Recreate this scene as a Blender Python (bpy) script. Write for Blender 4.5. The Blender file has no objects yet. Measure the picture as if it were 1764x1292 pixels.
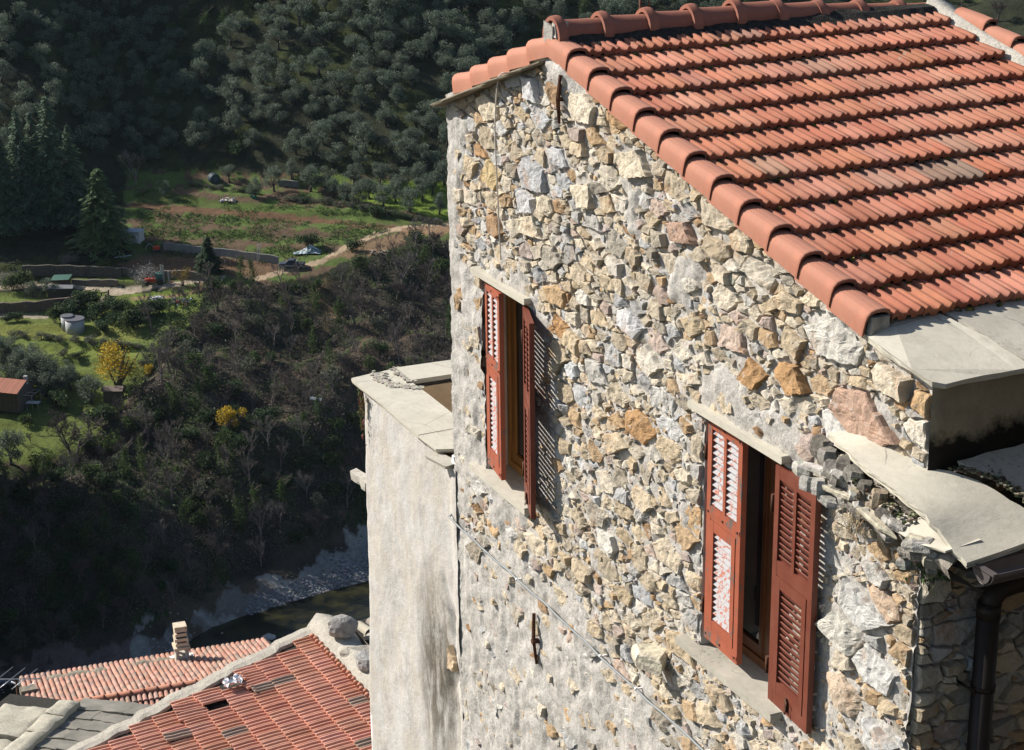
import bpy, math, random
import numpy as np
from mathutils import Vector, Matrix

rnd = random.Random(7)
nrs = np.random.RandomState(11)
scene = bpy.context.scene
COL = bpy.context.collection
ZC = 110.0                      # camera height above datum; all z below are relative to it until the end
PI = math.pi

# ------------------------------------------------------------------ camera
F_PX, W_PX, H_PX = 3300.0, 1764.0, 1292.0
YAW, PITCH, ROLL = math.radians(65.743), math.radians(18.996), math.radians(-0.734)
CAM = np.array([-5.75, 0.0, 0.0])
def cam_basis():
    cy, sy, cp, sp = math.cos(YAW), math.sin(YAW), math.cos(PITCH), math.sin(PITCH)
    f = np.array([cy*cp, sy*cp, -sp]); r = np.array([sy, -cy, 0.0]); u = np.cross(r, f)
    c, s = math.cos(ROLL), math.sin(ROLL)
    return c*r + s*u, -s*r + c*u, f
RT, UP, FW = cam_basis()
def ray(px, py):
    return RT*(px-882)/F_PX - UP*(py-646)/F_PX + FW
def project(P):
    v = np.asarray(P) - CAM
    d = v @ FW
    return 882 + F_PX*(v @ RT)/d, 646 - F_PX*(v @ UP)/d
def onx(px, py, X=0.0):
    d = ray(px, py); return CAM + d*((X-CAM[0])/d[0])
def onz(px, py, Z):
    d = ray(px, py); return CAM + d*((Z-CAM[2])/d[2])
FH = np.array([math.cos(YAW), math.sin(YAW)]); RH = np.array([math.sin(YAW), -math.cos(YAW)])
camd = bpy.data.cameras.new('camera')
cam = bpy.data.objects.new('camera', camd); COL.objects.link(cam)
camd.sensor_width = 36.0; camd.lens = F_PX/W_PX*36.0; camd.clip_start = 0.1; camd.clip_end = 5000
cm = Matrix(((RT[0], UP[0], -FW[0], CAM[0]), (RT[1], UP[1], -FW[1], CAM[1]), (RT[2], UP[2], -FW[2], CAM[2]), (0, 0, 0, 1)))
cam.matrix_world = cm
scene.camera = cam

# ------------------------------------------------------------------ noise helpers (numpy)
def _tab(seed): return np.random.RandomState(seed).rand(256, 256)
_tabs = {}
def vnoise(x, y, seed=0):
    if seed not in _tabs: _tabs[seed] = _tab(seed)
    t = _tabs[seed]
    x = np.asarray(x, float); y = np.asarray(y, float)
    xi = np.floor(x).astype(int); yi = np.floor(y).astype(int)
    fx = x-xi; fy = y-yi; fx = fx*fx*(3-2*fx); fy = fy*fy*(3-2*fy)
    a = t[xi & 255, yi & 255]; b = t[(xi+1) & 255, yi & 255]; c = t[xi & 255, (yi+1) & 255]; d = t[(xi+1) & 255, (yi+1) & 255]
    return (a*(1-fx)+b*fx)*(1-fy) + (c*(1-fx)+d*fx)*fy - 0.5
def fbm(x, y, seed=0, oct=4, gain=.5):
    s = 0; a = 1.0
    for k in range(oct):
        s = s + a*vnoise(x*2**k+k*17.3, y*2**k+k*9.1, seed+k); a *= gain
    return s
def in_poly(px, py, poly):
    px = np.asarray(px, float); py = np.asarray(py, float)
    ins = np.zeros(px.shape, bool); n = len(poly)
    for i in range(n):
        x1, y1 = poly[i]; x2, y2 = poly[(i+1) % n]
        if y1 == y2: continue
        c = ((y1 > py) != (y2 > py)) & (px < (x2-x1)*(py-y1)/(y2-y1)+x1)
        ins ^= c
    return ins
def dist_seg(px, py, x1, y1, x2, y2):
    dx, dy = x2-x1, y2-y1; L = dx*dx+dy*dy+1e-12
    t = np.clip(((px-x1)*dx+(py-y1)*dy)/L, 0, 1)
    return np.hypot(px-x1-t*dx, py-y1-t*dy)
def sdf_poly(px, py, poly):
    d = np.full(np.shape(px), 1e9)
    for i in range(len(poly)):
        d = np.minimum(d, dist_seg(px, py, *poly[i], *poly[(i+1) % len(poly)]))
    return np.where(in_poly(px, py, poly), -d, d)

# ------------------------------------------------------------------ mesh builder
class MB:
    def __init__(s): s.v = []; s.f = []; s.m = []; s.c = []; s.sm = []
    def add(s, vs, fs, mi=0, col=(1, 1, 1), smooth=False):
        b = len(s.v); s.v.extend([tuple(map(float, p)) for p in vs])
        percol = isinstance(col, list)
        for i, f in enumerate(fs):
            s.f.append(tuple(b+k for k in f)); s.m.append(mi); s.c.append(col[i] if percol else col); s.sm.append(smooth)
    def box(s, c, h, mi=0, col=(1, 1, 1), M=None, jit=0.0):
        vs = []
        for dx in (-1, 1):
            for dy in (-1, 1):
                for dz in (-1, 1):
                    p = Vector((dx*h[0], dy*h[1], dz*h[2]))
                    if jit: p += Vector((rnd.uniform(-jit, jit)*h[0], rnd.uniform(-jit, jit)*h[1], rnd.uniform(-jit, jit)*h[2]))
                    if M is not None: p = M @ p
                    vs.append((c[0]+p[0], c[1]+p[1], c[2]+p[2]))
        s.add(vs, [(0, 1, 3, 2), (4, 6, 7, 5), (0, 4, 5, 1), (2, 3, 7, 6), (0, 2, 6, 4), (1, 5, 7, 3)], mi, col)
    def box2(s, lo, hi, mi=0, col=(1, 1, 1)):
        s.box([(a+b)/2 for a, b in zip(lo, hi)], [abs(b-a)/2 for a, b in zip(lo, hi)], mi, col)
    def bevbox(s, c, h, b, mi=0, col=(1, 1, 1), M=None):
        # box whose long edges are chamfered, in local axes
        vs = []
        for sx in (-1, 1):
            for (y, z) in ((-h[1]+b, -h[2]), (h[1]-b, -h[2]), (h[1], -h[2]+b), (h[1], h[2]-b), (h[1]-b, h[2]), (-h[1]+b, h[2]), (-h[1], h[2]-b), (-h[1], -h[2]+b)):
                p = Vector((sx*h[0], y, z))
                if M is not None: p = M @ p
                vs.append((c[0]+p[0], c[1]+p[1], c[2]+p[2]))
        fs = [(i, (i+1) % 8, 8+(i+1) % 8, 8+i) for i in range(8)] + [tuple(range(7, -1, -1)), tuple(range(8, 16))]
        s.add(vs, fs, mi, col)
    def tube(s, pts, r, n=8, mi=0, col=(1, 1, 1), cap=True, smooth=True, flat=1.0):
        pts = [Vector(p) for p in pts]; rs = r if isinstance(r, (list, tuple)) else [r]*len(pts)
        vs = []; up0 = Vector((0, 0, 1))
        for i, p in enumerate(pts):
            t = (pts[min(i+1, len(pts)-1)]-pts[max(i-1, 0)]).normalized()
            a = t.cross(up0)
            if a.length < 1e-3: a = t.cross(Vector((1, 0, 0)))
            a.normalize(); b = a.cross(t)
            for k in range(n):
                th = 2*PI*k/n; q = p + a*math.cos(th)*rs[i] + b*math.sin(th)*rs[i]*flat
                vs.append(q)
        fs = []
        for i in range(len(pts)-1):
            for k in range(n):
                fs.append((i*n+k, i*n+(k+1) % n, (i+1)*n+(k+1) % n, (i+1)*n+k))
        s.add(vs, fs, mi, col, smooth)
        if cap:
            L = (len(pts)-1)*n
            b0 = len(s.v)-len(vs)
            s.f.append(tuple(b0+k for k in range(n-1, -1, -1))); s.m.append(mi); s.c.append(col); s.sm.append(False)
            s.f.append(tuple(b0+L+k for k in range(n))); s.m.append(mi); s.c.append(col); s.sm.append(False)
    def mesh(s, name, mats):
        me = bpy.data.meshes.new(name)
        me.from_pydata(s.v, [], s.f)
        for m in mats: me.materials.append(m)
        n = len(s.f)
        if n:
            me.polygons.foreach_set('material_index', s.m)
            me.polygons.foreach_set('use_smooth', s.sm)
            at = me.attributes.new('Col', 'FLOAT_COLOR', 'FACE')
            at.data.foreach_set('color', np.array([(c[0], c[1], c[2], 1.0) for c in s.c], dtype=np.float32).ravel())
        me.update()
        return me
    def build(s, name, mats, parent=None, loc=None):
        if not isinstance(mats, (list, tuple)): mats = [mats]
        o = bpy.data.objects.new(name, s.mesh(name, mats)); COL.objects.link(o)
        if parent is not None: o.parent = parent
        if loc is not None: o.location = loc
        return o

def tag(o, label, cat, group=None, kind=None):
    if label: o['label'] = label
    if cat: o['category'] = cat
    if group: o['group'] = group
    if kind: o['kind'] = kind
    return o
def thing(name, label, cat, loc=(0, 0, 0), rz=0.0, group=None):
    o = bpy.data.objects.new(name, None); COL.objects.link(o); o.empty_display_size = .2
    o.location = loc; o.rotation_euler = (0, 0, rz)
    return tag(o, label, cat, group)
def dup(root, loc=None, rz=None, sc=None, label=None, group=None):
    r = root.copy(); COL.objects.link(r)
    for ch in root.children:
        c = ch.copy(); COL.objects.link(c); c.parent = r
        for g in ch.children:
            d = g.copy(); COL.objects.link(d); d.parent = c
    if loc is not None: r.location = loc
    if rz is not None: r.rotation_euler = (0, 0, rz)
    if sc is not None: r.scale = sc if isinstance(sc, (tuple, list)) else (sc, sc, sc)
    if label: r['label'] = label
    if group: r['group'] = group
    return r
def vary(c, a=.08, r=rnd):
    k = 1+r.uniform(-a, a)
    return tuple(max(0, x*k*(1+r.uniform(-a*.35, a*.35))) for x in c)

# ------------------------------------------------------------------ materials
class NT:
    def __init__(s, name):
        s.m = bpy.data.materials.new(name); s.m.use_nodes = True; s.t = s.m.node_tree; s.t.nodes.clear()
        s.out = s.n('ShaderNodeOutputMaterial'); s.b = s.n('ShaderNodeBsdfPrincipled'); s.l(s.b.outputs[0], s.out.inputs[0])
    def n(s, t, **k):
        x = s.t.nodes.new(t)
        for a, v in k.items(): setattr(x, a, v)
        return x
    def l(s, a, b): s.t.links.new(a, b)
    def pos(s, scale=(1, 1, 1), rot=(0, 0, 0)):
        g = s.n('ShaderNodeTexCoord'); mp = s.n('ShaderNodeMapping'); mp.inputs['Scale'].default_value = scale; mp.inputs['Rotation'].default_value = rot
        s.l(g.outputs['Object'], mp.inputs[0]); return mp.outputs[0]
    def noise(s, vec, scale, detail=4, rough=.55, dist=0.0):
        x = s.n('ShaderNodeTexNoise'); x.inputs['Scale'].default_value = scale; x.inputs['Detail'].default_value = detail
        x.inputs['Roughness'].default_value = rough; x.inputs['Distortion'].default_value = dist
        s.l(vec, x.inputs['Vector']); return x.outputs[0]
    def ramp(s, fac, pts):
        x = s.n('ShaderNodeValToRGB'); s.l(fac, x.inputs[0]); e = x.color_ramp.elements
        while len(e) < len(pts): e.new(.5)
        for q, (p, c) in zip(e, pts):
            q.position = p; q.color = (c[0], c[1], c[2], 1) if isinstance(c, (tuple, list)) else (c, c, c, 1)
        return x.outputs[0]
    def mix(s, fac, a, b, mode='MIX'):
        x = s.n('ShaderNodeMix', data_type='RGBA', blend_type=mode)
        for sock, v in ((x.inputs[0], fac), (x.inputs[6], a), (x.inputs[7], b)):
            if isinstance(v, (int, float)): sock.default_value = v
            elif isinstance(v, (tuple, list)): sock.default_value = (v[0], v[1], v[2], 1)
            else: s.l(v, sock)
        return x.outputs[2]
    def attr(s, name='Col'):
        x = s.n('ShaderNodeAttribute'); x.attribute_name = name; return x.outputs['Color']
    def math(s, op, a, b=0.0):
        x = s.n('ShaderNodeMath', operation=op)
        for sock, v in zip(x.inputs, (a, b)):
            if isinstance(v, (int, float)): sock.default_value = v
            else: s.l(v, sock)
        return x.outputs[0]
    def bump(s, h, strength=.5, dist=.01, prev=None):
        x = s.n('ShaderNodeBump'); x.inputs['Strength'].default_value = strength; x.inputs['Distance'].default_value = dist
        s.l(h, x.inputs['Height'])
        if prev is not None: s.l(prev, x.inputs['Normal'])
        s.l(x.outputs[0], s.b.inputs['Normal']); return x.outputs[0]
    def set(s, color=None, rough=None, metal=None, spec=None, trans=None):
        for k, v in (('Base Color', color), ('Roughness', rough), ('Metallic', metal), ('Specular IOR Level', spec), ('Transmission Weight', trans)):
            if v is None: continue
            if isinstance(v, (int, float)): s.b.inputs[k].default_value = v
            elif isinstance(v, (tuple, list)): s.b.inputs[k].default_value = (v[0], v[1], v[2], 1)
            else: s.l(v, s.b.inputs[k])
        return s
M = {}
def mat_stone():
    t = NT('rubble_stone'); p = t.pos()
    base = t.attr()
    n1 = t.noise(p, 9, 6, .65); n2 = t.noise(p, 55, 5, .7)
    c = t.mix(.55, base, t.ramp(n1, [(.25, .62), (.5, 1.0), (.78, 1.28)]), 'MULTIPLY')
    c = t.mix(.45, c, t.ramp(n2, [(.25, .72), (.6, 1.12)]), 'MULTIPLY')
    st = t.ramp(t.noise(p, 3.3, 5, .7), [(.56, 0.0), (.7, .5)])
    c = t.mix(st, c, (.40, .20, .075))
    pale = t.ramp(t.noise(p, 14, 4, .7), [(.58, 0.0), (.7, .55)])
    c = t.mix(pale, c, (.52, .50, .46))
    t.set(c, .93, spec=.15)
    pk = t.ramp(t.noise(p, 30, 6, .75), [(.30, .7), (.42, 0.0)]); c = t.mix(pk, c, (.20, .17, .13)); t.set(c)
    b1 = t.bump(t.noise(p, 24, 6, .72), .9, .022)
    t.bump(t.noise(t.pos((1, 1, 2.2)), 110, 4, .7), .6, .004, b1)
    return t.m
def mat_mortar(name, c1, c2, stain, bump=1.0):
    t = NT(name); p = t.pos()
    n = t.noise(p, 4.5, 7, .68); f = t.noise(p, 60, 5, .75)
    c = t.mix(t.ramp(n, [(.3, 0.0), (.7, 1.0)]), c1, c2)
    c = t.mix(.85, c, t.ramp(f, [(.30, .5), (.5, 1.0), (.75, 1.3)]), 'MULTIPLY')
    g2 = t.noise(p, 23, 6, .75); c = t.mix(.6, c, t.ramp(g2, [(.32, .55), (.5, 1.0), (.72, 1.22)]), 'MULTIPLY')
    s = t.ramp(t.noise(t.pos((1, 1, .35)), 1.7, 5, .7), [(.56, 0.0), (.78, .65)])
    c = t.mix(s, c, stain)
    vs_ = t.ramp(t.noise(t.pos((1, 1, .5)), 13, 6, .75), [(.60, 0.0), (.70, .75)]); c = t.mix(vs_, c, tuple(x*.5 for x in c1))
    wh = t.ramp(t.noise(t.pos((1, 1, .6), (0, 0, 1)), 3.1, 6, .72), [(.57, 0.0), (.68, .8)]); c = t.mix(wh, c, tuple(min(.72, x*1.14) for x in c1))
    pit = t.n('ShaderNodeTexVoronoi'); pit.inputs['Scale'].default_value = 38; t.l(p, pit.inputs['Vector'])
    c = t.mix(t.ramp(pit.outputs['Distance'], [(.05, .35), (.18, 0.0)]), c, tuple(x*.45 for x in c1))
    t.set(c, .95, spec=.1)
    b = t.bump(t.noise(p, 16, 7, .72), .8*bump, .02)
    b = t.bump(t.noise(p, 85, 4, .7), .7*bump, .005, b)
    return t.m
def mat_tile(name, dirt=.5, lichen=(.30, .32, .26), lic=.62):
    t = NT(name); p = t.pos(); base = t.attr()
    n = t.noise(p, 6, 5, .6)
    c = t.mix(.5, base, t.ramp(n, [(.3, .78), (.7, 1.18)]), 'MULTIPLY')
    gr = t.ramp(t.noise(p, 28, 5, .75), [(.55, 0.0), (.72, dirt)])
    c = t.mix(gr, c, (.25, .16, .115))
    pale = t.ramp(t.noise(p, 2.2, 4, .6), [(.5, 0.0), (.75, .35)])
    c = t.mix(pale, c, (.40, .24, .175))
    li = t.ramp(t.noise(p, 7.5, 6, .7), [(lic, 0.0), (lic+.07, .7)])
    c = t.mix(li, c, tuple(x*.75 for x in lichen))
    t.set(c, .82, spec=.25)
    t.bump(t.noise(p, 70, 4, .7), .35, .004)
    return t.m
def mat_simple(name, col, rough=.7, var=.15, scale=8, bump=.3, bscale=40, bdist=.005, metal=0.0, spec=.3, aniso=(1, 1, 1), col2=None, lo=.4, hi=.65):
    t = NT(name); p = t.pos(aniso); n = t.noise(p, scale, 5, .65)
    c = t.mix(1.0, col, t.ramp(n, [(.3, 1-var), (.7, 1+var)]), 'MULTIPLY')
    if col2 is not None:
        c = t.mix(t.ramp(t.noise(p, scale*.6, 6, .7), [(lo, 0.0), (hi, 1.0)]), c, col2)
    t.set(c, rough, metal, spec)
    if bump: t.bump(t.noise(p, bscale, 4, .65), bump, bdist)
    return t.m
def mat_attr(name, rough=.8, spec=.2, var=.2, scale=1.5, trans=0.0, bump=0.0, bscale=30, bdist=.01):
    t = NT(name); p = t.pos(); n = t.noise(p, scale, 4, .6)
    c = t.mix(1.0, t.attr(), t.ramp(n, [(.3, 1-var), (.7, 1+var)]), 'MULTIPLY')
    t.set(c, rough, spec=spec)
    if bump: t.bump(t.noise(p, bscale, 4, .65), bump, bdist)
    if trans:
        tr = t.n('ShaderNodeBsdfTranslucent'); t.l(c, tr.inputs[0]); mx = t.n('ShaderNodeMixShader'); mx.inputs[0].default_value = trans
        t.l(t.b.outputs[0], mx.inputs[1]); t.l(tr.outputs[0], mx.inputs[2]); t.l(mx.outputs[0], t.out.inputs[0])
    return t.m
def mat_oldpaint():
    t = NT('peeling_shutter_paint'); p = t.pos(); base = t.attr()
    c = t.mix(.6, base, t.ramp(t.noise(p, 12, 5, .6), [(.3, .8), (.7, 1.15)]), 'MULTIPLY')
    k = t.ramp(t.noise(t.pos((1, 1, .35)), 17, 6, .7), [(.575, 0.0), (.60, 1.0)])
    c = t.mix(k, c, (.13, .10, .085))
    t.set(c, .6, spec=.3); t.bump(t.noise(p, 60, 4, .6), .25, .003)
    return t.m
def mat_oldslat():
    t = NT('peeling_slat_paint'); p = t.pos((1, 1, 1))
    k = t.ramp(t.noise(t.pos((1, .7, 1.3)), 26, 6, .7), [(.53, 0.0), (.56, 1.0)])
    w = t.mix(t.ramp(t.noise(p, 30, 4, .6), [(.3, .82), (.7, 1.05)]), (.20, .20, .21), (.31, .305, .31))
    c = t.mix(k, w, (.30, .085, .045))
    t.set(c, .65, spec=.3); t.bump(t.noise(p, 60, 4, .6), .25, .003)
    return t.m
def mat_slate(name, c1, c2, dark, dk=.62):
    t = NT(name); p = t.pos((1, 1, 1)); n = t.noise(p, 2.3, 6, .6, .8)
    c = t.mix(t.ramp(n, [(.3, 0.0), (.7, 1.0)]), c1, c2)
    l = t.noise(t.pos((3, 1.2, 9), (0, 0, .5)), 9, 5, .6)
    c = t.mix(.35, c, t.ramp(l, [(.3, .82), (.7, 1.12)]), 'MULTIPLY')
    sp = t.ramp(t.noise(p, 34, 5, .75), [(dk, 0.0), (dk+.06, .75)])
    big = t.ramp(t.noise(p, 1.6, 3, .6), [(.42, 0.0), (.68, 1.0)])
    c = t.mix(t.math('MULTIPLY', sp, big), c, dark)
    vo = t.n('ShaderNodeTexVoronoi'); vo.feature = 'DISTANCE_TO_EDGE'; vo.inputs['Scale'].default_value = 1.7; t.l(t.mix(.12, p, t.noise(p, 4, 4, .6), 'ADD'), vo.inputs['Vector'])
    cr_ = t.ramp(vo.outputs['Distance'], [(.0, .8), (.007, 0.0)]); c = t.mix(t.math('MULTIPLY', cr_, t.ramp(t.noise(p, 1.3, 3), [(.5, 0.0), (.6, 1.0)])), c, dark)
    st = t.ramp(t.noise(p, 5.5, 6, .72), [(.5, 0.0), (.75, .45)]); c = t.mix(st, c, tuple(x*.62 for x in c1))
    t.set(c, .75, spec=.25); b = t.bump(t.noise(t.pos((2, 1, 6), (0, 0, .5)), 10, 5, .6), .35, .008)
    t.bump(t.noise(p, 90, 4, .7), .25, .003, b)
    return t.m
def mat_annex():
    t = NT('annex_plaster'); p = t.pos(); pv = t.pos((1, 1, .7))
    c = t.mix(t.ramp(t.noise(pv, 2.6, 7, .68), [(.36, 0.0), (.62, 1.0)]), (.50, .485, .46), (.46, .42, .36))
    c = t.mix(t.ramp(t.noise(pv, 3.7, 6, .7), [(.52, 0.0), (.68, .75)]), c, (.31, .295, .28))
    c = t.mix(t.ramp(t.noise(p, 2.1, 5, .7), [(.60, 0.0), (.72, .5)]), c, (.62, .60, .58))
    g = t.n('ShaderNodeSeparateXYZ'); t.l(p, g.inputs[0])                       # damp dark run below the old leak
    dy = t.math('MULTIPLY', t.math('ADD', g.outputs[1], -14.5), 1.9); dz = t.math('MULTIPLY', t.math('ADD', g.outputs[2], 8.3), .75)
    rr_ = t.math('ADD', t.math('MULTIPLY', dy, dy), t.math('MULTIPLY', dz, dz))
    k = t.math('MULTIPLY', t.ramp(rr_, [(.0, 1.0), (1.0, 0.0)]), t.ramp(t.noise(t.pos((1, 1, .3)), 5.5, 6, .7), [(.36, 0.0), (.55, 1.0)]))
    c = t.mix(k, c, (.12, .105, .08))
    f = t.noise(p, 60, 5, .75); c = t.mix(.5, c, t.ramp(f, [(.28, .65), (.55, 1.06), (.8, 1.15)]), 'MULTIPLY')
    t.set(c, .95, spec=.1); b = t.bump(t.noise(p, 7, 7, .7), .6, .03); t.bump(t.noise(p, 70, 4, .7), .5, .005, b); return t.m
def mat_fascia():
    t = NT('dark_fascia_plaster'); p = t.pos()
    c = t.mix(t.ramp(t.noise(p, 5, 6, .65), [(.3, 0.0), (.7, 1.0)]), (.34, .285, .20), (.22, .18, .125))
    g = t.n('ShaderNodeSeparateXYZ'); t.l(p, g.inputs[0])
    k = t.math('ADD', t.math('MULTIPLY', g.outputs[2], -3.2), t.math('MULTIPLY', t.noise(p, 3.5, 6, .7), 1.6))
    k = t.ramp(t.math('SUBTRACT', k, 11.75), [(.25, 0.0), (.55, 1.0)])      # black moss growing up from the canopy
    c = t.mix(k, c, (.02, .018, .015)); t.set(c, .95, spec=.1); t.bump(t.noise(p, 20, 7, .72), .7, .02); return t.m
def mat_glass():
    t = NT('window_glass'); t.set((.03, .035, .04), .04, spec=.6); return t.m
def mat_ground():
    t = NT('valley_ground'); p = t.pos(); base = t.attr()
    n = t.noise(p, .55, 7, .7); f = t.noise(p, 3.1, 5, .7)
    c = t.mix(.8, base, t.ramp(n, [(.3, .62), (.5, 1.0), (.72, 1.35)]), 'MULTIPLY')
    c = t.mix(.7, c, t.ramp(f, [(.3, .6), (.7, 1.35)]), 'MULTIPLY')
    t.set(c, .97, spec=.05); t.bump(t.noise(p, 1.7, 6, .75), 1.0, .35)
    return t.m
def mat_water():
    t = NT('river_water'); p = t.pos(); n = t.noise(p, .35, 4, .6)
    c = t.mix(t.ramp(n, [(.42, 0.0), (.7, 1.0)]), (.006, .008, .008), (.035, .033, .015))
    t.set(c, .12, spec=.35); t.bump(t.noise(p, 1.6, 4, .6), .25, .08)
    return t.m
M['stone'] = mat_stone()
M['mortar'] = mat_mortar('lime_mortar', (.51, .485, .445), (.40, .375, .335), (.26, .24, .205))
M['annex'] = mat_annex()
M['tile'] = mat_tile('terracotta_tile', .6, lic=.645)
M['tile_old'] = mat_tile('weathered_terracotta', .7, (.40, .40, .34), .565)
M['slate'] = mat_slate('pale_slate', (.44, .41, .335), (.52, .485, .40), (.06, .055, .045))
M['slate_old'] = mat_slate('mossy_slate', (.33, .305, .25), (.45, .42, .35), (.07, .065, .05), .55)
M['fascia'] = mat_fascia()
M['slate_dark'] = mat_slate('dark_slate', (.22, .185, .13), (.28, .24, .17), (.05, .045, .04))
M['moss'] = mat_simple('moss_and_gap_shade', (.035, .032, .026), .95, .5, 30, 1.0, 60, .02)
M['paint'] = mat_simple('red_brown_paint', (.150, .043, .026), .46, .14, 7, .15, 60, .002, spec=.3, col2=(.19, .065, .042), lo=.45, hi=.75)
M['paint_old'] = mat_oldpaint()
M['slat_old'] = mat_oldslat()
M['honey'] = mat_simple('varnished_pine', (.36, .17, .045), .4, .25, 5, .1, 30, .002, spec=.4, aniso=(8, 8, .6))
M['brownwood'] = mat_simple('brown_window_wood', (.14, .05, .018), .45, .25, 5, .1, 30, .002, spec=.4, aniso=(8, 8, .6))
M['glass'] = mat_glass()
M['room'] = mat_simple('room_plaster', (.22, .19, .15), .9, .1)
M['jamb'] = mat_simple('jamb_plaster', (.52, .48, .42), .9, .18, 6, .3, 40, .006)
M['gutter'] = mat_simple('brown_gutter_metal', (.16, .14, .135), .38, .12, 5, .05, 30, .002, metal=.5, spec=.5)
M['pipe'] = mat_simple('dark_pipe_metal', (.035, .026, .022), .5, .2, 6, .05, 30, .002, metal=.3)
M['rust'] = mat_simple('rusty_iron', (.085, .035, .018), .85, .4, 20, .6, 60, .004)
M['cable'] = mat_simple('grey_cable', (.22, .235, .24), .55, .1)
M['wire'] = mat_simple('pale_wire', (.55, .50, .43), .6, .1)
M['peach'] = mat_simple('peach_plaster', (.62, .46, .30), .9, .14, 5, .3, 30, .006)
M['render'] = mat_mortar('old_ridge_render', (.45, .415, .35), (.36, .33, .275), (.19, .17, .135), 1.0)
M['white'] = mat_simple('white_paint', (.78, .77, .75), .6, .06)
M['cement'] = mat_mortar('pale_cement', (.50, .47, .41), (.42, .39, .33), (.24, .22, .17), .8)
M['leaf'] = mat_attr('leaves', .7, .25, .3, .8, .38)
M['bark'] = mat_attr('bark', .9, .1, .3, 3)
M['twig'] = mat_attr('twigs', .9, .1, .25, .4)
M['ground'] = mat_ground()
M['water'] = mat_water()
M['rock'] = mat_attr('river_rock', .85, .25, .3, 2.0, bump=.6, bscale=6, bdist=.1)
M['any'] = mat_attr('painted_surface', .6, .3, .1, 3)
M['metal'] = mat_simple('aluminium', (.55, .55, .55), .35, .05, metal=.8)
M['loose'] = mat_attr('loose_stone', .93, .12, .35, 14, bump=.8, bscale=30, bdist=.015)
# ================================================================== MAIN STONE HOUSE
house = thing('stone_house', 'rubble stone house with orange tiled roof and red brown louvred shutters', 'house', (1.5, 10.5, -14.0))
HO = Vector((1.5, 10.5, -14.0))
hx = bpy.data.objects  # children are built in world coordinates and shifted into the root's frame
def hchild(o, par=None):
    o.parent = par or house
    if par is None: o.location = Vector(o.location) - HO
    return o
def hb(mb, name, mats, par=None):
    o = mb.build(name, mats); return hchild(o, par)

Z_LINT, Z_SILL = -4.14, -5.765
WIN = [(12.43, 13.24), (8.87, 9.78)]          # the two openings (Y ranges)
Y_R, Y_L = 7.53, 13.9                           # gable wall ends
def rake_z(y):
    return np.where(np.asarray(y) < 12.04, -2.235 + (np.asarray(y)-12.04)*.234, -2.235 - (np.asarray(y)-12.04)*.328)
Z_BOT = -10.4
PL = [[(13.25, -3.98), (12.54, -3.88), (12.19, -4.06), (12.2, -4.19), (13.26, -4.22)],
      [(12.43, -4.1), (12.12, -4.17), (12.2, -5.87), (12.43, -5.85)],
      [(11.01, -2.87), (10.65, -2.84), (10.64, -3.3), (10.92, -3.33)],
      [(10.22, -3.14), (9.85, -3.11), (9.87, -3.49), (10.24, -3.55)],
      [(9.80, -3.93), (8.74, -3.90), (8.77, -4.14), (9.8, -4.18)],
      [(14.0, -2.75), (13.58, -2.8), (13.62, -4.1), (13.12, -4.35), (13.15, -5.65), (12.65, -5.89), (12.82, -6.15), (14.0, -6.5)],
      [(14.0, -6.4), (12.6, -6.22), (11.2, -6.42), (10.3, -6.62), (9.6, -6.95), (8.3, -7.4), (7.4, -7.6), (7.4, -10.6), (14.0, -10.6)],
      [(9.69, -2.90), (9.35, -2.86), (9.26, -3.06), (9.63, -3.10)],
      [(12.3, -2.30), (11.93, -2.2), (11.6, -2.32), (11.75, -2.55)],
      [(8.9, -4.1), (8.62, -4.1), (8.7, -4.5), (8.9, -4.5)]]
def plaster(y, z):
    y = np.asarray(y, float); z = np.asarray(z, float)
    d = np.full(y.shape, 9.0)
    for q in PL: d = np.minimum(d, sdf_poly(y, z, q))
    d = d + .34*fbm(y*2.3, z*2.3, 31, 5, .65)
    return np.clip(.5 - d/.16, 0, 1)
def mortar_h(y, z):                             # how far the mortar face stands out (towards -X)
    P = plaster(y, z)
    low = np.clip((-3.6-z)/1.8, 0, 1)*.02
    lf = fbm(np.asarray(y)*1.3, np.asarray(z)*1.3, 51, 2)*.035
    hf = fbm(np.asarray(y)*9, np.asarray(z)*9, 61, 4)*.026 + fbm(np.asarray(y)*26, np.asarray(z)*26, 71, 2)*.012
    st = -.004 + low + lf
    lay = np.clip(fbm(np.asarray(y)*4.3, np.asarray(z)*2.4, 35, 4)*9+.3, 0, 1)*.016*np.clip((13.75-np.asarray(y))/.12, .1, 1)
    pl = .026 + .35*lf + lay
    return st*(1-P) + pl*P + hf*(1-.2*P)

def clip_half(poly, a, b, c):                   # keep a*x+b*y <= c
    out = []; n = len(poly)
    for i in range(n):
        p, q = poly[i], poly[(i+1) % n]
        dp = a*p[0]+b*p[1]-c; dq = a*q[0]+b*q[1]-c
        if dp <= 0: out.append(p)
        if (dp < 0 < dq) or (dq < 0 < dp):
            t = dp/(dp-dq); out.append((p[0]+(q[0]-p[0])*t, p[1]+(q[1]-p[1])*t))
    return out
PAL = [((.56, .485, .37), 34), ((.51, .42, .295), 25), ((.47, .335, .20), 10), ((.43, .42, .395), 12), ((.51, .50, .475), 7), ((.46, .37, .315), 7), ((.39, .25, .14), 4), ((.37, .325, .255), 12), ((.60, .55, .46), 12)]
def stone_col(r):
    k = r.uniform(0, sum(w for _, w in PAL))
    for c, w in PAL:
        k -= w
        if k <= 0: break
    k = .93+r.uniform(-.17, .15); w_ = r.uniform(-.035, .035)
    return (c[0]*k*(1+w_), c[1]*k, c[2]*k*(1-w_*1.6))
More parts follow.
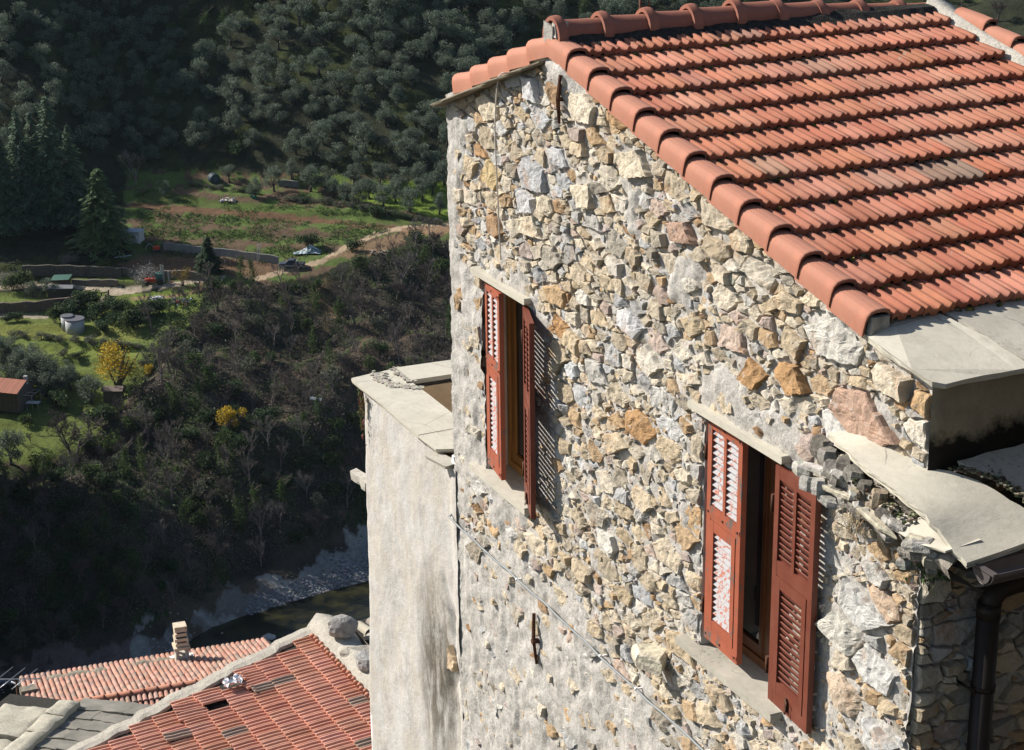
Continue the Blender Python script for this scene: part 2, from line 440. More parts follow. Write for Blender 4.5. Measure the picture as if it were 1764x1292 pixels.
def rubble(sites, halfplanes, holes, r, ASP=1.95):
    """power-diagram cells of the stones: returns (polygon, centroid, radius, forced colour)"""
    S = np.array([(s[0]/ASP, s[1]) for s in sites]); R = np.array([s[2] for s in sites])*1.0
    out = []
    for i in range(len(sites)):
        d2 = ((S-S[i])**2).sum(1); near = np.argsort(d2)[1:26]
        b = R[i]*2.3
        x0, y0 = S[i]
        poly = [(x0-b, y0-b), (x0+b, y0-b), (x0+b, y0+b), (x0-b, y0+b)]
        for j in near:
            dx, dy = S[j]-S[i]; L2 = dx*dx+dy*dy
            if L2 > (b+R[j]*2.3)**2*2: continue
            k = (S[j]@S[j]-S[i]@S[i]+R[i]**2-R[j]**2)/2
            poly = clip_half(poly, dx, dy, k)
            if len(poly) < 3: break
        if len(poly) < 3: continue
        poly = [(x*ASP, y) for x, y in poly]
        for a, bb, c in halfplanes:
            poly = clip_half(poly, a, bb, c)
            if len(poly) < 3: break
        sx, sy = sites[i][0], sites[i][1]
        for (y1, y2, z1, z2) in holes:
            if len(poly) < 3: break
            cand = [(y1-sx, (1, 0, y1)), (sx-y2, (-1, 0, -y2)), (z1-sy, (0, 1, z1)), (sy-z2, (0, -1, -z2))]
            m = max(cand)
            poly = clip_half(poly, *m[1])
        if len(poly) < 3: continue
        A = 0; cx = 0; cy = 0
        for k in range(len(poly)):
            x1, y1 = poly[k]; x2, y2 = poly[(k+1) % len(poly)]; w = x1*y2-x2*y1; A += w; cx += (x1+x2)*w; cy += (y1+y2)*w
        if abs(A) < 8e-4: continue
        cx /= 3*A; cy /= 3*A
        out.append((poly, (cx, cy), math.sqrt(abs(A)/2/PI), sites[i][3] if len(sites[i]) > 3 else None))
    return out
def scatter_sites(box, inside, classes, r, forced=(), stacks=0):
    sites = [tuple(s) for s in forced]; P = np.array([(s[0], s[1], s[2]) for s in sites]) if sites else np.zeros((0, 3))
    for ci, (rad, n) in enumerate(classes):
        if ci == 3:
            for _ in range(stacks):                       # little piles of thin flakes that pin the bigger stones
                x = r.uniform(box[0], box[1]); y = r.uniform(box[2], box[3]); k = r.randint(2, 4); dz = r.uniform(.024, .042); sl_ = r.uniform(-.35, .25)
                w = r.uniform(.09, .19)
                if not inside(x, y) or (len(P) and (np.hypot((P[:, 0]-x)/2.2, P[:, 1]-y) < P[:, 2]+k*dz*.45).any()): continue
                for j in range(k):
                    zz = y+(j-(k-1)/2)*dz
                    for xx in (-w*.5, w*.5):
                        q = (x+xx, zz+xx*sl_, .02, None, (x, j)); sites.append((q[0], q[1], .018)); P = np.vstack([P, (q[0], q[1], .03)])
        for _ in range(n):
            x = r.uniform(box[0], box[1]); y = r.uniform(box[2], box[3]); q = rad*r.uniform(.75, 1.3)
            if not inside(x, y): continue
            if len(P) and (np.hypot((P[:, 0]-x)/1.95, P[:, 1]-y) < (P[:, 2]+q)*.80).any(): continue
            sites.append((x, y, q)); P = np.vstack([P, (x, y, q)])
    return sites
def simplify(poly, r):
    """angular outlines: drop short edges and near straight corners until 4-6 corners are left"""
    P = list(poly); want = r.choice((4, 4, 5, 5, 6))
    while len(P) > want:
        n = len(P); best = None
        for k in range(n):
            a, b, c = P[k-1], P[k], P[(k+1) % n]
            ar = abs((b[0]-a[0])*(c[1]-a[1])-(c[0]-a[0])*(b[1]-a[1]))
            if best is None or ar < best[0]: best = (ar, k)
        P.pop(best[1])
    return P
def add_stone(mb, poly, cen, rad, mapf, hgt, r, col, bury=-.06, gap=.0045):
    cx, cy = cen; poly = simplify(poly, r)
    pts = []; n = len(poly); step_ = .034
    for k in range(n):
        x1, y1 = poly[k]; x2, y2 = poly[(k+1) % n]
        L = math.hypot(x2-x1, y2-y1)
        if L < .006: continue
        ns = 1 + int(L/step_); nx, ny = (y2-y1)/L, -(x2-x1)/L
        for q in range(ns):
            t = q/ns; j = r.uniform(-.006, .003)*(1.6 if rad > .08 else 1) if q else 0
            pts.append((x1+(x2-x1)*t+nx*j, y1+(y2-y1)*t+ny*j))
    m = len(pts)
    if m < 3: return
    cx = sum(p[0] for p in pts)/m; cy = sum(p[1] for p in pts)/m
    g = max(.55, 1-(gap+r.uniform(0, .006))/rad)
    tl = (r.uniform(-.30, .30), r.uniform(-.34, .22)); th = r.uniform(0, 6.28)
    pl = [(tl[0], tl[1], 1.0)]
    for _ in range(r.choice((0, 1, 1, 2))):
        th += r.uniform(1.2, 3.0); s_ = r.uniform(.5, 1.3); pl.append((-math.cos(th)*s_, -math.sin(th)*s_, 1.0+s_*r.uniform(.25, .75)))
    o1, o2 = r.uniform(0, 99), r.uniform(0, 99); na = min(.011, .16*rad)
    def H0(x, y):
        u, v = (x-cx)/rad, (y-cy)/rad
        return max(.25, min(a*u+b*v+c for a, b, c in pl))*hgt
    bev = min(.4, r.uniform(.004, .011)/rad)
    nr_ = max(2, min(7, int(rad/.02))); scs = [g, g*.998] + [g*(1-bev)*(1-.93*(i/nr_)) for i in range(nr_+1)]
    X = []; 
    for sc in scs: X += [(cx+(x-cx)*sc, cy+(y-cy)*sc) for (x, y) in pts]
    X.append((cx, cy)); A = np.array(X)
    nz = fbm(A[:, 0]*22+o1, A[:, 1]*22+o2, 401, 3)*na*1.4
    vs = []
    for i, (x, y) in enumerate(X):
        rg = i//m
        h = bury if rg == 0 else H0(x, y)*(.72 if rg == 1 else 1.0) + float(nz[i])*(1.0 if rg > 1 else .5)
        vs.append(mapf(x, y, h))
    fs = []
    q_ = len(scs)-1
    for a in range(q_):
        for k in range(m):
            fs.append((a*m+k, a*m+(k+1) % m, (a+1)*m+(k+1) % m, (a+1)*m+k))
    for k in range(m): fs.append((q_*m+k, q_*m+(k+1) % m, (q_+1)*m))
    cs = [vary(col, .02, r) for _ in fs]
    mb.add(vs, fs, 1, cs)
def add_chips(mb, n, box, ok, mapf, hf, r):
    for _ in range(n):
        x, y = r.uniform(box[0], box[1]), r.uniform(box[2], box[3])
        if not ok(x, y): continue
        s = r.choice((.006, .009, .013, .018)); h = float(hf(x, y)); c = vary(r.choice(((.46, .43, .39), (.55, .50, .43), (.38, .34, .29), (.50, .40, .27))), .15, r)
        w = s*r.uniform(.8, 2.2); a0 = r.uniform(-.5, .5); ca, sa = math.cos(a0), math.sin(a0); q = []
        for dx, dy in ((-w, -s), (w*r.uniform(.5, 1), -s*r.uniform(.6, 1)), (w, s*r.uniform(.4, 1)), (-w*r.uniform(.4, 1), s)): q.append((x+dx*ca-dy*sa, y+dx*sa+dy*ca))
        vs = [mapf(*p, h-.02) for p in q]+[mapf(x+(p[0]-x)*.75, y+(p[1]-y)*.75, h+s*r.uniform(.5, 1.3)) for p in q]
        mb.add(vs, [(0, 1, 5, 4), (1, 2, 6, 5), (2, 3, 7, 6), (3, 0, 4, 7), (4, 5, 6, 7)], 1, c)
# ---- gable wall: mortar height field + stones
wr = random.Random(23)
wall = MB()
step = .024
ys = np.arange(Y_R, Y_L+step, step); ys = ys*(Y_L-Y_R)/(ys[-1]-Y_R) + Y_R*(1-(Y_L-Y_R)/(ys[-1]-Y_R))
zs = np.arange(Z_BOT, -2.1, step)
Yg, Zg = np.meshgrid(ys, zs, indexing='ij')
Yf, Zf = Yg.copy(), Zg.copy()
for (a, b) in WIN:                                # snap the grid to the window openings
    for v in (a, b):
        k = np.abs(ys-v).argmin(); Yf[k, :] = np.where((zs > Z_SILL-.05) & (zs < Z_LINT+.05), v, Yf[k, :])
    for v in (Z_SILL, Z_LINT):
        k = np.abs(zs-v).argmin(); m = (ys > a-.05) & (ys < b+.05); Zf[m, k] = v
rz_ = rake_z(Yf) + .02
Zf = np.minimum(Zf, rz_)
Hh = mortar_h(Yf, Zf); Hh = np.where((((Yf > 8.28) & (Yf < 8.92)) | ((Yf > 11.95) & (Yf < 12.5))) & (Zf > -5.85) & (Zf < -4.1), np.minimum(Hh, .016), Hh)
nY, nZ = Yf.shape
Yc = (Yf[:-1, :-1]+Yf[1:, 1:])/2; Zc = (Zf[:-1, :-1]+Zf[1:, 1:])/2
keep = (Zf[:-1, 1:]-Zf[:-1, :-1] > 1e-4) | (Zf[1:, 1:]-Zf[1:, :-1] > 1e-4)
for (a, b) in WIN:
    keep &= ~((Yc > a) & (Yc < b) & (Zc > Z_SILL) & (Zc < Z_LINT))
vid = np.arange(nY*nZ).reshape(nY, nZ)
vv = np.stack([-Hh, Yf, Zf], -1).reshape(-1, 3)
q = np.stack([vid[:-1, :-1], vid[:-1, 1:], vid[1:, 1:], vid[1:, :-1]], -1)[keep]
wall.v = [tuple(p) for p in vv.tolist()]; wall.f = [tuple(p) for p in q.tolist()]
wall.m = [0]*len(wall.f); wall.c = [(1, 1, 1)]*len(wall.f); wall.sm = [True]*len(wall.f)
CR, GR, OR, PK, WH = (.60, .52, .39), (.44, .44, .44), (.42, .255, .125), (.43, .29, .215), (.56, .55, .54)
forced = [(8.09, -3.63, .17, PK), (8.42, -3.27, .15, (.56, .53, .47)), (10.77, -2.76, .125, CR), (11.53, -2.53, .12, (.62, .54, .42)), (10.61, -4.52, .115, OR), (8.83, -3.62, .10, OR),
          (12.31, -3.16, .14, GR), (13.11, -3.31, .12, (.52, .40, .22)), (12.48, -3.39, .10, WH), (12.13, -3.32, .09, CR), (12.36, -3.54, .11, CR), (7.86, -3.34, .10, (.60, .52, .40)),
          (9.24, -3.71, .09, OR), (10.11, -3.06, .10, PK), (13.11, -2.79, .11, CR), (12.33, -2.53, .10, WH), (10.99, -2.47, .10, (.46, .30, .16)), (11.95, -4.19, .09, OR), (10.79, -3.84, .10, WH),
          (8.29, -3.76, .12, (.58, .56, .52)), (8.45, -4.55, .12, (.56, .54, .50)), (8.02, -4.72, .14, (.53, .52, .49)), (7.84, -4.62, .10, (.48, .36, .26)), (8.18, -4.95, .13, (.58, .55, .48)), (7.86, -5.02, .13, (.52, .51, .48)),
          (8.42, -5.1, .10, (.56, .50, .40)), (8.1, -5.3, .12, (.50, .40, .30)), (7.78, -5.42, .11, (.5, .5, .48)), (8.5, -4.2, .09, (.46, .38, .3)), (11.45, -3.1, .10, CR), (11.9, -2.95, .09, GR)]
def inside_wall(y, z): return z < rake_z(y)-.02
hp = [(-.234, 1, -2.235-.234*12.04-.03), (.328, 1, -2.235+.328*12.04-.03), (-1, 0, -(Y_R+.01)), (1, 0, Y_L-.10)]
holes = [(a-.015, b+.015, Z_SILL-.01, Z_LINT+.01) for a, b in WIN]
def not_hole(y, z): return inside_wall(y, z) and not any(h[0] < y < h[1] and h[2] < z < h[3] for h in holes)
sites = scatter_sites((7.5, 13.95, -8.6, -2.15), not_hole, [(.100, 70), (.074, 640), (.054, 2000), (.037, 5200), (.024, 11000), (.016, 6000)], wr, forced, 900)
cells = rubble(sites, hp, holes, wr)
mp = lambda y, z, h: (-h, y, z)
for poly, cen, rad, col in cells:
    P = float(plaster(cen[0], cen[1]))
    if P > .5 and col is None and (wr.random() < (.30 if P < .93 else .50) or (rad < .04 and wr.random() < .8)): continue
    h = wr.uniform(.014, .047) if rad > .06 else wr.uniform(.006, .036)
    if col is not None: h = wr.uniform(.035, .056)
    mh = float(mortar_h(cen[0], cen[1])); h += mh*.6
    if P > .5: h = mh+wr.uniform(-.014, .015)
    if (8.28 < cen[0] < 8.92 or 11.95 < cen[0] < 12.5) and -5.85 < cen[1] < -4.1: h = min(h, .016)
    add_stone(wall, poly, cen, rad, mp, max(h, .008), wr, col or stone_col(wr))
add_chips(wall, 5000, (7.55, 13.7, -8.5, -2.3), lambda y, z: not_hole(y, z) and float(plaster(y, z)) < .4, mp, mortar_h, wr)
gable = hb(wall, 'wall', [M['mortar'], M['stone']])
gable['label'] = 'sunlit gable wall of rubble stone and crumbling mortar'

# ---- front wall (faces -Y, in the shade) : plastered fascia above the slate canopy, stone below
fr = random.Random(5)
fw = MB()
def front_h(x, z): return -.01 + fbm(np.asarray(x)*1.5+40, np.asarray(z)*1.5, 81, 2)*.03 + fbm(np.asarray(x)*9+40, np.asarray(z)*9, 91, 3)*.02
xs = np.arange(0.0, 2.41, .03); z2 = np.arange(-7.2, -3.18, .03)
Xg, Zg2 = np.meshgrid(xs, z2, indexing='ij'); Hf = front_h(Xg, Zg2)
Hf = np.where(Zg2 > -3.80, .03 + fbm(Xg*6, Zg2*6, 95, 3)*.012, Hf); Hf[0, :] = np.minimum(Hf[0, :], 0.0)
nX, nZ2 = Xg.shape; vid = np.arange(nX*nZ2).reshape(nX, nZ2)
qd = np.stack([vid[:-1, :-1], vid[1:, :-1], vid[1:, 1:], vid[:-1, 1:]], -1).reshape(-1, 4)
vv = np.stack([Xg, Y_R-Hf, Zg2], -1).reshape(-1, 3)
fw.v = [tuple(p) for p in vv.tolist()]; fw.f = [tuple(p) for p in qd.tolist()]
zc = vv[qd[:, 0], 2]
fw.m = [2 if z > -3.80 else 0 for z in zc]; fw.c = [(1, 1, 1)]*len(fw.f); fw.sm = [True]*len(fw.f)
fs_ = scatter_sites((0, 2.3, -7.2, -3.85), lambda a, b: True, [(.085, 40), (.062, 260), (.044, 900), (.030, 2600), (.020, 4000)], fr, (), 160)
for poly, cen, rad, col in rubble(fs_, [(-1, 0, 0.0), (1, 0, 2.35), (0, 1, -3.86)], [], fr):
    c = stone_col(fr)
    add_stone(fw, poly, cen, rad, lambda x, z, h: (x, Y_R-h, z), fr.uniform(.02, .06), fr, c)
front = hb(fw, 'front_wall', [M['mortar'], M['stone'], M['fascia']])

# ---- core: back, far end, floor of the attic so the house is a closed body
core = MB()
core.box2((.34, 7.62, -14.0), (3.2, 13.86, -3.3), 0)
core.add([(.02, 13.9, -14), (.02, 13.9, -2.86), (3.2, 13.9, -2.86), (3.2, 13.9, -14)], [(0, 1, 2, 3)], 0)
core.add([(3.2, 13.9, -14), (3.2, 13.9, -2.8), (3.2, 12.04, -2.26), (3.2, 7.5, -3.25), (3.2, 7.5, -14)], [(0, 1, 2, 3, 4)], 0)
core.add([(.0, 7.53, -14), (.0, 7.53, -7.1), (2.4, 7.53, -7.1), (2.4, 7.53, -14)], [(3, 2, 1, 0)], 0)
core.add([(2.4, 7.53, -14), (2.4, 7.53, -3.2), (3.2, 7.53, -3.2), (3.2, 7.53, -14)], [(3, 2, 1, 0)], 0)
core.add([(0, 7.53, -14), (0, 13.9, -14), (0, 13.9, Z_BOT), (0, 7.53, Z_BOT)], [(0, 1, 2, 3)], 0)
hb(core, 'inner_wall', [M['mortar']])
# ---- windows -------------------------------------------------------
def rect_frame(mb, y1, y2, z1, z2, x1, x2, wd, mi=0, col=(1, 1, 1)):
    mb.box2((x1, y1, z1), (x2, y1+wd, z2), mi, col); mb.box2((x1, y2-wd, z1), (x2, y2, z2), mi, col)
    mb.box2((x1, y1+wd, z1), (x2, y2-wd, z1+wd*1.15), mi, col); mb.box2((x1, y1+wd, z2-wd), (x2, y2-wd, z2), mi, col)
for wi, (a, b) in enumerate(WIN):
    win = MB()                                   # the reveal: jambs, head, and a dark room behind
    D = .30
    win.add([(-.012, a, Z_SILL), (-.012, a, Z_LINT), (D, a, Z_LINT), (D, a, Z_SILL)], [(0, 1, 2, 3)], 0)
    win.add([(-.012, b, Z_SILL), (-.012, b, Z_LINT), (D, b, Z_LINT), (D, b, Z_SILL)], [(3, 2, 1, 0)], 0)
    win.add([(-.012, a, Z_LINT), (-.012, b, Z_LINT), (D, b, Z_LINT), (D, a, Z_LINT)], [(0, 1, 2, 3)], 0)
    win.add([(-.012, a, Z_SILL-.004), (-.012, b, Z_SILL-.004), (D, b, Z_SILL-.004), (D, a, Z_SILL-.004)], [(3, 2, 1, 0)], 0)
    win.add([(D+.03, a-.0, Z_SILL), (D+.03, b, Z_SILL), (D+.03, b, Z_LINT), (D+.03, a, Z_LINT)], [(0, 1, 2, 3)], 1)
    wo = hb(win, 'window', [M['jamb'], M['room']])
    wo['label'] = 'far window with honey coloured wood frame' if wi == 0 else 'near window with dark wood frame'
    wood = M['honey'] if wi == 0 else M['brownwood']
    fm = MB()
    rect_frame(fm, a+.002, b-.002, Z_SILL+.002, Z_LINT-.002, .17, .24, .05)
    hb(fm, 'window_frame', [wood], wo)
    # casement sashes: near one closed, far one ajar (window 1)
    mid = (a+b)/2
    for s, (p, q_) in enumerate(((a+.055, mid-.004), (mid+.004, b-.055))):
        sh = MB(); rect_frame(sh, p, q_, Z_SILL+.06, Z_LINT-.055, .185, .232, .062)
        for gb in (.018, .04):
            sh.box2((.178, p+.008+gb*.2, Z_SILL+.07), (.184, p+.008+gb*.2+.008, Z_LINT-.06))
        so = hb(sh, 'sash', [wood], wo)
        g = MB(); g.box2((.205, p+.06, Z_SILL+.13), (.211, q_-.06, Z_LINT-.115)); hb(g, 'pane', [M['glass']], wo)
    # lintel and sill slabs of slate
    rl = random.Random(wi+3)
    lm = MB()
    M3 = Matrix.Rotation(rl.uniform(-.004, .004), 3, 'X')
    lm.bevbox((.055, mid+.02, Z_LINT+.028), ((.135), (b-a)/2+.10, .024), .008, 0, (1, 1, 1), M3)
    hb(lm, 'lintel', [M['slate']])
    sm_ = MB(); sm_.bevbox((.10, mid+.05, Z_SILL-.025), (.20, (b-a)/2+.14, .027), .008, 0, (1, 1, 1), M3)
    hb(sm_, 'sill', [M['slate_old'] if wi else M['slate']])
    if wi == 0:
        hd = MB(); hd.tube([(.03, b-.004, -5.05), (.03, b-.035, -5.06), (.03, b-.04, -5.13), (.03, b-.035, -5.20), (.03, b-.004, -5.21)], .005, 6)
        hb(hd, 'handle', [M['rust']], wo)

# ---- shutters ------------------------------------------------------
LEAF_H = 1.535
def leaf(name, wdt, old, hinge, dirv, label, flap_open=0.0):
    """louvred leaf; local x runs from the hinge along the leaf, local z up, local y through the thickness (outer face of the closed leaf at -t)"""
    t = .019; st = .052; H = LEAF_H
    col = (.31, .085, .045) if old else (.235, .062, .034)
    fr_ = MB(); pa = 0
    zb, zsplit, zt = .085, H*.585, H-.075
    fr_.box2((0, -t, 0), (st, t, H), pa, col); fr_.box2((wdt-st, -t, 0), (wdt, t, H), pa, col)
    fr_.box2((st, -t+.001, 0), (wdt-st, t-.001, zb), pa, col)
    fr_.box2((st, -t+.001, zt), (wdt-st, t-.001, H), pa, col)
    fr_.box2((st, -t+.001, zsplit-.045), (wdt-st, t-.001, zsplit+.045), pa, col)
    cx = wdt/2
    fr_.box2((cx-.016, -t+.002, zsplit+.045), (cx+.016, t-.002, zt), pa, col)
    root = fr_.build(name, [M['paint_old'] if old else M['paint']])
    # lower flap: an inner frame with its own louvres
    fl = MB(); x1, x2, z1, z2 = st+.006, wdt-st-.006, zb+.006, zsplit-.051
    fw_ = .046
    fl.box2((x1, -t-.004, z1), (x1+fw_, t-.004, z2), 0, col); fl.box2((x2-fw_, -t-.004, z1), (x2, t-.004, z2), 0, col)
    fl.box2((x1+fw_, -t-.003, z1), (x2-fw_, t-.005, z1+.07), 0, col); fl.box2((x1+fw_, -t-.003, z2-.07), (x2-fw_, t-.005, z2), 0, col)
    flo = fl.build('flap', [M['paint_old'] if old else M['paint']], root)
    rs = random.Random(len(name)+int(old)*3)
    def louvres(xa, xb, za, zb_, y0, par):
        sl = MB(); n = int((zb_-za)/(.041 if old else .0385))
        for i in range(n):
            zc_ = za + (i+.5)*(zb_-za)/n
            a_ = math.radians((50 if old else 66)+rs.uniform(-2, 2))
            Mx = Matrix.Rotation(a_ if old else -a_, 3, 'X')   # outer edge low: sheds the rain when the leaf is shut
            sl.bevbox(((xa+xb)/2, y0, zc_), ((xb-xa)/2, .0168 if old else .0195, .0042), .0014, 0, vary((1, 1, 1), .1, rs), Mx)
        sl.build('louvre_panel', [M['slat_old'] if old else M['paint']], par)
    louvres(st, cx-.016, zsplit+.045, zt, 0.0, root); louvres(cx+.016, wdt-st, zsplit+.045, zt, 0.0, root)
    louvres(x1+fw_, x2-fw_, z1+.07, z2-.07, -.004, flo)
    hg = MB()
    for zz in (.22, H-.25):
        hg = MB(); hg.box2((-.035, -.012, zz-.05), (.002, .012, zz+.05), 0); hg.tube([(-.02, -t, zz-.055), (-.02, -t, zz+.055)], .012, 8, 0)
        hg.build('hinge', [M['rust']], root)
    if old:
        for zz in (.04, zsplit, H-.035):
            ir = MB(); ir.box2((.006, -t-.004, zz-.014), (wdt-.006, -t+.002, zz+.014), 0, col)
            for xx in (.03, wdt*.5, wdt-.03): ir.box((xx, -t-.006, zz), (.006, .004, .006), 0, (.08, .03, .02))
            ir.build('iron_strap', [M['paint_old']], root)
    else:
        ir = MB(); ir.box2((wdt*.5-.012, -t-.014, .03), (wdt*.5+.012, -t-.001, .12)); ir.tube([(wdt*.5, -t-.014, .12), (wdt*.5+.03, -t-.022, .10), (wdt*.5+.02, -t-.022, .03)], .005, 6)
        ir.build('latch', [M['rust']], root)
    d = Vector((dirv[0], dirv[1], 0)).normalized(); zax = Vector((0, 0, 1)); yax = zax.cross(d)
    R4 = Matrix(((d.x, yax.x, 0, hinge[0]), (d.y, yax.y, 0, hinge[1]), (0, 0, 1, hinge[2]), (0, 0, 0, 1)))
    root.matrix_world = R4
    root['label'] = label
    hchild(root)
    return root
Z0 = -5.70
# closed leaf seen from outside: hinge on the far jamb, running towards -Y ; outward normal is -X  -> local y = z x d = (0,0,1)x(0,-1,0) = (1,0,0): outer face at -y
leaf('shutter', .415, True, (.0, 13.215, Z0), (-.055, -.36), 'faded half open shutter leaf with pale slats')
leaf('shutter', .445, True, (.012, 9.755, Z0+.01), (-.018, -.45), 'peeling shutter leaf with whitened slats')
# open leaves: hinge on the near jamb, swung out against the wall
leaf('shutter', .445, False, (-.035, 12.43, Z0), (-.135, -.40), 'open brown shutter leaf seen edge on')
leaf('shutter', .475, False, (-.045, 8.875, Z0), (-.028, -.45), 'freshly painted brown shutter leaf open against the wall')

# ---- main roof -----------------------------------------------------
TW, TL = .2, .338
PROF = [(0, .003), (.004, .006), (.010, .024), (.014, .0265), (.032, .0265), (.037, .022), (.042, .009), (.048, .004), (.064, .003), (.084, .004), (.090, .010), (.094, .022), (.099, .0265), (.116, .0265), (.121, .022), (.126, .009), (.132, .004), (.148, .003), (.160, .005), (.166, .014), (.171, .025), (.175, .0275), (.178, .0235), (.183, .0275), (.187, .0235), (.191, .0275), (.195, .024), (.199, .021)]
def tile(mb, O, g, c, n, L, W, r, col, lift=.040, yaw=0.0, dl=0.0, extra=0.0, thick=.038, mi=0):
    """one interlocking tile. O upper left corner, g down slope, c across, n up"""
    vs = []; cy, sy = math.cos(yaw), math.sin(yaw); k = W/.2
    ls = [(-.05, -.016), (L*.35, lift*.35), (L*.72, lift*.74), (L+dl-.006, lift+extra), (L+dl, lift+extra-.004)]
    for l, up in ls:
        for s, h in PROF:
            ss, ll = s*k, l
            s2, l2 = W/2+(ss-W/2)*cy-ll*sy*.5, ll*cy+(ss-W/2)*sy
            vs.append(O + g*l2 + c*s2 + n*(h+up))
    m = len(PROF)
    fs = [(a*m+i, a*m+i+1, (a+1)*m+i+1, (a+1)*m+i) for a in range(len(ls)-1) for i in range(m-1)]
    mb.add(vs, [f[::-1] for f in fs], mi, col, True)
    top = vs[-m:]
    lo = [p - n*(thick if .03 < s < .17 else thick+.008) - g*.004 for p, (s, h) in zip(top, PROF)]
    mb.add(list(top)+lo, [(i, i+1, m+i+1, m+i) for i in range(m-1)][::1], mi, tuple(.93*x for x in col) if False else col)
    # right and left flanks
    for idx, fl in ((0, 1), (m-1, -1)):
        e = [vs[a*m+idx] for a in range(len(ls))]; e2 = [p - n*.03 for p in e]
        q = len(e)
        mb.add(e+e2, [((i, i+1, q+i+1, q+i) if fl > 0 else (i+1, i, q+i, q+i+1)) for i in range(q-1)], mi, col)
TC = [(.345, .129, .076), (.37, .148, .09), (.315, .112, .066), (.385, .168, .108), (.35, .133, .076), (.33, .140, .09)]
RX = 3.14                                          # ridge length
gn = Vector((0, -1, -.24)).normalized(); nn = Vector((0, -.24, 1)).normalized(); cn = Vector((1, 0, 0))
eave = Vector((0, 8.08, -3.095))
roof = MB(); rr = random.Random(3)
ncol = int((RX-.12)/TW)
for row in range(12):
    for k in range(ncol):
        O = eave - gn*(TL*(row+1)) + cn*(.125+k*TW) + nn*rr.uniform(-.0025, .0025)
        old = (row == 4 and k in (6, 7))
        tile(roof, O, gn, cn, nn, TL, TW, rr, vary((.20, .13, .095) if old else ((.27, .145, .10) if rr.random() < .05 else rr.choice(TC)), .12, rr), yaw=rr.uniform(-.012, .012), dl=rr.uniform(-.008, .010), extra=rr.uniform(-.003, .008))
# far slope (falls away to +Y), tiles turned the other way
gf = Vector((0, 1, -.33)).normalized(); nf = Vector((0, .33, 1)).normalized(); cf = Vector((-1, 0, 0))
for row in range(6):
    for k in range(ncol):
        O = Vector((RX, 12.02, -2.14)) + gf*(TL*row) + cf*(k*TW)
        tile(roof, O, gf, cf, nf, TL, TW, rr, vary(rr.choice(TC), .07, rr))
# under-deck
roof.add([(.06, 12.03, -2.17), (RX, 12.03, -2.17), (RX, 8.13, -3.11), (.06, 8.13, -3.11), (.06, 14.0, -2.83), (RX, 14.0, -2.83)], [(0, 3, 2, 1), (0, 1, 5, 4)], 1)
roof_o = hb(roof, 'roof', [M['tile'], M['moss']])
roof_o['label'] = 'low pitched roof of orange interlocking clay tiles'
# bits of moss and weeds in the tile steps
ms = MB(); mr = random.Random(9)
for i in range(150):
    row = mr.randrange(12); x = mr.uniform(.2, RX-.2)
    p = eave - gn*(TL*row) + cn*x + nn*.004 + gn*mr.uniform(-.005, .02)
    for j in range(mr.randint(2, 6)):
        q_ = p + Vector((mr.gauss(0, .018), mr.gauss(0, .01), 0)) + nn*mr.uniform(0, .014)
        ms.box(q_, (mr.uniform(.004, .012), mr.uniform(.004, .012), mr.uniform(.004, .012)), 0, vary(mr.choice([(.16, .14, .035), (.05, .05, .03), (.11, .105, .05)]), .3, mr), Matrix.Rotation(mr.uniform(0, 3), 3, 'Z'), .4)
ms_o = hb(ms, 'moss', [M['loose']], roof_o); ms_o['kind'] = 'stuff'
# dark mortar fillet under the ridge
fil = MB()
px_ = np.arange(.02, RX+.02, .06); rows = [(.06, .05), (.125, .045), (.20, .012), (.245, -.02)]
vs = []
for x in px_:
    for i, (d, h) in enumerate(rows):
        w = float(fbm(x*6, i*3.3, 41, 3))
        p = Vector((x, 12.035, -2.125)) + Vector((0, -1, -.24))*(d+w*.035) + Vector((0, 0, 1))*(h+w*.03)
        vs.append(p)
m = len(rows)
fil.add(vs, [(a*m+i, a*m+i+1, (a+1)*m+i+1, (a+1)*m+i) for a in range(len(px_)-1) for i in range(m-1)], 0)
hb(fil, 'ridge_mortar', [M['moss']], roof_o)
# ridge caps: half round with a raised collar at one end
rcap = MB()
def ridge_cap(mb, L, R):
    m = 14; prof = [(-.015, R*1.30), (.03, R*1.34), (.055, R*1.30), (.062, R*1.12), (.085, R*1.02), (L*.5, R*.99), (L, R*.97)]
    vs = []
    for x, r_ in prof:
        for k in range(m):
            th = PI*(-.06+1.12*k/(m-1))
            rr_ = r_*(1+.06*math.exp(-((th-PI/2)/.28)**2))
            vs.append((x, math.cos(th)*rr_, math.sin(th)*rr_))
    mb.add(vs, [(a*m+k, a*m+k+1, (a+1)*m+k+1, (a+1)*m+k) for a in range(len(prof)-1) for k in range(m-1)], 0, (.28, .108, .07), True)
    mb.add([vs[k] for k in range(m)] + [(prof[0][0], 0.8*vs[k][1], .8*vs[k][2]) for k in range(m)], [(k, k+1, m+k+1, m+k) for k in range(m-1)], 0, (.28, .108, .07))
ridge_cap(rcap, .39, .105)
rme = rcap.mesh('ridge_tile', [M['tile']])
for i in range(9):
    o = bpy.data.objects.new('ridge_tile', rme); COL.objects.link(o); o.parent = roof_o
    o.location = (.02+i*.357, 12.04, -2.115 + (0.004*i if i < 5 else .016-.026*(i-4)) + rr.uniform(-.004, .004)); o.rotation_euler = (rr.uniform(-.04, .04), rr.uniform(-.01, .02), rr.uniform(-.015, .015))
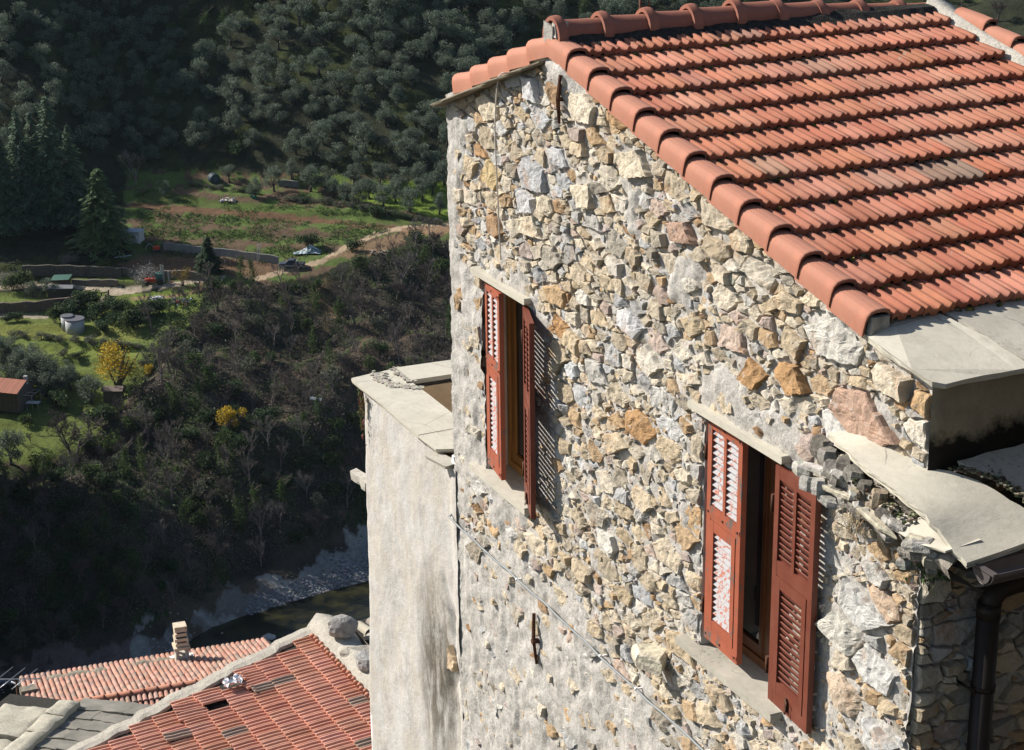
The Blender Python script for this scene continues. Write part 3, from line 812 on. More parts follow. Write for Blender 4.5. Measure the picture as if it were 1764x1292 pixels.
# verge caps: quarter round barrel with an upright outer cheek
def verge_mesh(L, open_dark=True):
    mb = MB(); P0 = [(-.014, -.098), (-.014, -.055), (-.012, -.012), (-.004, .020), (.014, .041), (.042, .051), (.072, .053), (.10, .050), (.128, .042), (.138, .031), (.138, .0)]
    gro = []
    for i in range(len(P0)-1):
        (a, b), (c, d) = P0[i], P0[i+1]
        ns = 4 if 3 <= i <= 8 else 1
        for q in range(ns): gro.append((a+(c-a)*q/ns, b+(d-b)*q/ns + (-.0025 if (q % 2 and i in (3, 4, 5)) else 0)))
    gro.append(P0[-1])
    m = len(gro); vs = []
    ls = [(-.03, .90, -.020), (L*.5, .985, .004), (L-.02, 1.035, .017), (L, 1.05, .021), (L+.004, 1.04, .017)]
    for l, sc, up in ls:
        for (x, h) in gro: vs.append((.06+(x-.06)*sc, -l, h*sc+up))
    mb.add(vs, [(a*m+k, a*m+k+1, (a+1)*m+k+1, (a+1)*m+k) for a in range(len(ls)-1) for k in range(m-1)], 0, (.385, .158, .10), True)
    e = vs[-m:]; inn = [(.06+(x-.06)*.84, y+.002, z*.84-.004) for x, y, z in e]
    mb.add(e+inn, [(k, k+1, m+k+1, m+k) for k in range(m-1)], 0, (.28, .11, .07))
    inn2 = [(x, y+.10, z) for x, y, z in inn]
    mb.add(inn+inn2, [(k, k+1, m+k+1, m+k) for k in range(m-1)], 1)  # near-black lining puts the shade of the open end into colour
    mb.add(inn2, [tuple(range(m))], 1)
    return mb
vm = verge_mesh(TL).mesh('verge_tile', [M['tile'], M['moss']])
tilt = math.atan(.24)
def put_verge(base, ang, flip=False, par=roof_o, tint=None):
    o = bpy.data.objects.new('verge_tile', vm); COL.objects.link(o); o.parent = par
    Mx = Matrix.Rotation(rr.uniform(-.008, .008), 4, 'Z') @ (Matrix.Rotation(ang, 4, 'X'))
    if flip: Mx = Mx @ Matrix.Scale(-1, 4, (0, 1, 0))
    o.matrix_local = Matrix.Translation(base) @ Mx
    return o
for i in range(12):
    put_verge(Vector((-.02, 8.10, -3.085)) - gn*(TL*(i+1)) , tilt)
tf = math.atan(.33)
for i in range(5):
    put_verge(Vector((-.02, 12.06, -2.15)) + gf*(TL*1.08*i) - gf*.02, -tf, True)
# the far verge: same caps seen from inside, set on a low rough cement kerb
for i in range(11):
    o = put_verge(Vector((RX+.06, 8.10, -3.0)) - gn*(TL*(i+1)), tilt)
    o.scale = (.8, 1, 1)
kb = MB()
vs = []; kk = np.arange(0, 4.15, .05)
for d in kk:
    w = float(fbm(d*7, 2.0, 44, 3))*.03
    p = Vector((RX-.02+w, 12.04, -2.145)) + gn*d
    vs += [p+nn*(-.03), p+nn*(.075+w*.3)+Vector((.025, 0, 0)), p+nn*.085+Vector((.14, 0, 0)), p+nn*(-.2)+Vector((.16, 0, 0))]
kb.add(vs, [(a*4+i, a*4+i+1, (a+1)*4+i+1, (a+1)*4+i) for a in range(len(kk)-1) for i in range(3)], 0, (1, 1, 1), True)
hb(kb, 'verge_kerb', [M['cement']], roof_o)
# mortar plug at the gable apex and in the open end of the lowest verge cap
plug = MB()
for c_, h_ in (((.035, 12.05, -2.13), (.045, .05, .10)), ((.06, 12.0, -2.06), (.05, .05, .05))):
    plug.box(c_, h_, 0, (.38, .36, .32), None, .35)
hb(plug, 'mortar_plug', [M['loose']], roof_o); plug = MB()
plug.box((.05, 8.09, -3.10), (.055, .02, .05), 0, (.30, .28, .24), None, .2)
hb(plug, 'mortar_plug', [M['loose']], roof_o)
def slab(mb, top, thick, r, mi=0, col=(1, 1, 1), rough=.012, sub=.09):
    """stone slab from a 3-D outline of its top face, rough broken edges"""
    pts = []
    n = len(top)
    cen = sum((Vector(p) for p in top), Vector())/n
    for k in range(n):
        a, b = Vector(top[k]), Vector(top[(k+1) % n]); L = (b-a).length; ns = max(1, int(L/sub))
        for q in range(ns):
            p = a.lerp(b, q/ns)
            if q: p = p + (p-cen).normalized()*r.uniform(-rough, rough)
            pts.append(p)
    m = len(pts)
    mid = [p + (cen-p).normalized()*r.uniform(-.004, .008) + Vector((0, 0, -thick*.5)) for p in pts]
    bot = [p + (cen-p).normalized()*r.uniform(.004, .02) + Vector((0, 0, -thick)) for p in pts]
    vs = pts + mid + bot
    fs = [tuple(range(m))]
    for a in range(2):
        fs += [(a*m+k, a*m+(k+1) % m, (a+1)*m+(k+1) % m, (a+1)*m+k) for k in range(m)]
    fs += [tuple(range(3*m-1, 2*m-1, -1))]
    mb.add(vs, fs, mi, col)
def strip_slab(mb, Lp, Rp, thick, r, mi=0, col=(1, 1, 1), rough=.008, na=9):
    """slab with a bent top: left and right edge lines, lofted and smoothed"""
    def samp(P, n):
        P = [Vector(p) for p in P]; d = [0]
        for a, b in zip(P[:-1], P[1:]): d.append(d[-1]+(b-a).length)
        out = []
        for i in range(n):
            t = d[-1]*i/(n-1); k = max(j for j in range(len(d)) if d[j] <= t+1e-9); k = min(k, len(P)-2)
            out.append(P[k].lerp(P[k+1], (t-d[k])/max(1e-9, d[k+1]-d[k])))
        for _ in range(2): out = [out[0]]+[(out[i-1]+out[i]*2+out[i+1])/4 for i in range(1, n-1)]+[out[-1]]
        return out
    n = 30; L_, R__ = samp(Lp, n), samp(Rp, n); top = []
    for i in range(n):
        w = (R__[i]-L_[i]).normalized(); j1, j2 = r.uniform(-rough, rough), r.uniform(-rough, rough)
        for k in range(na):
            t = k/(na-1); p = (L_[i]-w*j1).lerp(R__[i]+w*j2, t); top.append(p+Vector((0, 0, float(vnoise(p.x*5, p.y*5, 61))*.008)))
    bot = [p-Vector((0, 0, thick)) for p in top]; N = n*na
    fs = [(i*na+k, i*na+k+1, (i+1)*na+k+1, (i+1)*na+k) for i in range(n-1) for k in range(na-1)]
    mb.add(top, fs, mi, col, True)
    ring = [k for k in range(na)]+[i*na+na-1 for i in range(1, n)]+[(n-1)*na+k for k in range(na-2, -1, -1)]+[i*na for i in range(n-2, 0, -1)]
    q = len(ring); cen = sum(top, Vector())/N
    v2 = [top[i] for i in ring]+[top[i]+(cen-top[i]).normalized()*r.uniform(-.003, .01)-Vector((0, 0, thick*.5)) for i in ring]+[bot[i]+(cen-top[i]).normalized()*.012 for i in ring]
    mb.add(v2, [(a*q+k, a*q+(k+1) % q, (a+1)*q+(k+1) % q, (a+1)*q+k) for a in range(2) for k in range(q)], mi, col)
    mb.add(bot, fs, mi, col)
# slates under the near eave
sr = random.Random(17)
S1 = [(-.005, 8.16, -3.155), (-.06, 7.90, -3.16), (-.07, 7.62, -3.19), (-.05, 7.47, -3.215), (.0, 7.425, -3.222), (.25, 7.44, -3.217), (.52, 7.40, -3.20), (.50, 7.75, -3.135), (.42, 8.2, -3.075), (.2, 8.2, -3.085)]
S2 = [(.53, 7.40, -3.188), (1.3, 7.42, -3.185), (1.3, 8.25, -3.065), (.46, 8.22, -3.068)]
S3 = [(1.33, 7.41, -3.205), (2.2, 7.43, -3.2), (2.2, 8.25, -3.075), (1.31, 8.25, -3.075)]
S4 = [(2.22, 7.43, -3.19), (3.25, 7.43, -3.19), (3.25, 8.25, -3.07), (2.21, 8.25, -3.07)]
for q, S in enumerate((S1, S2, S3, S4)):
    mb = MB(); slab(mb, S, .035, sr, 0, (1, 1, 1), .008); hb(mb, 'eave_slate', [M['slate'] if q in (0, 2) else M['slate_old']], roof_o)
# slates under the far verge, sticking out past the corner
for S in ([(-.13, 12.98, -2.575), (-.11, 12.3, -2.36), (-.06, 12.1, -2.285), (.4, 12.1, -2.285), (.4, 13.0, -2.575)],
          [(-.12, 12.95, -2.575), (-.14, 13.4, -2.72), (-.13, 13.98, -2.905), (-.02, 14.10, -2.94), (.5, 14.10, -2.94), (.4, 12.95, -2.575)],
          [(.45, 13.0, -2.59), (.5, 14.15, -2.95), (3.3, 14.1, -2.94), (3.3, 13.0, -2.59)]):
    mb = MB(); slab(mb, S, .022, sr, 0, (1, 1, 1), .012); hb(mb, 'verge_slate', [M['slate_dark']], roof_o)
# tv aerial lead and mast stub beyond the ridge
mst = MB(); mst.tube([(.9, 12.4, -2.3), (.9, 12.4, -1.93)], .012, 6); mst.tube([(.92, 12.38, -2.3), (.95, 12.36, -1.98), (.93, 12.38, -1.9)], .006, 5)
hb(mst, 'mast', [M['rust']], roof_o)
# ---- slate canopy at the near corner, its rubble bed, gutter and downpipe -----------------
cnp = MB(); cr = random.Random(29)
# rubble bed: a lumpy mortar core that carries loose flat stones
core_pts = []
ky = np.linspace(8.36, 7.02, 34)
for i, y in enumerate(ky):
    f = i/33.0
    w = .02 + .21*min(1, f*3.2)                      # how far it stands out from the gable
    zt = -3.86 - .10*f; zb = -4.02 - .08*min(1, f*2)-.02*f
    for (dx, z) in ((.03, zt+.02), (-w*.35, zt+.0), (-w*.75, (zt*.8+zb*.2)), (-w, (zt+zb)/2), (-w*.9, zb+.03), (-w*.4, zb-.03), (.03, zb-.12)):
        nzx = float(fbm(y*9, z*9+dx*5, 101, 3))
        core_pts.append((dx+nzx*.035 if dx < 0 else dx, y+nzx*.02, z+nzx*.035))
m = 7
cnp.add(core_pts, [(a*m+i, a*m+i+1, (a+1)*m+i+1, (a+1)*m+i) for a in range(33) for i in range(m-1)], 1, (.22, .20, .17), False)
# cornice along the front (shade side), a simple lumpy course
fp = []
kx = np.linspace(-.16, 2.5, 50)
for i, x in enumerate(kx):
    for (dy, z) in ((.05, -3.90), (-.30, -3.99), (-.40, -4.04), (-.34, -4.10), (-.16, -4.20), (.0, -4.30)):
        nzx = float(fbm(x*7, z*9+dy*5, 111, 3)); fp.append((x+nzx*.02, 7.53+dy+nzx*.06, z+nzx*.05))
m = 6
cnp.add(fp, [(a*m+i, a*m+i+1, (a+1)*m+i+1, (a+1)*m+i) for a in range(len(kx)-1) for i in range(m-1)], 1, (.17, .15, .125), False)
def chunk(mb, c, sx, sy, sz, r, col, mi=1, rz=None, tilt=.25):
    pts = []; n = r.randint(5, 7); a0 = r.uniform(0, 6.28)
    for k in range(n):
        th = a0+2*PI*k/n+r.uniform(-.3, .3); q = r.uniform(.75, 1.1); pts.append((math.cos(th)*q*sx, math.sin(th)*q*sy))
    Mx = Matrix.Rotation(rz if rz is not None else r.uniform(-.5, .5), 3, 'Z') @ Matrix.Rotation(r.uniform(-tilt, tilt), 3, 'X') @ Matrix.Rotation(r.uniform(-tilt, tilt), 3, 'Y')
    vs = []
    for zz, sc in ((-sz, .9), (-sz*.3, 1.0), (sz*.55, .98), (sz, .8)):
        for x, y in pts:
            p = Mx @ Vector((x*sc+r.uniform(-.04, .04)*sx, y*sc+r.uniform(-.04, .04)*sy, zz*r.uniform(.9, 1.1))); vs.append((c[0]+p.x, c[1]+p.y, c[2]+p.z))
    fs = [(a*n+k, a*n+(k+1) % n, (a+1)*n+(k+1) % n, (a+1)*n+k) for a in range(3) for k in range(n)] + [tuple(range(n-1, -1, -1)), tuple(range(3*n, 4*n))]
    mb.add(vs, fs, mi, [vary(col, .08, r) for _ in fs])
GREYS = [(.31, .295, .265), (.39, .37, .33), (.20, .185, .16), (.15, .135, .115), (.40, .36, .28), (.27, .22, .16)]
for i in range(120):
    f = cr.random(); y = 8.38-1.2*f; w = .03+.2*min(1, f*3.2)
    x = -w*cr.uniform(.3, 1.08); z = -3.885-.09*f - .11*cr.random()**1.3*(1 if x < -w*.6 else .25)
    s = cr.uniform(.025, .075)
    chunk(cnp, (x, y, z), s*.8, s*1.35, s*cr.uniform(.28, .5), cr, cr.choice(GREYS))
for i in range(70):
    x = -.18+1.3*cr.random()**1.5; y = 7.12+.36*cr.random(); z = -4.0-.16*cr.random()-.10*(y-7.12)
    s = cr.uniform(.03, .08); chunk(cnp, (x, y, z), s*1.2, s*.9, s*.4, cr, tuple(.75*q for q in cr.choice(GREYS)))
for (x, y, z, sx, sy, sz, k) in ((-.10, 8.36, -3.87, .055, .12, .055, 3), (-.14, 8.22, -3.88, .055, .075, .05, 2), (-.13, 8.08, -3.885, .065, .09, .05, 3), (-.15, 7.96, -3.90, .06, .085, .05, 2), (-.17, 7.83, -3.92, .05, .07, .045, 3), (-.17, 7.7, -3.925, .05, .06, .05, 5),
                              (-.22, 8.22, -3.93, .03, .15, .018, 1), (-.24, 8.02, -3.98, .03, .19, .012, 4), (-.25, 7.6, -3.99, .045, .27, .014, 4), (-.23, 8.34, -3.97, .05, .075, .035, 1), (-.23, 8.26, -4.03, .05, .075, .04, 0), (-.25, 8.15, -4.00, .045, .06, .04, 1), (-.24, 8.06, -4.05, .045, .09, .025, 0)):
    chunk(cnp, (x, y, z), sx, sy, sz, cr, GREYS[k], rz=cr.uniform(-.12, .12), tilt=.12)
canopy = hb(cnp, 'canopy', [M['slate'], M['loose']])
canopy['label'] = 'projecting slate canopy bedded on loose rubble'
def cslab(name, S, th, mat, seed):
    mb = MB(); slab(mb, S, th, random.Random(seed), 0, (1, 1, 1), .010); return hb(mb, name, [mat], canopy)
mb = MB(); strip_slab(mb, [(-.10, 8.31, -3.77), (-.20, 7.95, -3.735), (-.22, 7.84, -3.745), (-.22, 7.46, -3.785), (-.23, 7.25, -3.81), (-.21, 7.07, -3.90), (-.20, 6.91, -3.955)],
    [(-.005, 8.2, -3.73), (-.005, 8.06, -3.70), (.0, 7.86, -3.695), (.0, 7.70, -3.718), (.02, 7.53, -3.722), (.09, 7.46, -3.715), (.20, 7.30, -3.76), (.30, 7.05, -3.845), (.34, 6.9, -3.895)], .03, random.Random(4))
hb(mb, 'canopy_slate', [M['slate']], canopy)
cslab('canopy_slate', [(.14, 7.47, -3.68), (.26, 7.28, -3.725), (.37, 7.02, -3.83), (.38, 6.88, -3.88), (.9, 6.88, -3.87), (.9, 7.50, -3.65)], .03, M['slate_old'], 6)
cslab('canopy_slate', [(.93, 7.50, -3.66), (.93, 6.88, -3.88), (1.7, 6.88, -3.87), (1.7, 7.5, -3.65)], .03, M['slate_old'], 8)
cslab('canopy_slate', [(1.73, 7.50, -3.655), (1.73, 6.88, -3.875), (2.5, 6.88, -3.87), (2.5, 7.5, -3.65)], .03, M['slate'], 9)
cslab('canopy_slate', [(-.23, 7.62, -3.955), (-.255, 7.45, -3.975), (-.265, 7.2, -3.965), (-.25, 7.02, -3.93), (-.05, 7.0, -3.90), (-.05, 7.5, -3.91)], .014, M['slate'], 10)
ms2 = MB(); m2 = random.Random(31)
for i in range(380):
    u = m2.random()
    if u < .6:
        t = m2.random(); p = Vector((.11, 7.46, -3.71)).lerp(Vector((.26, 7.28, -3.735)), min(1, t*2)) if t < .5 else Vector((.26, 7.28, -3.735)).lerp(Vector((.36, 7.0, -3.85)), t*2-1)
        p = p + Vector((m2.gauss(0, .016), m2.gauss(0, .012), m2.uniform(0, .015)))
    else:
        p = Vector((m2.uniform(-.21, -.08), m2.uniform(7.4, 8.0), 0)); p.z = -3.87-.1*(8.3-p.y)/1.3+m2.uniform(-.01, .02)
    ms2.box(p, (m2.uniform(.003, .011), m2.uniform(.003, .011), m2.uniform(.003, .007)), 0, vary(m2.choice([(.05, .055, .03), (.16, .17, .09), (.09, .065, .05), (.20, .18, .13)]), .3, m2), Matrix.Rotation(m2.uniform(0, 3), 3, 'Z'), .4)
hb(ms2, 'moss', [M['loose']], canopy)['kind'] = 'stuff'
# dry grass tuft hanging under the bed
tg = MB()
for i in range(70):
    b = Vector((-.24+m2.gauss(0, .02), 7.78+m2.gauss(0, .06), -4.05+m2.gauss(0, .02))); d = Vector((m2.uniform(-.06, .0), m2.gauss(-.04, .06), m2.uniform(-.14, -.02)))
    tg.tube([b, b+d*.5+Vector((-.02, 0, .01)), b+d], [.0016, .0014, .0006], 3, 0, vary((.30, .24, .15), .3, m2), False, False)
for i in range(160):
    b = Vector((-.10+m2.gauss(0, .04), 7.30+m2.gauss(0, .04), -4.17+m2.gauss(0, .05)))
    tg.add([b, b+Vector((m2.uniform(-.02, .02), m2.uniform(-.02, .02), .01)), b+Vector((m2.uniform(-.02, .02), m2.uniform(-.02, .02), -.02))], [(0, 1, 2)], 0, vary((.05, .09, .03), .4, m2))
hb(tg, 'dry_grass', [M['bark']], canopy)['kind'] = 'stuff'
# half round gutter along the front edge
gt = MB(); GY, GZ, GR = 6.86, -3.985, .082
xsn = [-.13, 2.5]
arc = [PI*(k/12.0) for k in range(13)]
vs = []
for x in xsn:
    for th in arc: vs.append((x, GY+math.cos(th)*GR, GZ-math.sin(th)*GR))
    for th in arc[::-1]: vs.append((x, GY+math.cos(th)*GR*.95, GZ-math.sin(th)*GR*.95+.001))
n = 26
gt.add(vs, [(i, (i+1) % n, n+(i+1) % n, n+i) for i in range(n)], 0, (1, 1, 1), True)
gut = hb(gt, 'gutter', [M['gutter']])
ec = MB()
v1 = [(-.132, GY+math.cos(th)*GR*.80, GZ-math.sin(th)*GR*.80-.008) for th in arc]; v2 = [(-.146, GY+math.cos(th)*GR*.76, GZ-math.sin(th)*GR*.76-.010) for th in arc]
v0 = [(-.132, GY+math.cos(th)*GR*1.06, GZ-math.sin(th)*GR*1.06+.004) for th in arc]; vb = [(-.114, p[1], p[2]) for p in v0]; v05 = [(-.140, GY+math.cos(th)*GR*1.0, GZ-math.sin(th)*GR*1.0+.002) for th in arc]
k_ = len(arc)
ec.add(vb+v0+v05+v1+v2, [(a*k_+i, a*k_+i+1, (a+1)*k_+i+1, (a+1)*k_+i) for a in range(4) for i in range(k_-1)] + [tuple(range(4*k_, 5*k_))], 0, (1, 1, 1), False)
ec.box2((-.144, GY-GR*1.06, GZ-.008), (-.116, GY+GR*1.06, GZ+.006), 0)
hb(ec, 'end_cap', [M['gutter']], gut)
for x in (.35, 1.1, 1.9):
    gb = MB(); gb.tube([(x, GY+math.cos(th)*GR*1.03, GZ-math.sin(th)*GR*1.03) for th in arc]+[(x, GY-GR, GZ+.004), (x, GY+GR, GZ+.012), (x, GY+GR+.08, GZ+.03)], .006, 5)
    hb(gb, 'gutter_bracket', [M['gutter']], gut)
# downpipe: outlet, swan neck, drop
dp = MB(); PX, PY = .36, 7.40
dp.tube([(1.62, 6.87, -4.05), (1.58, 6.9, -4.18), (1.48, 7.1, -4.32), (1.28, 7.34, -4.40), (1.15, 7.395, -4.415), (.52, 7.40, -4.42), (.42, 7.40, -4.435), (.375, 7.40, -4.48), (PX, PY, -4.56)], .06, 14)
dp.tube([(PX, PY, -4.50), (PX, PY, -8.0)], .062, 16)
for z in (-4.55, -6.4): dp.tube([(PX, PY, z-.04), (PX, PY, z+.04)], .066, 16)
dpo = hb(dp, 'downpipe', [M['pipe']])
br = MB(); br.tube([(PX, PY, -5.02), (PX, PY, -4.99)], .068, 16); br.tube([(PX-.06, PY, -5.005), (PX-.085, PY+.02, -5.005), (PX-.085, PY+.12, -5.005)], .008, 6); br.box((PX-.07, PY-.01, -5.005), (.014, .012, .014))
hb(br, 'pipe_bracket', [M['pipe']], dpo)

# ---- fittings on the gable wall ------------------------------------
def wx(y, z, off=.03): return -(float(mortar_h(y, z))+off)
cb = MB(); pts = []
for i in range(61):
    y = 13.93-.0985*i; z = -6.447-.02*math.sin(i*PI/13)*.35+.003*math.sin(i*1.7)
    pts.append((-.075-.004*math.sin(i*.9), y, z))
cb.tube(pts, .0085, 8, 0, (1, 1, 1), True, True)
cb.tube([(-.02, 13.97, -6.43), (-.075, 13.93, -6.445)], .0085, 8)
cable = hb(cb, 'cable', [M['cable']])
for y in (12.55, 11.1, 10.55, 9.6, 8.7):
    c_ = MB(); c_.tube([(-.075, y-.008, -6.449), (-.075, y+.008, -6.449)], .012, 8); c_.box((-.05, y, -6.449), (.03, .006, .005)); hb(c_, 'cable_clip', [M['white']], cable)
wre = MB(); pts = []
for i in range(30):
    t = i/29.0; z = -2.50-1.40*t; y = 12.77+.05*math.sin(t*2.6)+.012*math.sin(t*9)
    pts.append((-.075-.015*math.sin(t*5), y, z))
wre.tube([(.02, 12.72, -2.46), (-.06, 12.74, -2.47)]+pts, .0058, 6)
hb(wre, 'hanging_wire', [M['wire']])
for (y1, z1, y2, z2, mid) in ((11.765, -2.33, 11.79, -2.67, False), (12.28, -6.63, 12.24, -7.05, True)):
    a = MB(); a.tube([(-.055, y1, z1), (-.07, (y1+y2)/2, (z1+z2)/2), (-.055, y2, z2)], [.014, .017, .011], 6, 0, (1, 1, 1), True, False)
    if mid: a.tube([(.02, (y1+y2)/2-.0, (z1+z2)/2-.02), (-.085, (y1+y2)/2, (z1+z2)/2-.02)], .022, 8)
    else: a.tube([(.02, (y1+y2)/2, (z1+z2)/2), (-.075, (y1+y2)/2, (z1+z2)/2)], .016, 8)
    hb(a, 'tie_anchor', [M['rust']])
ps = MB(); chunk(ps, (-.11, 10.27, -6.07), .15, .19, .06, random.Random(4), (.58, .52, .40), 0, 0.1, .15)
pso = hb(ps, 'corbel_stone', [M['loose']])
# ================================================================== TERRACE ANNEX
annex = thing('terrace_annex', 'smooth plastered terrace wall with pale slate coping beside the stone house', 'terrace', (.2, 15.0, -14))
AO = Vector((.2, 15.0, -14))
def ab(mb, name, mats, par=None):
    o = mb.build(name, mats, par or annex)
    if par is None: o.location = -AO
    return o
aw = MB()
ya = np.arange(13.86, 16.26, .04); za = np.arange(-13.5, -5.98, .05)
Yg, Zg = np.meshgrid(ya, za, indexing='ij')
bul = fbm(Yg*1.1, Zg*.6, 121, 3)*.05 + fbm(Yg*5, Zg*5, 131, 3)*.012
hole = np.exp(-(((Yg-14.15)/.22)**2+((Zg+8.0)/.9)**2))
bul = bul - hole*.05*(1+1.6*fbm(Yg*9, Zg*9, 141, 3)) + .03*np.clip((13.95-Yg)/.1, -1, 0) + .03
edge = np.clip((Yg-16.16)/.09, 0, 1)
Yb = Yg + np.clip((-7.2-Zg)/2.8, 0, 1.4)*.13*np.clip((Yg-15)/1.2, 0, 1) + edge*fbm(Zg*1.7, Yg*0, 151, 3)*.06
V = np.stack([-bul+edge**2*.05, Yb, Zg], -1)
nA, nB = Yg.shape; vid = np.arange(nA*nB).reshape(nA, nB)
qd = np.stack([vid[:-1, :-1], vid[:-1, 1:], vid[1:, 1:], vid[1:, :-1]], -1).reshape(-1, 4)
aw.v = [tuple(p) for p in V.reshape(-1, 3).tolist()]; aw.f = [tuple(p) for p in qd.tolist()]; aw.m = [0]*len(aw.f); aw.c = [(1, 1, 1)]*len(aw.f); aw.sm = [True]*len(aw.f)
# far flank, back and inside
L = [tuple(p) for p in V[-1]]
R_ = [(2.2, p[1]+.03, p[2]) for p in L]
aw.add(L+R_, [(k, k+1, len(L)+k+1, len(L)+k) for k in range(len(L)-1)], 0, (1, 1, 1), True)
aw.box2((.33, 15.0, -6.95), (2.2, 15.9, -6.9), 1)      # terrace floor
aw.add([(.33, 13.92, -5.99), (.33, 15.92, -5.99), (.33, 15.92, -6.95), (.33, 13.92, -6.95)], [(0, 1, 2, 3)], 1)
aw.add([(.33, 15.93, -5.99), (2.2, 15.93, -5.99), (2.2, 15.93, -6.95), (.33, 15.93, -6.95)], [(3, 2, 1, 0)], 1)
aw.add([(.33, 13.92, -6.92), (.33, 15.92, -6.92), (2.2, 15.92, -6.92), (2.2, 13.92, -6.92)], [(0, 1, 2, 3)], 1)
ar = random.Random(41)
for (y, z) in ((14.12, -7.9),):
    poly = [(y+math.cos(t)*.09*ar.uniform(.7, 1.2), z+math.sin(t)*.13*ar.uniform(.7, 1.2)) for t in np.linspace(0, 2*PI, 7)[:-1]]
    add_stone(aw, poly, (y, z), .09, lambda a, b, h: (-h+.0, a, b), .03, ar, (.36, .32, .26)); 
for i in range(len(aw.m)):
    pass
awo = ab(aw, 'wall', [M['annex'], M['peach']])
def acop(S, th, seed, mat='slate'):
    mb = MB(); slab(mb, S, th, random.Random(seed), 0, (1, 1, 1), .004, .2); return ab(mb, 'coping_slab', [M[mat]])
ZT = -5.925
acop([(-.08, 16.29, ZT), (.16, 16.34, ZT), (.19, 15.93, ZT), (.40, 15.70, ZT), (.41, 14.62, ZT-.002), (-.075, 14.60, ZT)], .045, 1)
acop([(-.075, 14.59, ZT-.004), (.41, 14.61, ZT-.004), (.41, 14.02, ZT-.004), (-.07, 14.22, ZT-.004)], .04, 2)
acop([(.18, 16.345, ZT-.006), (.37, 16.39, ZT-.006), (.40, 15.99, ZT-.006), (.40, 15.71, ZT-.006), (.20, 15.93, ZT-.006)], .04, 3)
acop([(.40, 16.36, ZT+.012), (.40, 15.95, ZT+.012), (2.2, 15.92, ZT+.012), (2.2, 16.30, ZT+.012)], .045, 4)
acop([(-.16, 14.24, ZT-.05), (-.03, 14.28, ZT-.045), (.05, 13.95, ZT-.05), (-.10, 13.93, ZT-.055)], .03, 5, 'slate_old')
mj = MB()
for (x, y) in [(.17+.02*math.sin(t*9), 16.32-.42*t) for t in np.linspace(0, 1, 22)] + [(.18+.21*t, 15.93-.2*t) for t in np.linspace(0, 1, 14)] + [(.39, 16.36-.4*t) for t in np.linspace(0, 1, 16)]:
    for j in range(7):
        mj.box((x+ar.gauss(0, .022), y+ar.gauss(0, .022), ZT+.002+ar.uniform(0, .004)), (ar.uniform(.006, .02), ar.uniform(.006, .02), .004), 0, vary((.36, .335, .28), .2, ar), Matrix.Rotation(ar.uniform(0, 3), 3, 'Z'), .4)
ab(mj, 'mortar_joint', [M['loose']])['kind'] = 'stuff'
wp = MB(); wp.box((-.0, 13.93, ZT+.0), (.03, .03, .035), 0, (1, 1, 1), None, .3); ab(wp, 'mortar_patch', [M['white']])
st = MB(); slab(st, [(-.02, 16.2, -6.98), (-.02, 16.62, -7.0), (.06, 16.66, -7.0), (.12, 16.2, -6.98)], .09, ar, 0, (1, 1, 1), .01, .1); ab(st, 'projecting_slab', [M['cement']])
wd = MB()
for i in range(150):
    p = Vector((-.05, 16.1+ar.gauss(0, .04), -6.0-abs(ar.gauss(0, .18))))
    wd.add([p, p+Vector((-.02, ar.uniform(-.03, .03), ar.uniform(-.03, .02))), p+Vector((-.01, ar.uniform(-.03, .03), -.03))], [(0, 1, 2)], 0, vary(ar.choice([(.10, .12, .03), (.14, .05, .04), (.07, .06, .04)]), .3, ar))
ab(wd, 'creeper', [M['leaf']])['kind'] = 'stuff'
# white drainpipe at the foot of the annex flank
dpw = MB(); dpw.tube([(.10, 16.47, -9.4), (.10, 16.47, -13.5)], .06, 12); ab(dpw, 'drainpipe', [M['white']])

# ================================================================== LOWER HOUSES
def basis(az, slope):
    g = Vector((math.cos(az), math.sin(az), slope)).normalized(); c = Vector((-math.sin(az), math.cos(az), 0)); return g, c, g.cross(c)
# --- house A : orange tiled roof just below

d0 = ray(480, 1190); PA = Vector(CAM + d0/np.linalg.norm(d0)*27)
gA, cA, nA_ = basis(math.radians(3), .14)
hA = thing('lower_house', 'lower house with broken orange tile roof and boulder weighted ridge', 'house', (PA.x, PA.y, -22))
def hAb(mb, name, mats, par=None):
    o = mb.build(name, mats, par or hA)
    if par is None: o.location = -Vector(hA.location)
    return o
def pa(s, t, h=0.0): return PA + gA*s + cA*t + nA_*h
EDGE = [(-4.2, -.16), (-2.62, .345), (-.93, .785), (-.36, .90), (.90, 1.15)]       # the raking parapet
def edge_t(s):
    for (a, b), (c, d) in zip(EDGE[:-1], EDGE[1:]):
        if s <= c: return b+(d-b)*(s-a)/(c-a)
    return EDGE[-1][1]
ra = MB(); r2 = random.Random(77)
down = -gA
TCA = [(.50, .24, .165), (.53, .27, .195), (.46, .21, .14), (.51, .25, .175)]
LA = .335
for row in range(18):
    s0 = .98-LA*row                                   # lower end is at s0-LA
    for k in range(26):
        t0 = 1.25-.2*k - (row % 2)*.0
        if t0-.1 > edge_t(s0-LA)-.10 or t0 < -3.6: continue
        loose = (row in (3, 4, 5, 6) and t0 > edge_t(s0)-.8 and r2.random() < .55) or (row > 4 and r2.random() < .05 and t0 > -.3)
        if (row, k) in ((5, 5), (4, 3)): continue
        col = vary((.27, .20, .155) if r2.random() < .06 else r2.choice(TCA), .09, r2)
        yaw = r2.uniform(-.015, .015) if not loose else r2.uniform(-.16, .16)
        O = pa(s0, t0, .012 if not loose else r2.uniform(.02, .05))
        tile(ra, O, down, -cA, nA_, LA, .2, r2, col, .03, yaw, r2.uniform(-.01, .01) if not loose else r2.uniform(-.06, .06), .0 if not loose else r2.uniform(0, .03))
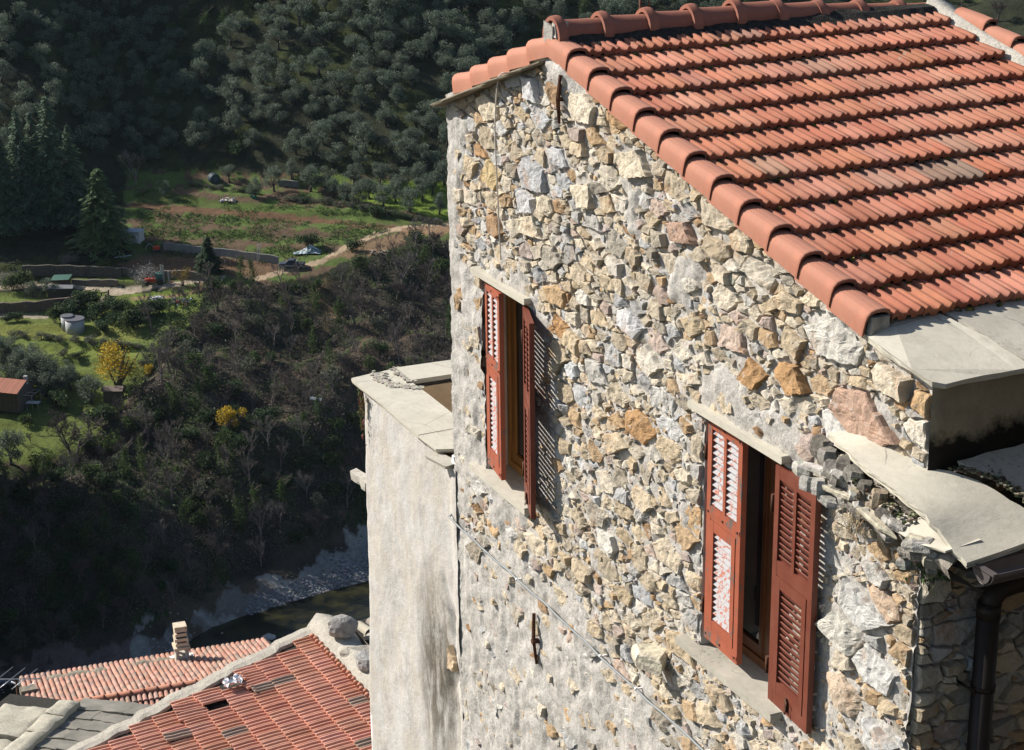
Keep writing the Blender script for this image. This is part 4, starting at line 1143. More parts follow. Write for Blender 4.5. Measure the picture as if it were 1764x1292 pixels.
ra.add([pa(-5.2, -3.8, -.02), pa(1.0, -3.8, -.02), pa(1.0, 1.1, -.02), pa(-.93, .72, -.02), pa(-5.2, -.5, -.02)], [(0, 1, 2, 3, 4)], 1)
rA = hAb(ra, 'roof', [M['tile'], M['moss']])
wa = MB()                                              # walls under the roof
ol = [(-5.1, -3.7), (1.35, -3.7), (1.35, 1.4), (.9, 1.3), (-.93, .92), (-2.62, .46), (-5.1, -.3)]
tp = [pa(s, t, -.06) for s, t in ol]; bt = [Vector((p.x, p.y, -24)) for p in tp]; k_ = len(ol)
wa.add(tp+bt, [(i, (i+1) % k_, k_+(i+1) % k_, k_+i) for i in range(k_)]+[tuple(range(k_))], 0)
hAb(wa, 'wall', [M['cement']])
# raking parapet cap: rendered strip following the roof edge
pc = MB(); vs = []
ss = np.linspace(-4.6, 1.25, 110)
for s in ss:
    t = edge_t(min(s, .9)) if s < .9 else 1.15+.05*(s-.9); w = float(fbm(s*4, 1.0, 161, 4))*.09
    for (dt, h) in ((-.06+w, -.02), (-.05+w, .03), (.06, .04+w*.2), (.19+w*.9, .03), (.20+w*.9, -.01), (.20, -.3)): vs.append(pa(s, t+dt, h))
pc.add(vs, [(a*6+i, a*6+i+1, (a+1)*6+i+1, (a+1)*6+i) for a in range(len(ss)-1) for i in range(5)], 0, (1, 1, 1), False)
hAb(pc, 'parapet', [M['render']])
# rendered ridge mass at the upper side, boulders lie on it
rm = MB(); vs = []
tt = np.linspace(-3.6, 1.36, 60)
for t in tt:
    w = float(fbm(t*2.2, 7.0, 171, 3)); w2 = float(fbm(t*2.2, 17.0, 172, 3))
    for (s, h) in ((.93+w*.06, -.02), (.97+w*.06, .06+w2*.05), (1.16, .14+w*.10), (1.38+w2*.10, .12+w2*.10), (1.50+w2*.12, .0), (1.52, -.4)): vs.append(pa(s, t, h))
rm.add(vs, [(a*6+i, a*6+i+1, (a+1)*6+i+1, (a+1)*6+i) for a in range(len(tt)-1) for i in range(5)], 0, (1, 1, 1), True)
rm.add(vs[-6:], [tuple(range(6))], 0)
hAb(rm, 'ridge_render', [M['render']])
rt = MB()
for i in range(22):
    t = 1.05-.2*i
    for k in range(2): rt.tube([pa(.93+.02*k, t-.03-.1*k, .045), pa(.90, t-.09-.1*k, .05)], .038, 7, 0, vary((.40, .175, .11), .1, r2), True, True)
hAb(rt, 'edge_tile', [M['tile']])
def boulder(name, c, sx, sy, sz, seed, col, label, cat, mats=None, group=None):
    mb = MB(); r = random.Random(seed)
    pl = [(Vector((r.gauss(0, 1), r.gauss(0, 1), r.gauss(0, 1))).normalized(), r.uniform(.62, .95)) for _ in range(14)]
    vs = []; nu, nv = 16, 10
    for j in range(nv+1):
        ph = PI*j/nv-PI/2
        for i in range(nu):
            th = 2*PI*i/nu; d = Vector((math.cos(th)*math.cos(ph), math.sin(th)*math.cos(ph), math.sin(ph)))
            q = min([1.0]+[dd/max(1e-3, n_.dot(d)) for n_, dd in pl if n_.dot(d) > 0])*r.uniform(.985, 1.015)
            vs.append((d.x*q*sx, d.y*q*sy, d.z*q*sz))
    mb.add(vs, [(j*nu+i, j*nu+(i+1) % nu, (j+1)*nu+(i+1) % nu, (j+1)*nu+i) for j in range(nv) for i in range(nu)], 0, col)
    o = mb.build(name, mats or [M['loose']]); o.location = c
    return tag(o, label, cat, group)
p = pa(1.27, .62, .25); boulder('boulder', p, .25, .24, .17, 3, (.25, .24, .22), 'grey boulder resting on the rendered ridge nearest the river', 'boulder')
p = pa(1.28, .08, .05); boulder('boulder', p, .34, .26, .10, 8, (.30, .275, .23), 'flat brownish stone sunk in the ridge between two boulders', 'stone')
p = pa(1.20, -.42, .20); boulder('boulder', p, .19, .20, .15, 5, (.30, .29, .27), 'smaller grey boulder on the rendered ridge beside the plastered wall', 'boulder')
# crumpled foil in the broken tiles
fo = MB(); r3 = random.Random(6)
fv = {}
for i in range(8):
    for j in range(8):
        fv[i, j] = pa(-.62+i*.035+r3.gauss(0, .014), .33+j*.028+r3.gauss(0, .014), .10+r3.uniform(0, .11))
fo.add([fv[i, j] for i in range(8) for j in range(8)], [(i*8+j, i*8+j+1, i*8+8+j+1, i*8+8+j) for i in range(7) for j in range(7)], 0)
tag(fo.build('crumpled_foil', [mat_simple('silver_foil', (.7, .7, .72), .35, .05, metal=.6)]), 'crumpled silver foil stuffed among the displaced roof tiles', 'foil')
# --- old grey tiled lean-to behind house A
oc = MB(); r4 = random.Random(12)
hD = thing('old_outbuilding', 'small outbuilding under old grey barrel tiles behind the boulders', 'outbuilding', (2.9, 23.2, -23))
for k in range(10):
    for rw in range(4):
        s = 1.62+.19*k; t = .95-.36*rw
        up_ = .06 - .05*rw*0
        a = pa(s, t, -.02+r4.uniform(-.01, .02)); b = pa(s+.02, t-.42, .015+r4.uniform(-.01, .02))
        vs = []
        for q, rd in ((a, .07), (b, .085)):
            for m_ in range(8):
                th = PI*m_/7; vs.append(q + gA*math.cos(th)*rd + nA_*math.sin(th)*rd*.9)
        oc.add(vs, [(m_, m_+1, 8+m_+1, 8+m_) for m_ in range(7)], 0, vary(r4.choice([(.30, .28, .24), (.24, .22, .19), (.38, .33, .27)]), .12, r4), True)
oc.add([pa(1.53, 1.1, -.05), pa(3.6, 1.1, -.05), pa(3.6, -.6, -.05), pa(1.53, -.6, -.05)], [(0, 1, 2, 3)], 1)
o = oc.build('roof', [M['tile_old'], M['moss']], hD); o.location = -Vector(hD.location)
wb = MB(); tp = [pa(1.56, 1.05, -.08), pa(3.5, 1.05, -.08), pa(3.5, -.6, -.08), pa(1.56, -.6, -.08)]; bt = [Vector((q.x, q.y, -24)) for q in tp]
wb.add(tp+bt, [(i, (i+1) % 4, 4+(i+1) % 4, 4+i) for i in range(4)], 0); o = wb.build('wall', [M['cement']], hD); o.location = -Vector(hD.location)

# --- house B : the long roof of pink barrel tiles with a chimney
d1 = ray(130, 1213); RB = Vector(CAM + d1/np.linalg.norm(d1)*72)
eB = Vector((.995, -.101, 0)).normalized(); fB = Vector((.101, .995, 0)).normalized(); slB = .25
hB = thing('riverside_house', 'house with long pink barrel tile roof and brick chimney above the river', 'house', (RB.x+3, RB.y+2, -46))
def hBb(mb, name, mats, par=None):
    o = mb.build(name, mats, par or hB)
    if par is None: o.location = -Vector(hB.location)
    return o
def pb(a, b, h=0.0): return RB + eB*a + fB*b + Vector((0, 0, -slB*abs(b)+h))
rb = MB(); r5 = random.Random(19)
TCB = [(.42, .215, .155), (.46, .265, .20), (.37, .175, .12), (.34, .205, .155), (.43, .225, .16), (.28, .19, .145)]
def barrel(mb, p, q, wv, r1, r2_, col, hh=1.0):
    vs = []
    d_ = (q-p).normalized(); nn_ = wv.cross(d_)
    if nn_.z < 0: nn_ = -nn_
    for c_, rd in ((p, r1), (q, r2_)):
        for m_ in range(7):
            th = PI*m_/6; vs.append(c_ + wv*math.cos(th)*rd + nn_*math.sin(th)*rd*hh)
    mb.add(vs, [(m_, m_+1, 7+m_+1, 7+m_) for m_ in range(6)], 0, col, True)
    mb.add(vs[7:]+[q], [(m_+1, m_, 7) for m_ in range(6)], 0, tuple(.8*x for x in col))
na = 48
for k in range(na):
    a = -1.55+.2*k
    for rw in range(13):
        b = .12+.38*rw
        if a < -1.2+.0*b and b > 4.7: continue
        j = r5.uniform(-.015, .015)
        barrel(rb, pb(a+j, b-.05, .03), pb(a+j, b+.42, .095), eB, .075, .092, vary(r5.choice(TCB), .1, r5), .85)
    for rw in range(4):
        b = -.12-.38*rw; j = r5.uniform(-.015, .015)
        if a < 1.0: continue
        barrel(rb, pb(a+j, b+.05, .03), pb(a+j, b-.42, .095), eB, .075, .092, vary(r5.choice(TCB), .1, r5), .85)
rb.add([pb(-1.7, 0), pb(8.1, 0), pb(8.1, 5.1), pb(-1.7, 5.1), pb(8.1, -1.7), pb(.9, -1.7), pb(.9, 0)], [(0, 1, 2, 3), (1, 6, 5, 4)], 1)
rBo = hBb(rb, 'roof', [M['tile_old'], M['moss']])
rg = MB()
for k in range(13):
    a = .3+.48*k
    rg.tube([tuple(pb(a-.25, 0, .05)), tuple(pb(a+.2, 0, .05)), tuple(pb(a+.26, 0, .055))], [.13, .135, .165], 10, 0, vary((.38, .16, .10), .1, r5))
hBb(rg, 'ridge_tile_row', [M['tile']], rBo)
mo = MB()
for (a0, a1, b) in ((-.7, 1.55, 4.15), (2.7, 4.3, 4.2), (4.5, 4.9, 4.3)):
    vs = []
    aa = np.linspace(a0, a1, 26)
    for a in aa:
        w = float(fbm(a*3, b, 181, 3))
        for db, h in ((-.35, .06), (-.2, .17+w*.1), (.1, .19+w*.1), (.3, .07)): vs.append(pb(a, b+db+w*.15, h))
    mo.add(vs, [(x*4+i, x*4+i+1, (x+1)*4+i+1, (x+1)*4+i) for x in range(25) for i in range(3)], 0, (1, 1, 1), True)
mo.box2(tuple(pb(-1.75, 2.3, .0)), tuple(pb(-1.2, 2.75, .34)), 0)
hBb(mo, 'mortar_patch', [mat_simple('lichen_mortar', (.21, .185, .14), .95, .5, 4, .8, 20, .03)], rBo)
wb = MB(); tp = [pb(-1.5, 4.9, -.1), pb(7.9, 4.9, -.1), pb(7.9, -1.6, -.1), pb(-1.5, -1.6, -.1)]; bt = [Vector((q.x, q.y, -50)) for q in tp]
rgd = [pb(-1.5, 0, -.1), pb(7.9, 0, -.1)]
wb.add(tp+bt+rgd, [(0, 1, 5, 4), (1, 9, 2, 6, 5), (2, 3, 7, 6), (3, 8, 0, 4, 7)], 0); hBb(wb, 'wall', [M['cement']])
# chimney: masonry shaft, flashing, pale louvred brick cap
cA_, cB_ = 4.45, 3.9
def cbx(mb, a0, a1, b0, b1, h0, h1, mi=0, col=(1, 1, 1)):
    base = RB + Vector((0, 0, -slB*cB_))
    vs = [base+eB*a+fB*b+Vector((0, 0, h)) for a in (a0, a1) for b in (b0, b1) for h in (h0, h1)]
    mb.add(vs, [(0, 1, 3, 2), (4, 6, 7, 5), (0, 4, 5, 1), (2, 3, 7, 6), (0, 2, 6, 4), (1, 5, 7, 3)], mi, col)
ch = MB(); w_ = .26
cbx(ch, cA_-w_, cA_+w_, cB_-w_, cB_+w_, -.1, .34, 0); cbx(ch, cA_-w_-.17, cA_+w_+.22, cB_-w_-.22, cB_+w_+.15, -.12, .10, 1)
for sx in (-1, 1):
    for sy in (-1, 1): cbx(ch, cA_+sx*(w_-.07)-.06, cA_+sx*(w_-.07)+.06, cB_+sy*(w_-.07)-.06, cB_+sy*(w_-.07)+.06, .34, .62, 0, (.5, .2, .1))
cho = hBb(ch, 'chimney', [M['cement'], M['white']])
cp = MB()
cbx(cp, cA_-w_-.05, cA_+w_+.05, cB_-w_-.05, cB_+w_+.05, .62, .72)
for i in range(4):
    h = .76+.20*i; q = w_-.02+.02*math.sin(i*2.0)
    cbx(cp, cA_-q, cA_+q, cB_-q, cB_+q, h, h+.125)
    cbx(cp, cA_-q+.06, cA_+q-.06, cB_-q+.06, cB_+q-.06, h+.125, h+.21, 1)
cbx(cp, cA_-w_+.02, cA_+w_-.02, cB_-w_+.02, cB_+w_-.02, 1.50, 1.58)
hBb(cp, 'chimney_cap', [mat_simple('pale_firebrick', (.55, .46, .34), .9, .2, 3, .5, 20, .02, col2=(.45, .27, .10), lo=.55, hi=.7), M['moss']], cho)
# --- house C : mossy slate roof with a rendered coping
d2 = ray(110, 1245); PC = Vector(CAM + d2/np.linalg.norm(d2)*36)
hC = thing('slate_roofed_shed', 'shed with mossy slate slab roof and lichen spotted coping', 'shed', (PC.x, PC.y, -28))
ncz = Vector((0, 0, 1))
gC = Vector((FH[0], FH[1], 0)); eC = Vector((RH[0], RH[1], 0))
gC2 = Matrix.Rotation(math.radians(-14), 3, 'Z') @ gC; eC2 = Matrix.Rotation(math.radians(-14), 3, 'Z') @ eC
def pcv(a, b, h=0.0): return PC + eC2*a + gC2*b + Vector((0, 0, -.10*b+h))
sc_ = MB(); r6 = random.Random(15)
for rw in range(7):
    b0 = -2.0+.42*rw + 0.0; a = -.12
    while a < 3.2:
        w = r6.uniform(.35, .75)
        S = [pcv(a, b0+r6.uniform(-.06, .06), .05+.05*r6.random()), pcv(a+w, b0+r6.uniform(-.06, .06), .05+.05*r6.random()), pcv(a+w+r6.uniform(-.05, .05), b0+.56, .02+.03*r6.random()), pcv(a+r6.uniform(-.05, .05), b0+.56, .02+.03*r6.random())]
        slab(sc_, S, .05, r6, 0, (1, 1, 1), .035, .10); a += w-.03
sc_.add([pcv(-1.6, -2.2, -.03), pcv(3.3, -2.2, -.03), pcv(3.3, 1.0, -.03), pcv(-1.6, 1.0, -.03)], [(0, 1, 2, 3)], 1)
lichenslate = mat_slate('lichen_slate', (.16, .15, .125), (.26, .24, .20), (.34, .19, .05), .66)
o = sc_.build('roof', [lichenslate, M['moss']], hC); o.location = -Vector(hC.location)
cc = MB()
for (a0, a1, b0, b1, h1) in ((-.36, .02, -.02, .62, .20), (-.36, .04, -.75, -.05, .19), (-.34, .05, -2.2, -.78, .185), (-1.35, -.37, -.9, .36, .11), (-2.6, -1.36, -1.0, .12, .05), (-2.6, -.38, -2.2, -1.0, .05)):
    na_, nb2 = max(4, int((a1-a0)/.06)), max(4, int((b1-b0)/.06)); vs = []
    for i in range(na_+1):
        for j in range(nb2+1):
            a_ = a0+(a1-a0)*i/na_; b_ = b0+(b1-b0)*j/nb2
            ed = min(i, na_-i, j, nb2-j); hh = h1+float(fbm(a_*3+9, b_*3, 191, 4))*.05-(.035 if ed == 0 else 0)
            a_ += float(fbm(a_*5, b_*5, 192, 2))*.03; b_ += float(fbm(a_*5, b_*5, 193, 2))*.03
            vs.append(pcv(a_, b_, hh))
    cc.add(vs, [(i*(nb2+1)+j, i*(nb2+1)+j+1, (i+1)*(nb2+1)+j+1, (i+1)*(nb2+1)+j) for i in range(na_) for j in range(nb2)], 0, (1, 1, 1), True)
    rim = [i*(nb2+1) for i in range(na_+1)]+[na_*(nb2+1)+j for j in range(1, nb2+1)]+[i*(nb2+1)+nb2 for i in range(na_-1, -1, -1)]+[j for j in range(nb2-1, 0, -1)]
    q = len(rim); cc.add([vs[i] for i in rim]+[vs[i]-Vector((0, 0, h1+.25)) for i in rim], [(k, (k+1) % q, q+(k+1) % q, q+k) for k in range(q)], 0)
o = cc.build('coping', [mat_mortar('lichen_render', (.46, .43, .345), (.36, .33, .26), (.15, .135, .10), .8)], hC); o.location = -Vector(hC.location)
wb = MB(); tp = [pcv(-2.5, -2.1, -.1), pcv(3.2, -2.1, -.1), pcv(3.2, .9, -.1), pcv(-2.5, .3, -.1)]; bt = [Vector((q.x, q.y, -36)) for q in tp]
wb.add(tp+bt, [(i, (i+1) % 4, 4+(i+1) % 4, 4+i) for i in range(4)], 0); o = wb.build('wall', [M['cement']], hC); o.location = -Vector(hC.location)
ct = MB(); r8 = random.Random(2)
q0 = pcv(-1.35, -1.55, .10); ct.box(tuple(q0), (.32, .2, .05), 0, (.30, .13, .08), Matrix.Rotation(YAW-.2-PI/2, 3, 'Z'), .08); ct.box(tuple(q0+Vector((0, 0, -.08))), (.29, .17, .05), 0, (.15, .06, .04), Matrix.Rotation(YAW-.2-PI/2, 3, 'Z'), .05)
tag(ct.build('clay_block', [M['tile_old']]), 'brown clay block lying on the lichen spotted coping', 'block')
# --- tv aerial
da = ray(34, 1230); PT = Vector(CAM + da/np.linalg.norm(da)*40)
ant = thing('tv_antenna', 'television antenna with two booms on a thin rusty mast', 'antenna', (PT.x, PT.y, PT.z-3))
def anb(mb, name, mats):
    o = mb.build(name, mats, ant); o.location = -Vector(ant.location); return o
E3 = Vector((RH[0], RH[1], 0)); F3 = Vector((FH[0], FH[1], 0)); U3 = Vector((0, 0, 1))
am = MB(); top = PT+U3*.78
am.tube([PT-U3*3, top], .022, 8); anb(am, 'mast', [M['rust']])
bm_ = MB(); b1 = top+U3*.0
bm_.tube([b1-E3*1.1, b1+E3*.48], .012, 6); bm_.tube([b1-E3*.1-U3*.06, b1+E3*.05-U3*.14, b1+E3*.08], .02, 6)
for k, l in enumerate((.36, .42, .46, .50)):
    c_ = b1+E3*(.44-.27*k); dv = (E3*.42+F3*.75+U3*.12).normalized()
    bm_.tube([c_-dv*l*.9, c_+dv*l*.9], .007, 5)
anb(bm_, 'boom', [M['metal']])
b2 = MB(); c0 = PT+U3*.02
b2.tube([c0, c0-E3*.45+U3*.16, c0-E3*1.3+U3*.42], .012, 6)
for k in range(9):
    c_ = c0-E3*(.12+.1*k)+U3*(.04+.035*k)
    b2.tube([c_-U3*.13+E3*.03, c_+U3*.15-E3*.03], .0055, 4)
anb(b2, 'reflector', [M['metal']])

# --- unseen house added to shade the front wall, near black to cut bounce
nb_ = thing('added_shade_house', 'unseen house added across the alley to shade the front wall', 'house', (4.0, 3.5, -16))
w = MB(); w.box2((-.5-4, 1.0-3.5, -.5), (8-4, 5.5-3.5, 16.4), 0); w.build('wall', [mat_simple('bounce_cutting_render', (.055, .048, .04), .95, .3, 2)], nb_)
w = MB(); w.add([(-.6-4, .8-3.5, 16.4), (8.2-4, .8-3.5, 16.4), (8.2-4, 5.6-3.5, 16.4), (-.6-4, 5.6-3.5, 16.4), (-.6-4, 3.5-3.5, 17.4), (8.2-4, 3.5-3.5, 17.4)], [(0, 1, 5, 4), (2, 3, 4, 5), (0, 4, 3), (1, 2, 5)], 0, (.38, .16, .1)); w.build('roof', [M['tile_old']], nb_)
# ================================================================== THE VALLEY
# control columns: photo column -> list of (photo row, height) from the near river bank to the top of the opposite hill
ZR = -131.0
def uz(px, py, z):
    P = onz(px, py, z); d = P[:2]-CAM[:2]; u = d @ FH; return u, (d @ RH)/u
COLS = []
def column(px, far_w, foot, rows):
    pts = [(far_w, ZR), (foot, -128.5)] + rows
    us, az = [], []
    for y, z in pts:
        u, a = uz(px, y, z); us.append(u); az.append(a)
    zz = [z for _, z in pts]
    a = np.mean(az[2:])
    U0 = us[0]
    near = [(0, -16.2), (10, -16.5), (24, -21), (44, -36), (80, -72), (120, -104), (U0-34, -128.0), (U0-18, ZR)]
    un = [u for u, _ in near]+us; zn = [z for _, z in near]+zz
    ub, zb = un[-1], zn[-1]
    hk = 1.30-.55*min(1.5, max(-.2, px/1000)); un += [ub+45, ub+95, ub+200, ub+420, ub+900]; zn += [zb+23*hk, zb+52*hk, zb+118*hk, zb+250*hk, zb+430*hk]
    COLS.append((a, un, zn))
# rows (after water and foot): bank mid, bank edge, terrace 1, terrace 2, road, upper terrace, field back
column(-160, 1200, 1140, [(980, -122), (800, -115.5), (690, -111), (610, -107), (510, -103), (455, -100), (425, -98)])
column(0,   1180, 1130, [(980, -122), (780, -115), (690, -111), (610, -107), (500, -103), (455, -100), (430, -98.5)])
column(120, 1160, 1110, [(940, -121), (760, -114), (680, -110.5), (600, -106.8), (497, -102.6), (440, -99.2), (400, -97)])
column(250, 1130, 1085, [(880, -119), (650, -109.5), (605, -106.8), (560, -104.8), (495, -101.8), (440, -98.8), (305, -92.5)])
column(330, 1085, 1040, [(820, -117), (545, -104), (530, -103.2), (515, -102.5), (487, -101), (440, -98.6), (305, -92.6)])
column(400, 1062, 1000, [(780, -115.5), (492, -101.2), (488, -101), (482, -100.7), (470, -100), (440, -98.4), (312, -93)])
column(550, 1022, 950, [(730, -114), (474, -99.8), (470, -99.6), (466, -99.4), (460, -99.1), (440, -98), (330, -94)])
column(700, 985, 895, [(680, -113), (428, -97.6), (424, -97.4), (420, -97.3), (414, -97.1), (405, -96.7), (345, -94.3)])
column(850, 950, 860, [(650, -112), (408, -96.8), (404, -96.7), (400, -96.6), (396, -96.4), (390, -96.2), (360, -95)])
column(1100, 900, 820, [(620, -111), (400, -96.5), (396, -96.4), (392, -96.3), (388, -96.1), (384, -95.9), (370, -95.3)])
column(1500, 850, 780, [(600, -110), (395, -96.4), (392, -96.3), (388, -96.2), (384, -96.0), (380, -95.8), (375, -95.5)])
column(2000, 820, 760, [(590, -109.5), (390, -96.2), (387, -96.1), (384, -96.0), (381, -95.9), (378, -95.8), (375, -95.6)])
COLS.sort(key=lambda c: c[0])
CA = np.array([c[0] for c in COLS]); CU = np.array([c[1] for c in COLS]); CZ = np.array([c[2] for c in COLS])
def terr(X, Y, noise=True):
    X = np.asarray(X, float); Y = np.asarray(Y, float)
    dx, dy = X-CAM[0], Y-CAM[1]
    u = np.maximum(dx*FH[0]+dy*FH[1], 1e-3); a = np.clip((dx*RH[0]+dy*RH[1])/u, CA[0], CA[-1])
    k = np.clip(np.searchsorted(CA, a)-1, 0, len(CA)-2); f = (a-CA[k])/(CA[k+1]-CA[k])
    f = f*f*(3-2*f)*.5+f*.5
    U = CU[k]*(1-f)[..., None]+CU[k+1]*f[..., None]; Z = CZ[k]*(1-f)[..., None]+CZ[k+1]*f[..., None]
    z = np.full(u.shape, -16.2)
    for j in range(U.shape[-1]-1):
        m = (u >= U[..., j]) & (u < U[..., j+1])
        t = (u-U[..., j])/np.maximum(U[..., j+1]-U[..., j], 1e-3)
        z = np.where(m, Z[..., j]*(1-t)+Z[..., j+1]*t, z)
    z = np.where(u >= U[..., -1], Z[..., -1], z)
    if noise:
        nn_ = U.shape[-1]
        back = U[..., 16]; edge = U[..., 11]; foot = U[..., 9]; wat = U[..., 8]
        hill = np.clip((u-back-2)/10, 0, 1); bank = np.clip((u-foot)/6, 0, 1)*np.clip((edge-u)/8, 0, 1)
        z = z + hill*(fbm(X*.022, Y*.022, 201, 3)*9 + fbm(X*.11, Y*.11, 205, 3)*1.6)*np.clip((u-back)/60, .12, 1)
        z = z + bank*(fbm(X*.06, Y*.06, 211, 4)*7.5)
        z = z + np.clip((u-wat)/4, 0, 1)*np.clip((foot+8-u)/6, 0, 1)*fbm(X*.14, Y*.14, 221, 4)*1.3
        # unseen spur added left of the view, shaped to put the river in shade
        a0 = (dx*RH[0]+dy*RH[1])/u
        sp = np.clip((-.322-a0)/.035, 0, 1)*np.clip((304-u)/7, 0, 1)*np.clip((u-212)/14, 0, 1)
        z = np.maximum(z, z*(1-sp)+(-70+fbm(X*.05, Y*.05, 251, 3)*9)*sp)
        # dry stone terraces: steps of about a metre on the field and the grove
        st_ = np.clip((u-edge-4)/6, 0, 1); T = 1.25
        w = z+fbm(X*.03, Y*.03, 231, 2)*.8
        ph = w/T-np.floor(w/T)
        z = z + st_*(1-.75*hill)*T*(np.clip((ph-.72)/.28, 0, 1)*1.0-ph)*.62
        z = z + fbm(X*.5, Y*.5, 241, 2)*.14*np.clip((u-60)/40, 0, 1)
    return z
def hit(px, py):
    d = ray(px, py); dh = d[:2] @ FH; a = (d[:2] @ RH)/dh; sl_ = d[2]/dh
    c = int(np.clip(np.searchsorted(aa, a), 1, len(aa)-1)); f = min(1, max(0, (a-aa[c-1])/(aa[c]-aa[c-1])))
    h = GZz[:, c-1]*(1-f)+GZz[:, c]*f - sl_*uu
    m = (h > 0) & (uu > 140); i = int(np.argmax(m))
    if not m[i]: return None
    t = h[i-1]/(h[i-1]-h[i]); u = uu[i-1]+(uu[i]-uu[i-1])*t
    return Vector((CAM[0]+u*(FH[0]+RH[0]*a), CAM[1]+u*(FH[1]+RH[1]*a), sl_*u))
def at(px, py):
    return hit(px, py)
# ground mesh
uu = np.concatenate([np.linspace(1, 120, 40), np.linspace(124, 236, 40), np.arange(238, 470, .62), np.linspace(471, 700, 110), np.linspace(710, 1500, 40)])
aa = np.concatenate([np.linspace(-.75, -.39, 20), np.linspace(-.38, -.285, 22), np.linspace(-.283, .02, 300), np.linspace(.024, .46, 110)])
Ug, Ag = np.meshgrid(uu, aa, indexing='ij')
GX = CAM[0]+Ug*(FH[0]+RH[0]*Ag); GYy = CAM[1]+Ug*(FH[1]+RH[1]*Ag)
GZz = terr(GX, GYy)
P3 = np.stack([GX, GYy, GZz], -1)
pxg, pyg = project(P3.reshape(-1, 3)); pxg = pxg.reshape(GX.shape); pyg = pyg.reshape(GX.shape)
# what the ground is made of
Cg = np.zeros(GX.shape+(3,)); Cg[:] = (.034, .038, .022)
n1 = fbm(GX*.09, GYy*.09, 301, 4); n2 = fbm(GX*.35, GYy*.35, 311, 3); n3 = fbm(GX*1.3, GYy*1.3, 321, 2)
def paint(mask, col, w=1.0):
    global Cg
    m = np.clip(mask, 0, 1)[..., None]*w; Cg = Cg*(1-m)+np.array(col)*m
dxh, dyh = GX-CAM[0], GYy-CAM[1]
# grass between the olives
paint((n1 > .05) & (Ug > 340), (.05, .062, .02), .6)
FIELD = [(215, 292), (420, 296), (600, 300), (790, 320), (790, 420), (700, 400), (560, 470), (480, 490), (380, 500), (225, 480), (215, 400)]
F = in_poly(pxg+n2*14, pyg+n3*3, FIELD)
ph = (pyg + .0*pxg - (pxg-500)*.075 + n1*10)
paint(F, (.118, .083, .054))
band = np.abs(((ph+3) % 26)-13)/13.0
paint(F & (band*.7+n2*1.8+n1*.6+n3*.7 > .30), (.095, .13, .04))
paint(F & (n2*1.4+n1 > .42), (.10, .145, .04))
paint(in_poly(pxg, pyg, [(640, 310), (790, 315), (790, 385), (690, 360), (600, 340)]), (.14, .20, .035))
paint(in_poly(pxg, pyg+n2*8, [(230, 325), (480, 352), (770, 380), (770, 395), (480, 368), (230, 345)]), (.08, .115, .03), .8)
paint(in_poly(pxg, pyg+n2*6, [(225, 350), (470, 366), (700, 392), (700, 402), (470, 378), (225, 360)]), (.14, .085, .05))
paint(in_poly(pxg, pyg+n2*6, [(245, 440), (480, 452), (480, 475), (300, 470), (200, 458)]), (.145, .092, .056))
# left meadow terraces
paint(in_poly(pxg, pyg+n2*6, [(-200, 505), (130, 500), (260, 512), (350, 505), (340, 545), (250, 640), (240, 690), (140, 800), (-200, 800)]), (.12, .15, .042))
paint(in_poly(pxg, pyg+n2*4, [(225, 506), (330, 500), (330, 520), (290, 540), (225, 530)]), (.14, .19, .04))
paint(in_poly(pxg, pyg+n2*4, [(-200, 552), (245, 562), (245, 588), (-200, 572)]), (.17, .185, .05))
paint(in_poly(pxg, pyg+n2*4, [(-200, 585), (245, 598), (245, 625), (100, 612), (-200, 600)]), (.165, .20, .048))
paint(in_poly(pxg, pyg+n2*4, [(120, 478), (230, 478), (230, 486), (120, 484)]), (.10, .135, .03))
# dry stone wall lines of the meadow
def wline(pts, wd, col, w=.9):
    d = np.full(GX.shape, 1e9)
    for (x1, y1), (x2, y2) in zip(pts[:-1], pts[1:]): d = np.minimum(d, dist_seg(pxg, pyg, x1, y1, x2, y2))
    paint(d+n3*1.0 < wd, col, w)
# roads
wline([(-60, 500), (60, 492), (130, 494), (190, 499), (240, 498), (300, 490), (385, 476)], 3.6, (.42, .35, .26))
wline([(175, 520), (195, 504), (240, 498)], 5.5, (.42, .35, .26))
wline([(-60, 546), (20, 543), (80, 546)], 3.6, (.34, .29, .22))
wline([(225, 514), (300, 510), (345, 500)], 2.2, (.24, .16, .10))
wline([(440, 482), (500, 463), (555, 450), (600, 424), (650, 402), (690, 394), (780, 388)], 4.2, (.44, .33, .22))
paint(in_poly(pxg, pyg+n2*5, [(560, 450), (640, 440), (700, 420), (690, 400), (640, 415), (600, 430)]), (.21, .14, .085), .9)
paint(in_poly(pxg, pyg+n2*5, [(690, 392), (790, 385), (790, 402), (700, 408)]), (.26, .165, .10), .9)
# bank and river bed
fw_u = np.interp(Ag.ravel(), CA, CU[:, 8]).reshape(GX.shape); ft_u = np.interp(Ag.ravel(), CA, CU[:, 9]).reshape(GX.shape); ed_u = np.interp(Ag.ravel(), CA, CU[:, 11]).reshape(GX.shape)
bank = (Ug > ft_u-1+n2*6) & (Ug < ed_u-3+n2*4)
paint(bank, (.06, .052, .04)); paint(bank & (n1 > .1), (.09, .07, .05)); paint(bank & (n2 > .2), (.045, .056, .025))
paint(in_poly(pxg+n2*20, pyg+n1*20, [(555, 470), (590, 480), (590, 560), (545, 600), (520, 560)]), (.15, .105, .06), .55)
bed = (Ug < ft_u+n2*7) & (Ug > 150)
paint(bed, (.25, .25, .235)); paint(bed & (n1 > .10), (.16, .145, .13))
paint(bed & (pxg+n2*50 < 235), (.14, .105, .10))
paint(bed & (pyg < 1180) & (np.abs(pyg-(1075-(pxg-440)*.42)) < 34+n1*30) & (pxg > 430) & (Ug > fw_u-1), (.15, .155, .16))
paint(bed & (Ug < fw_u-17) , (.20, .21, .23))
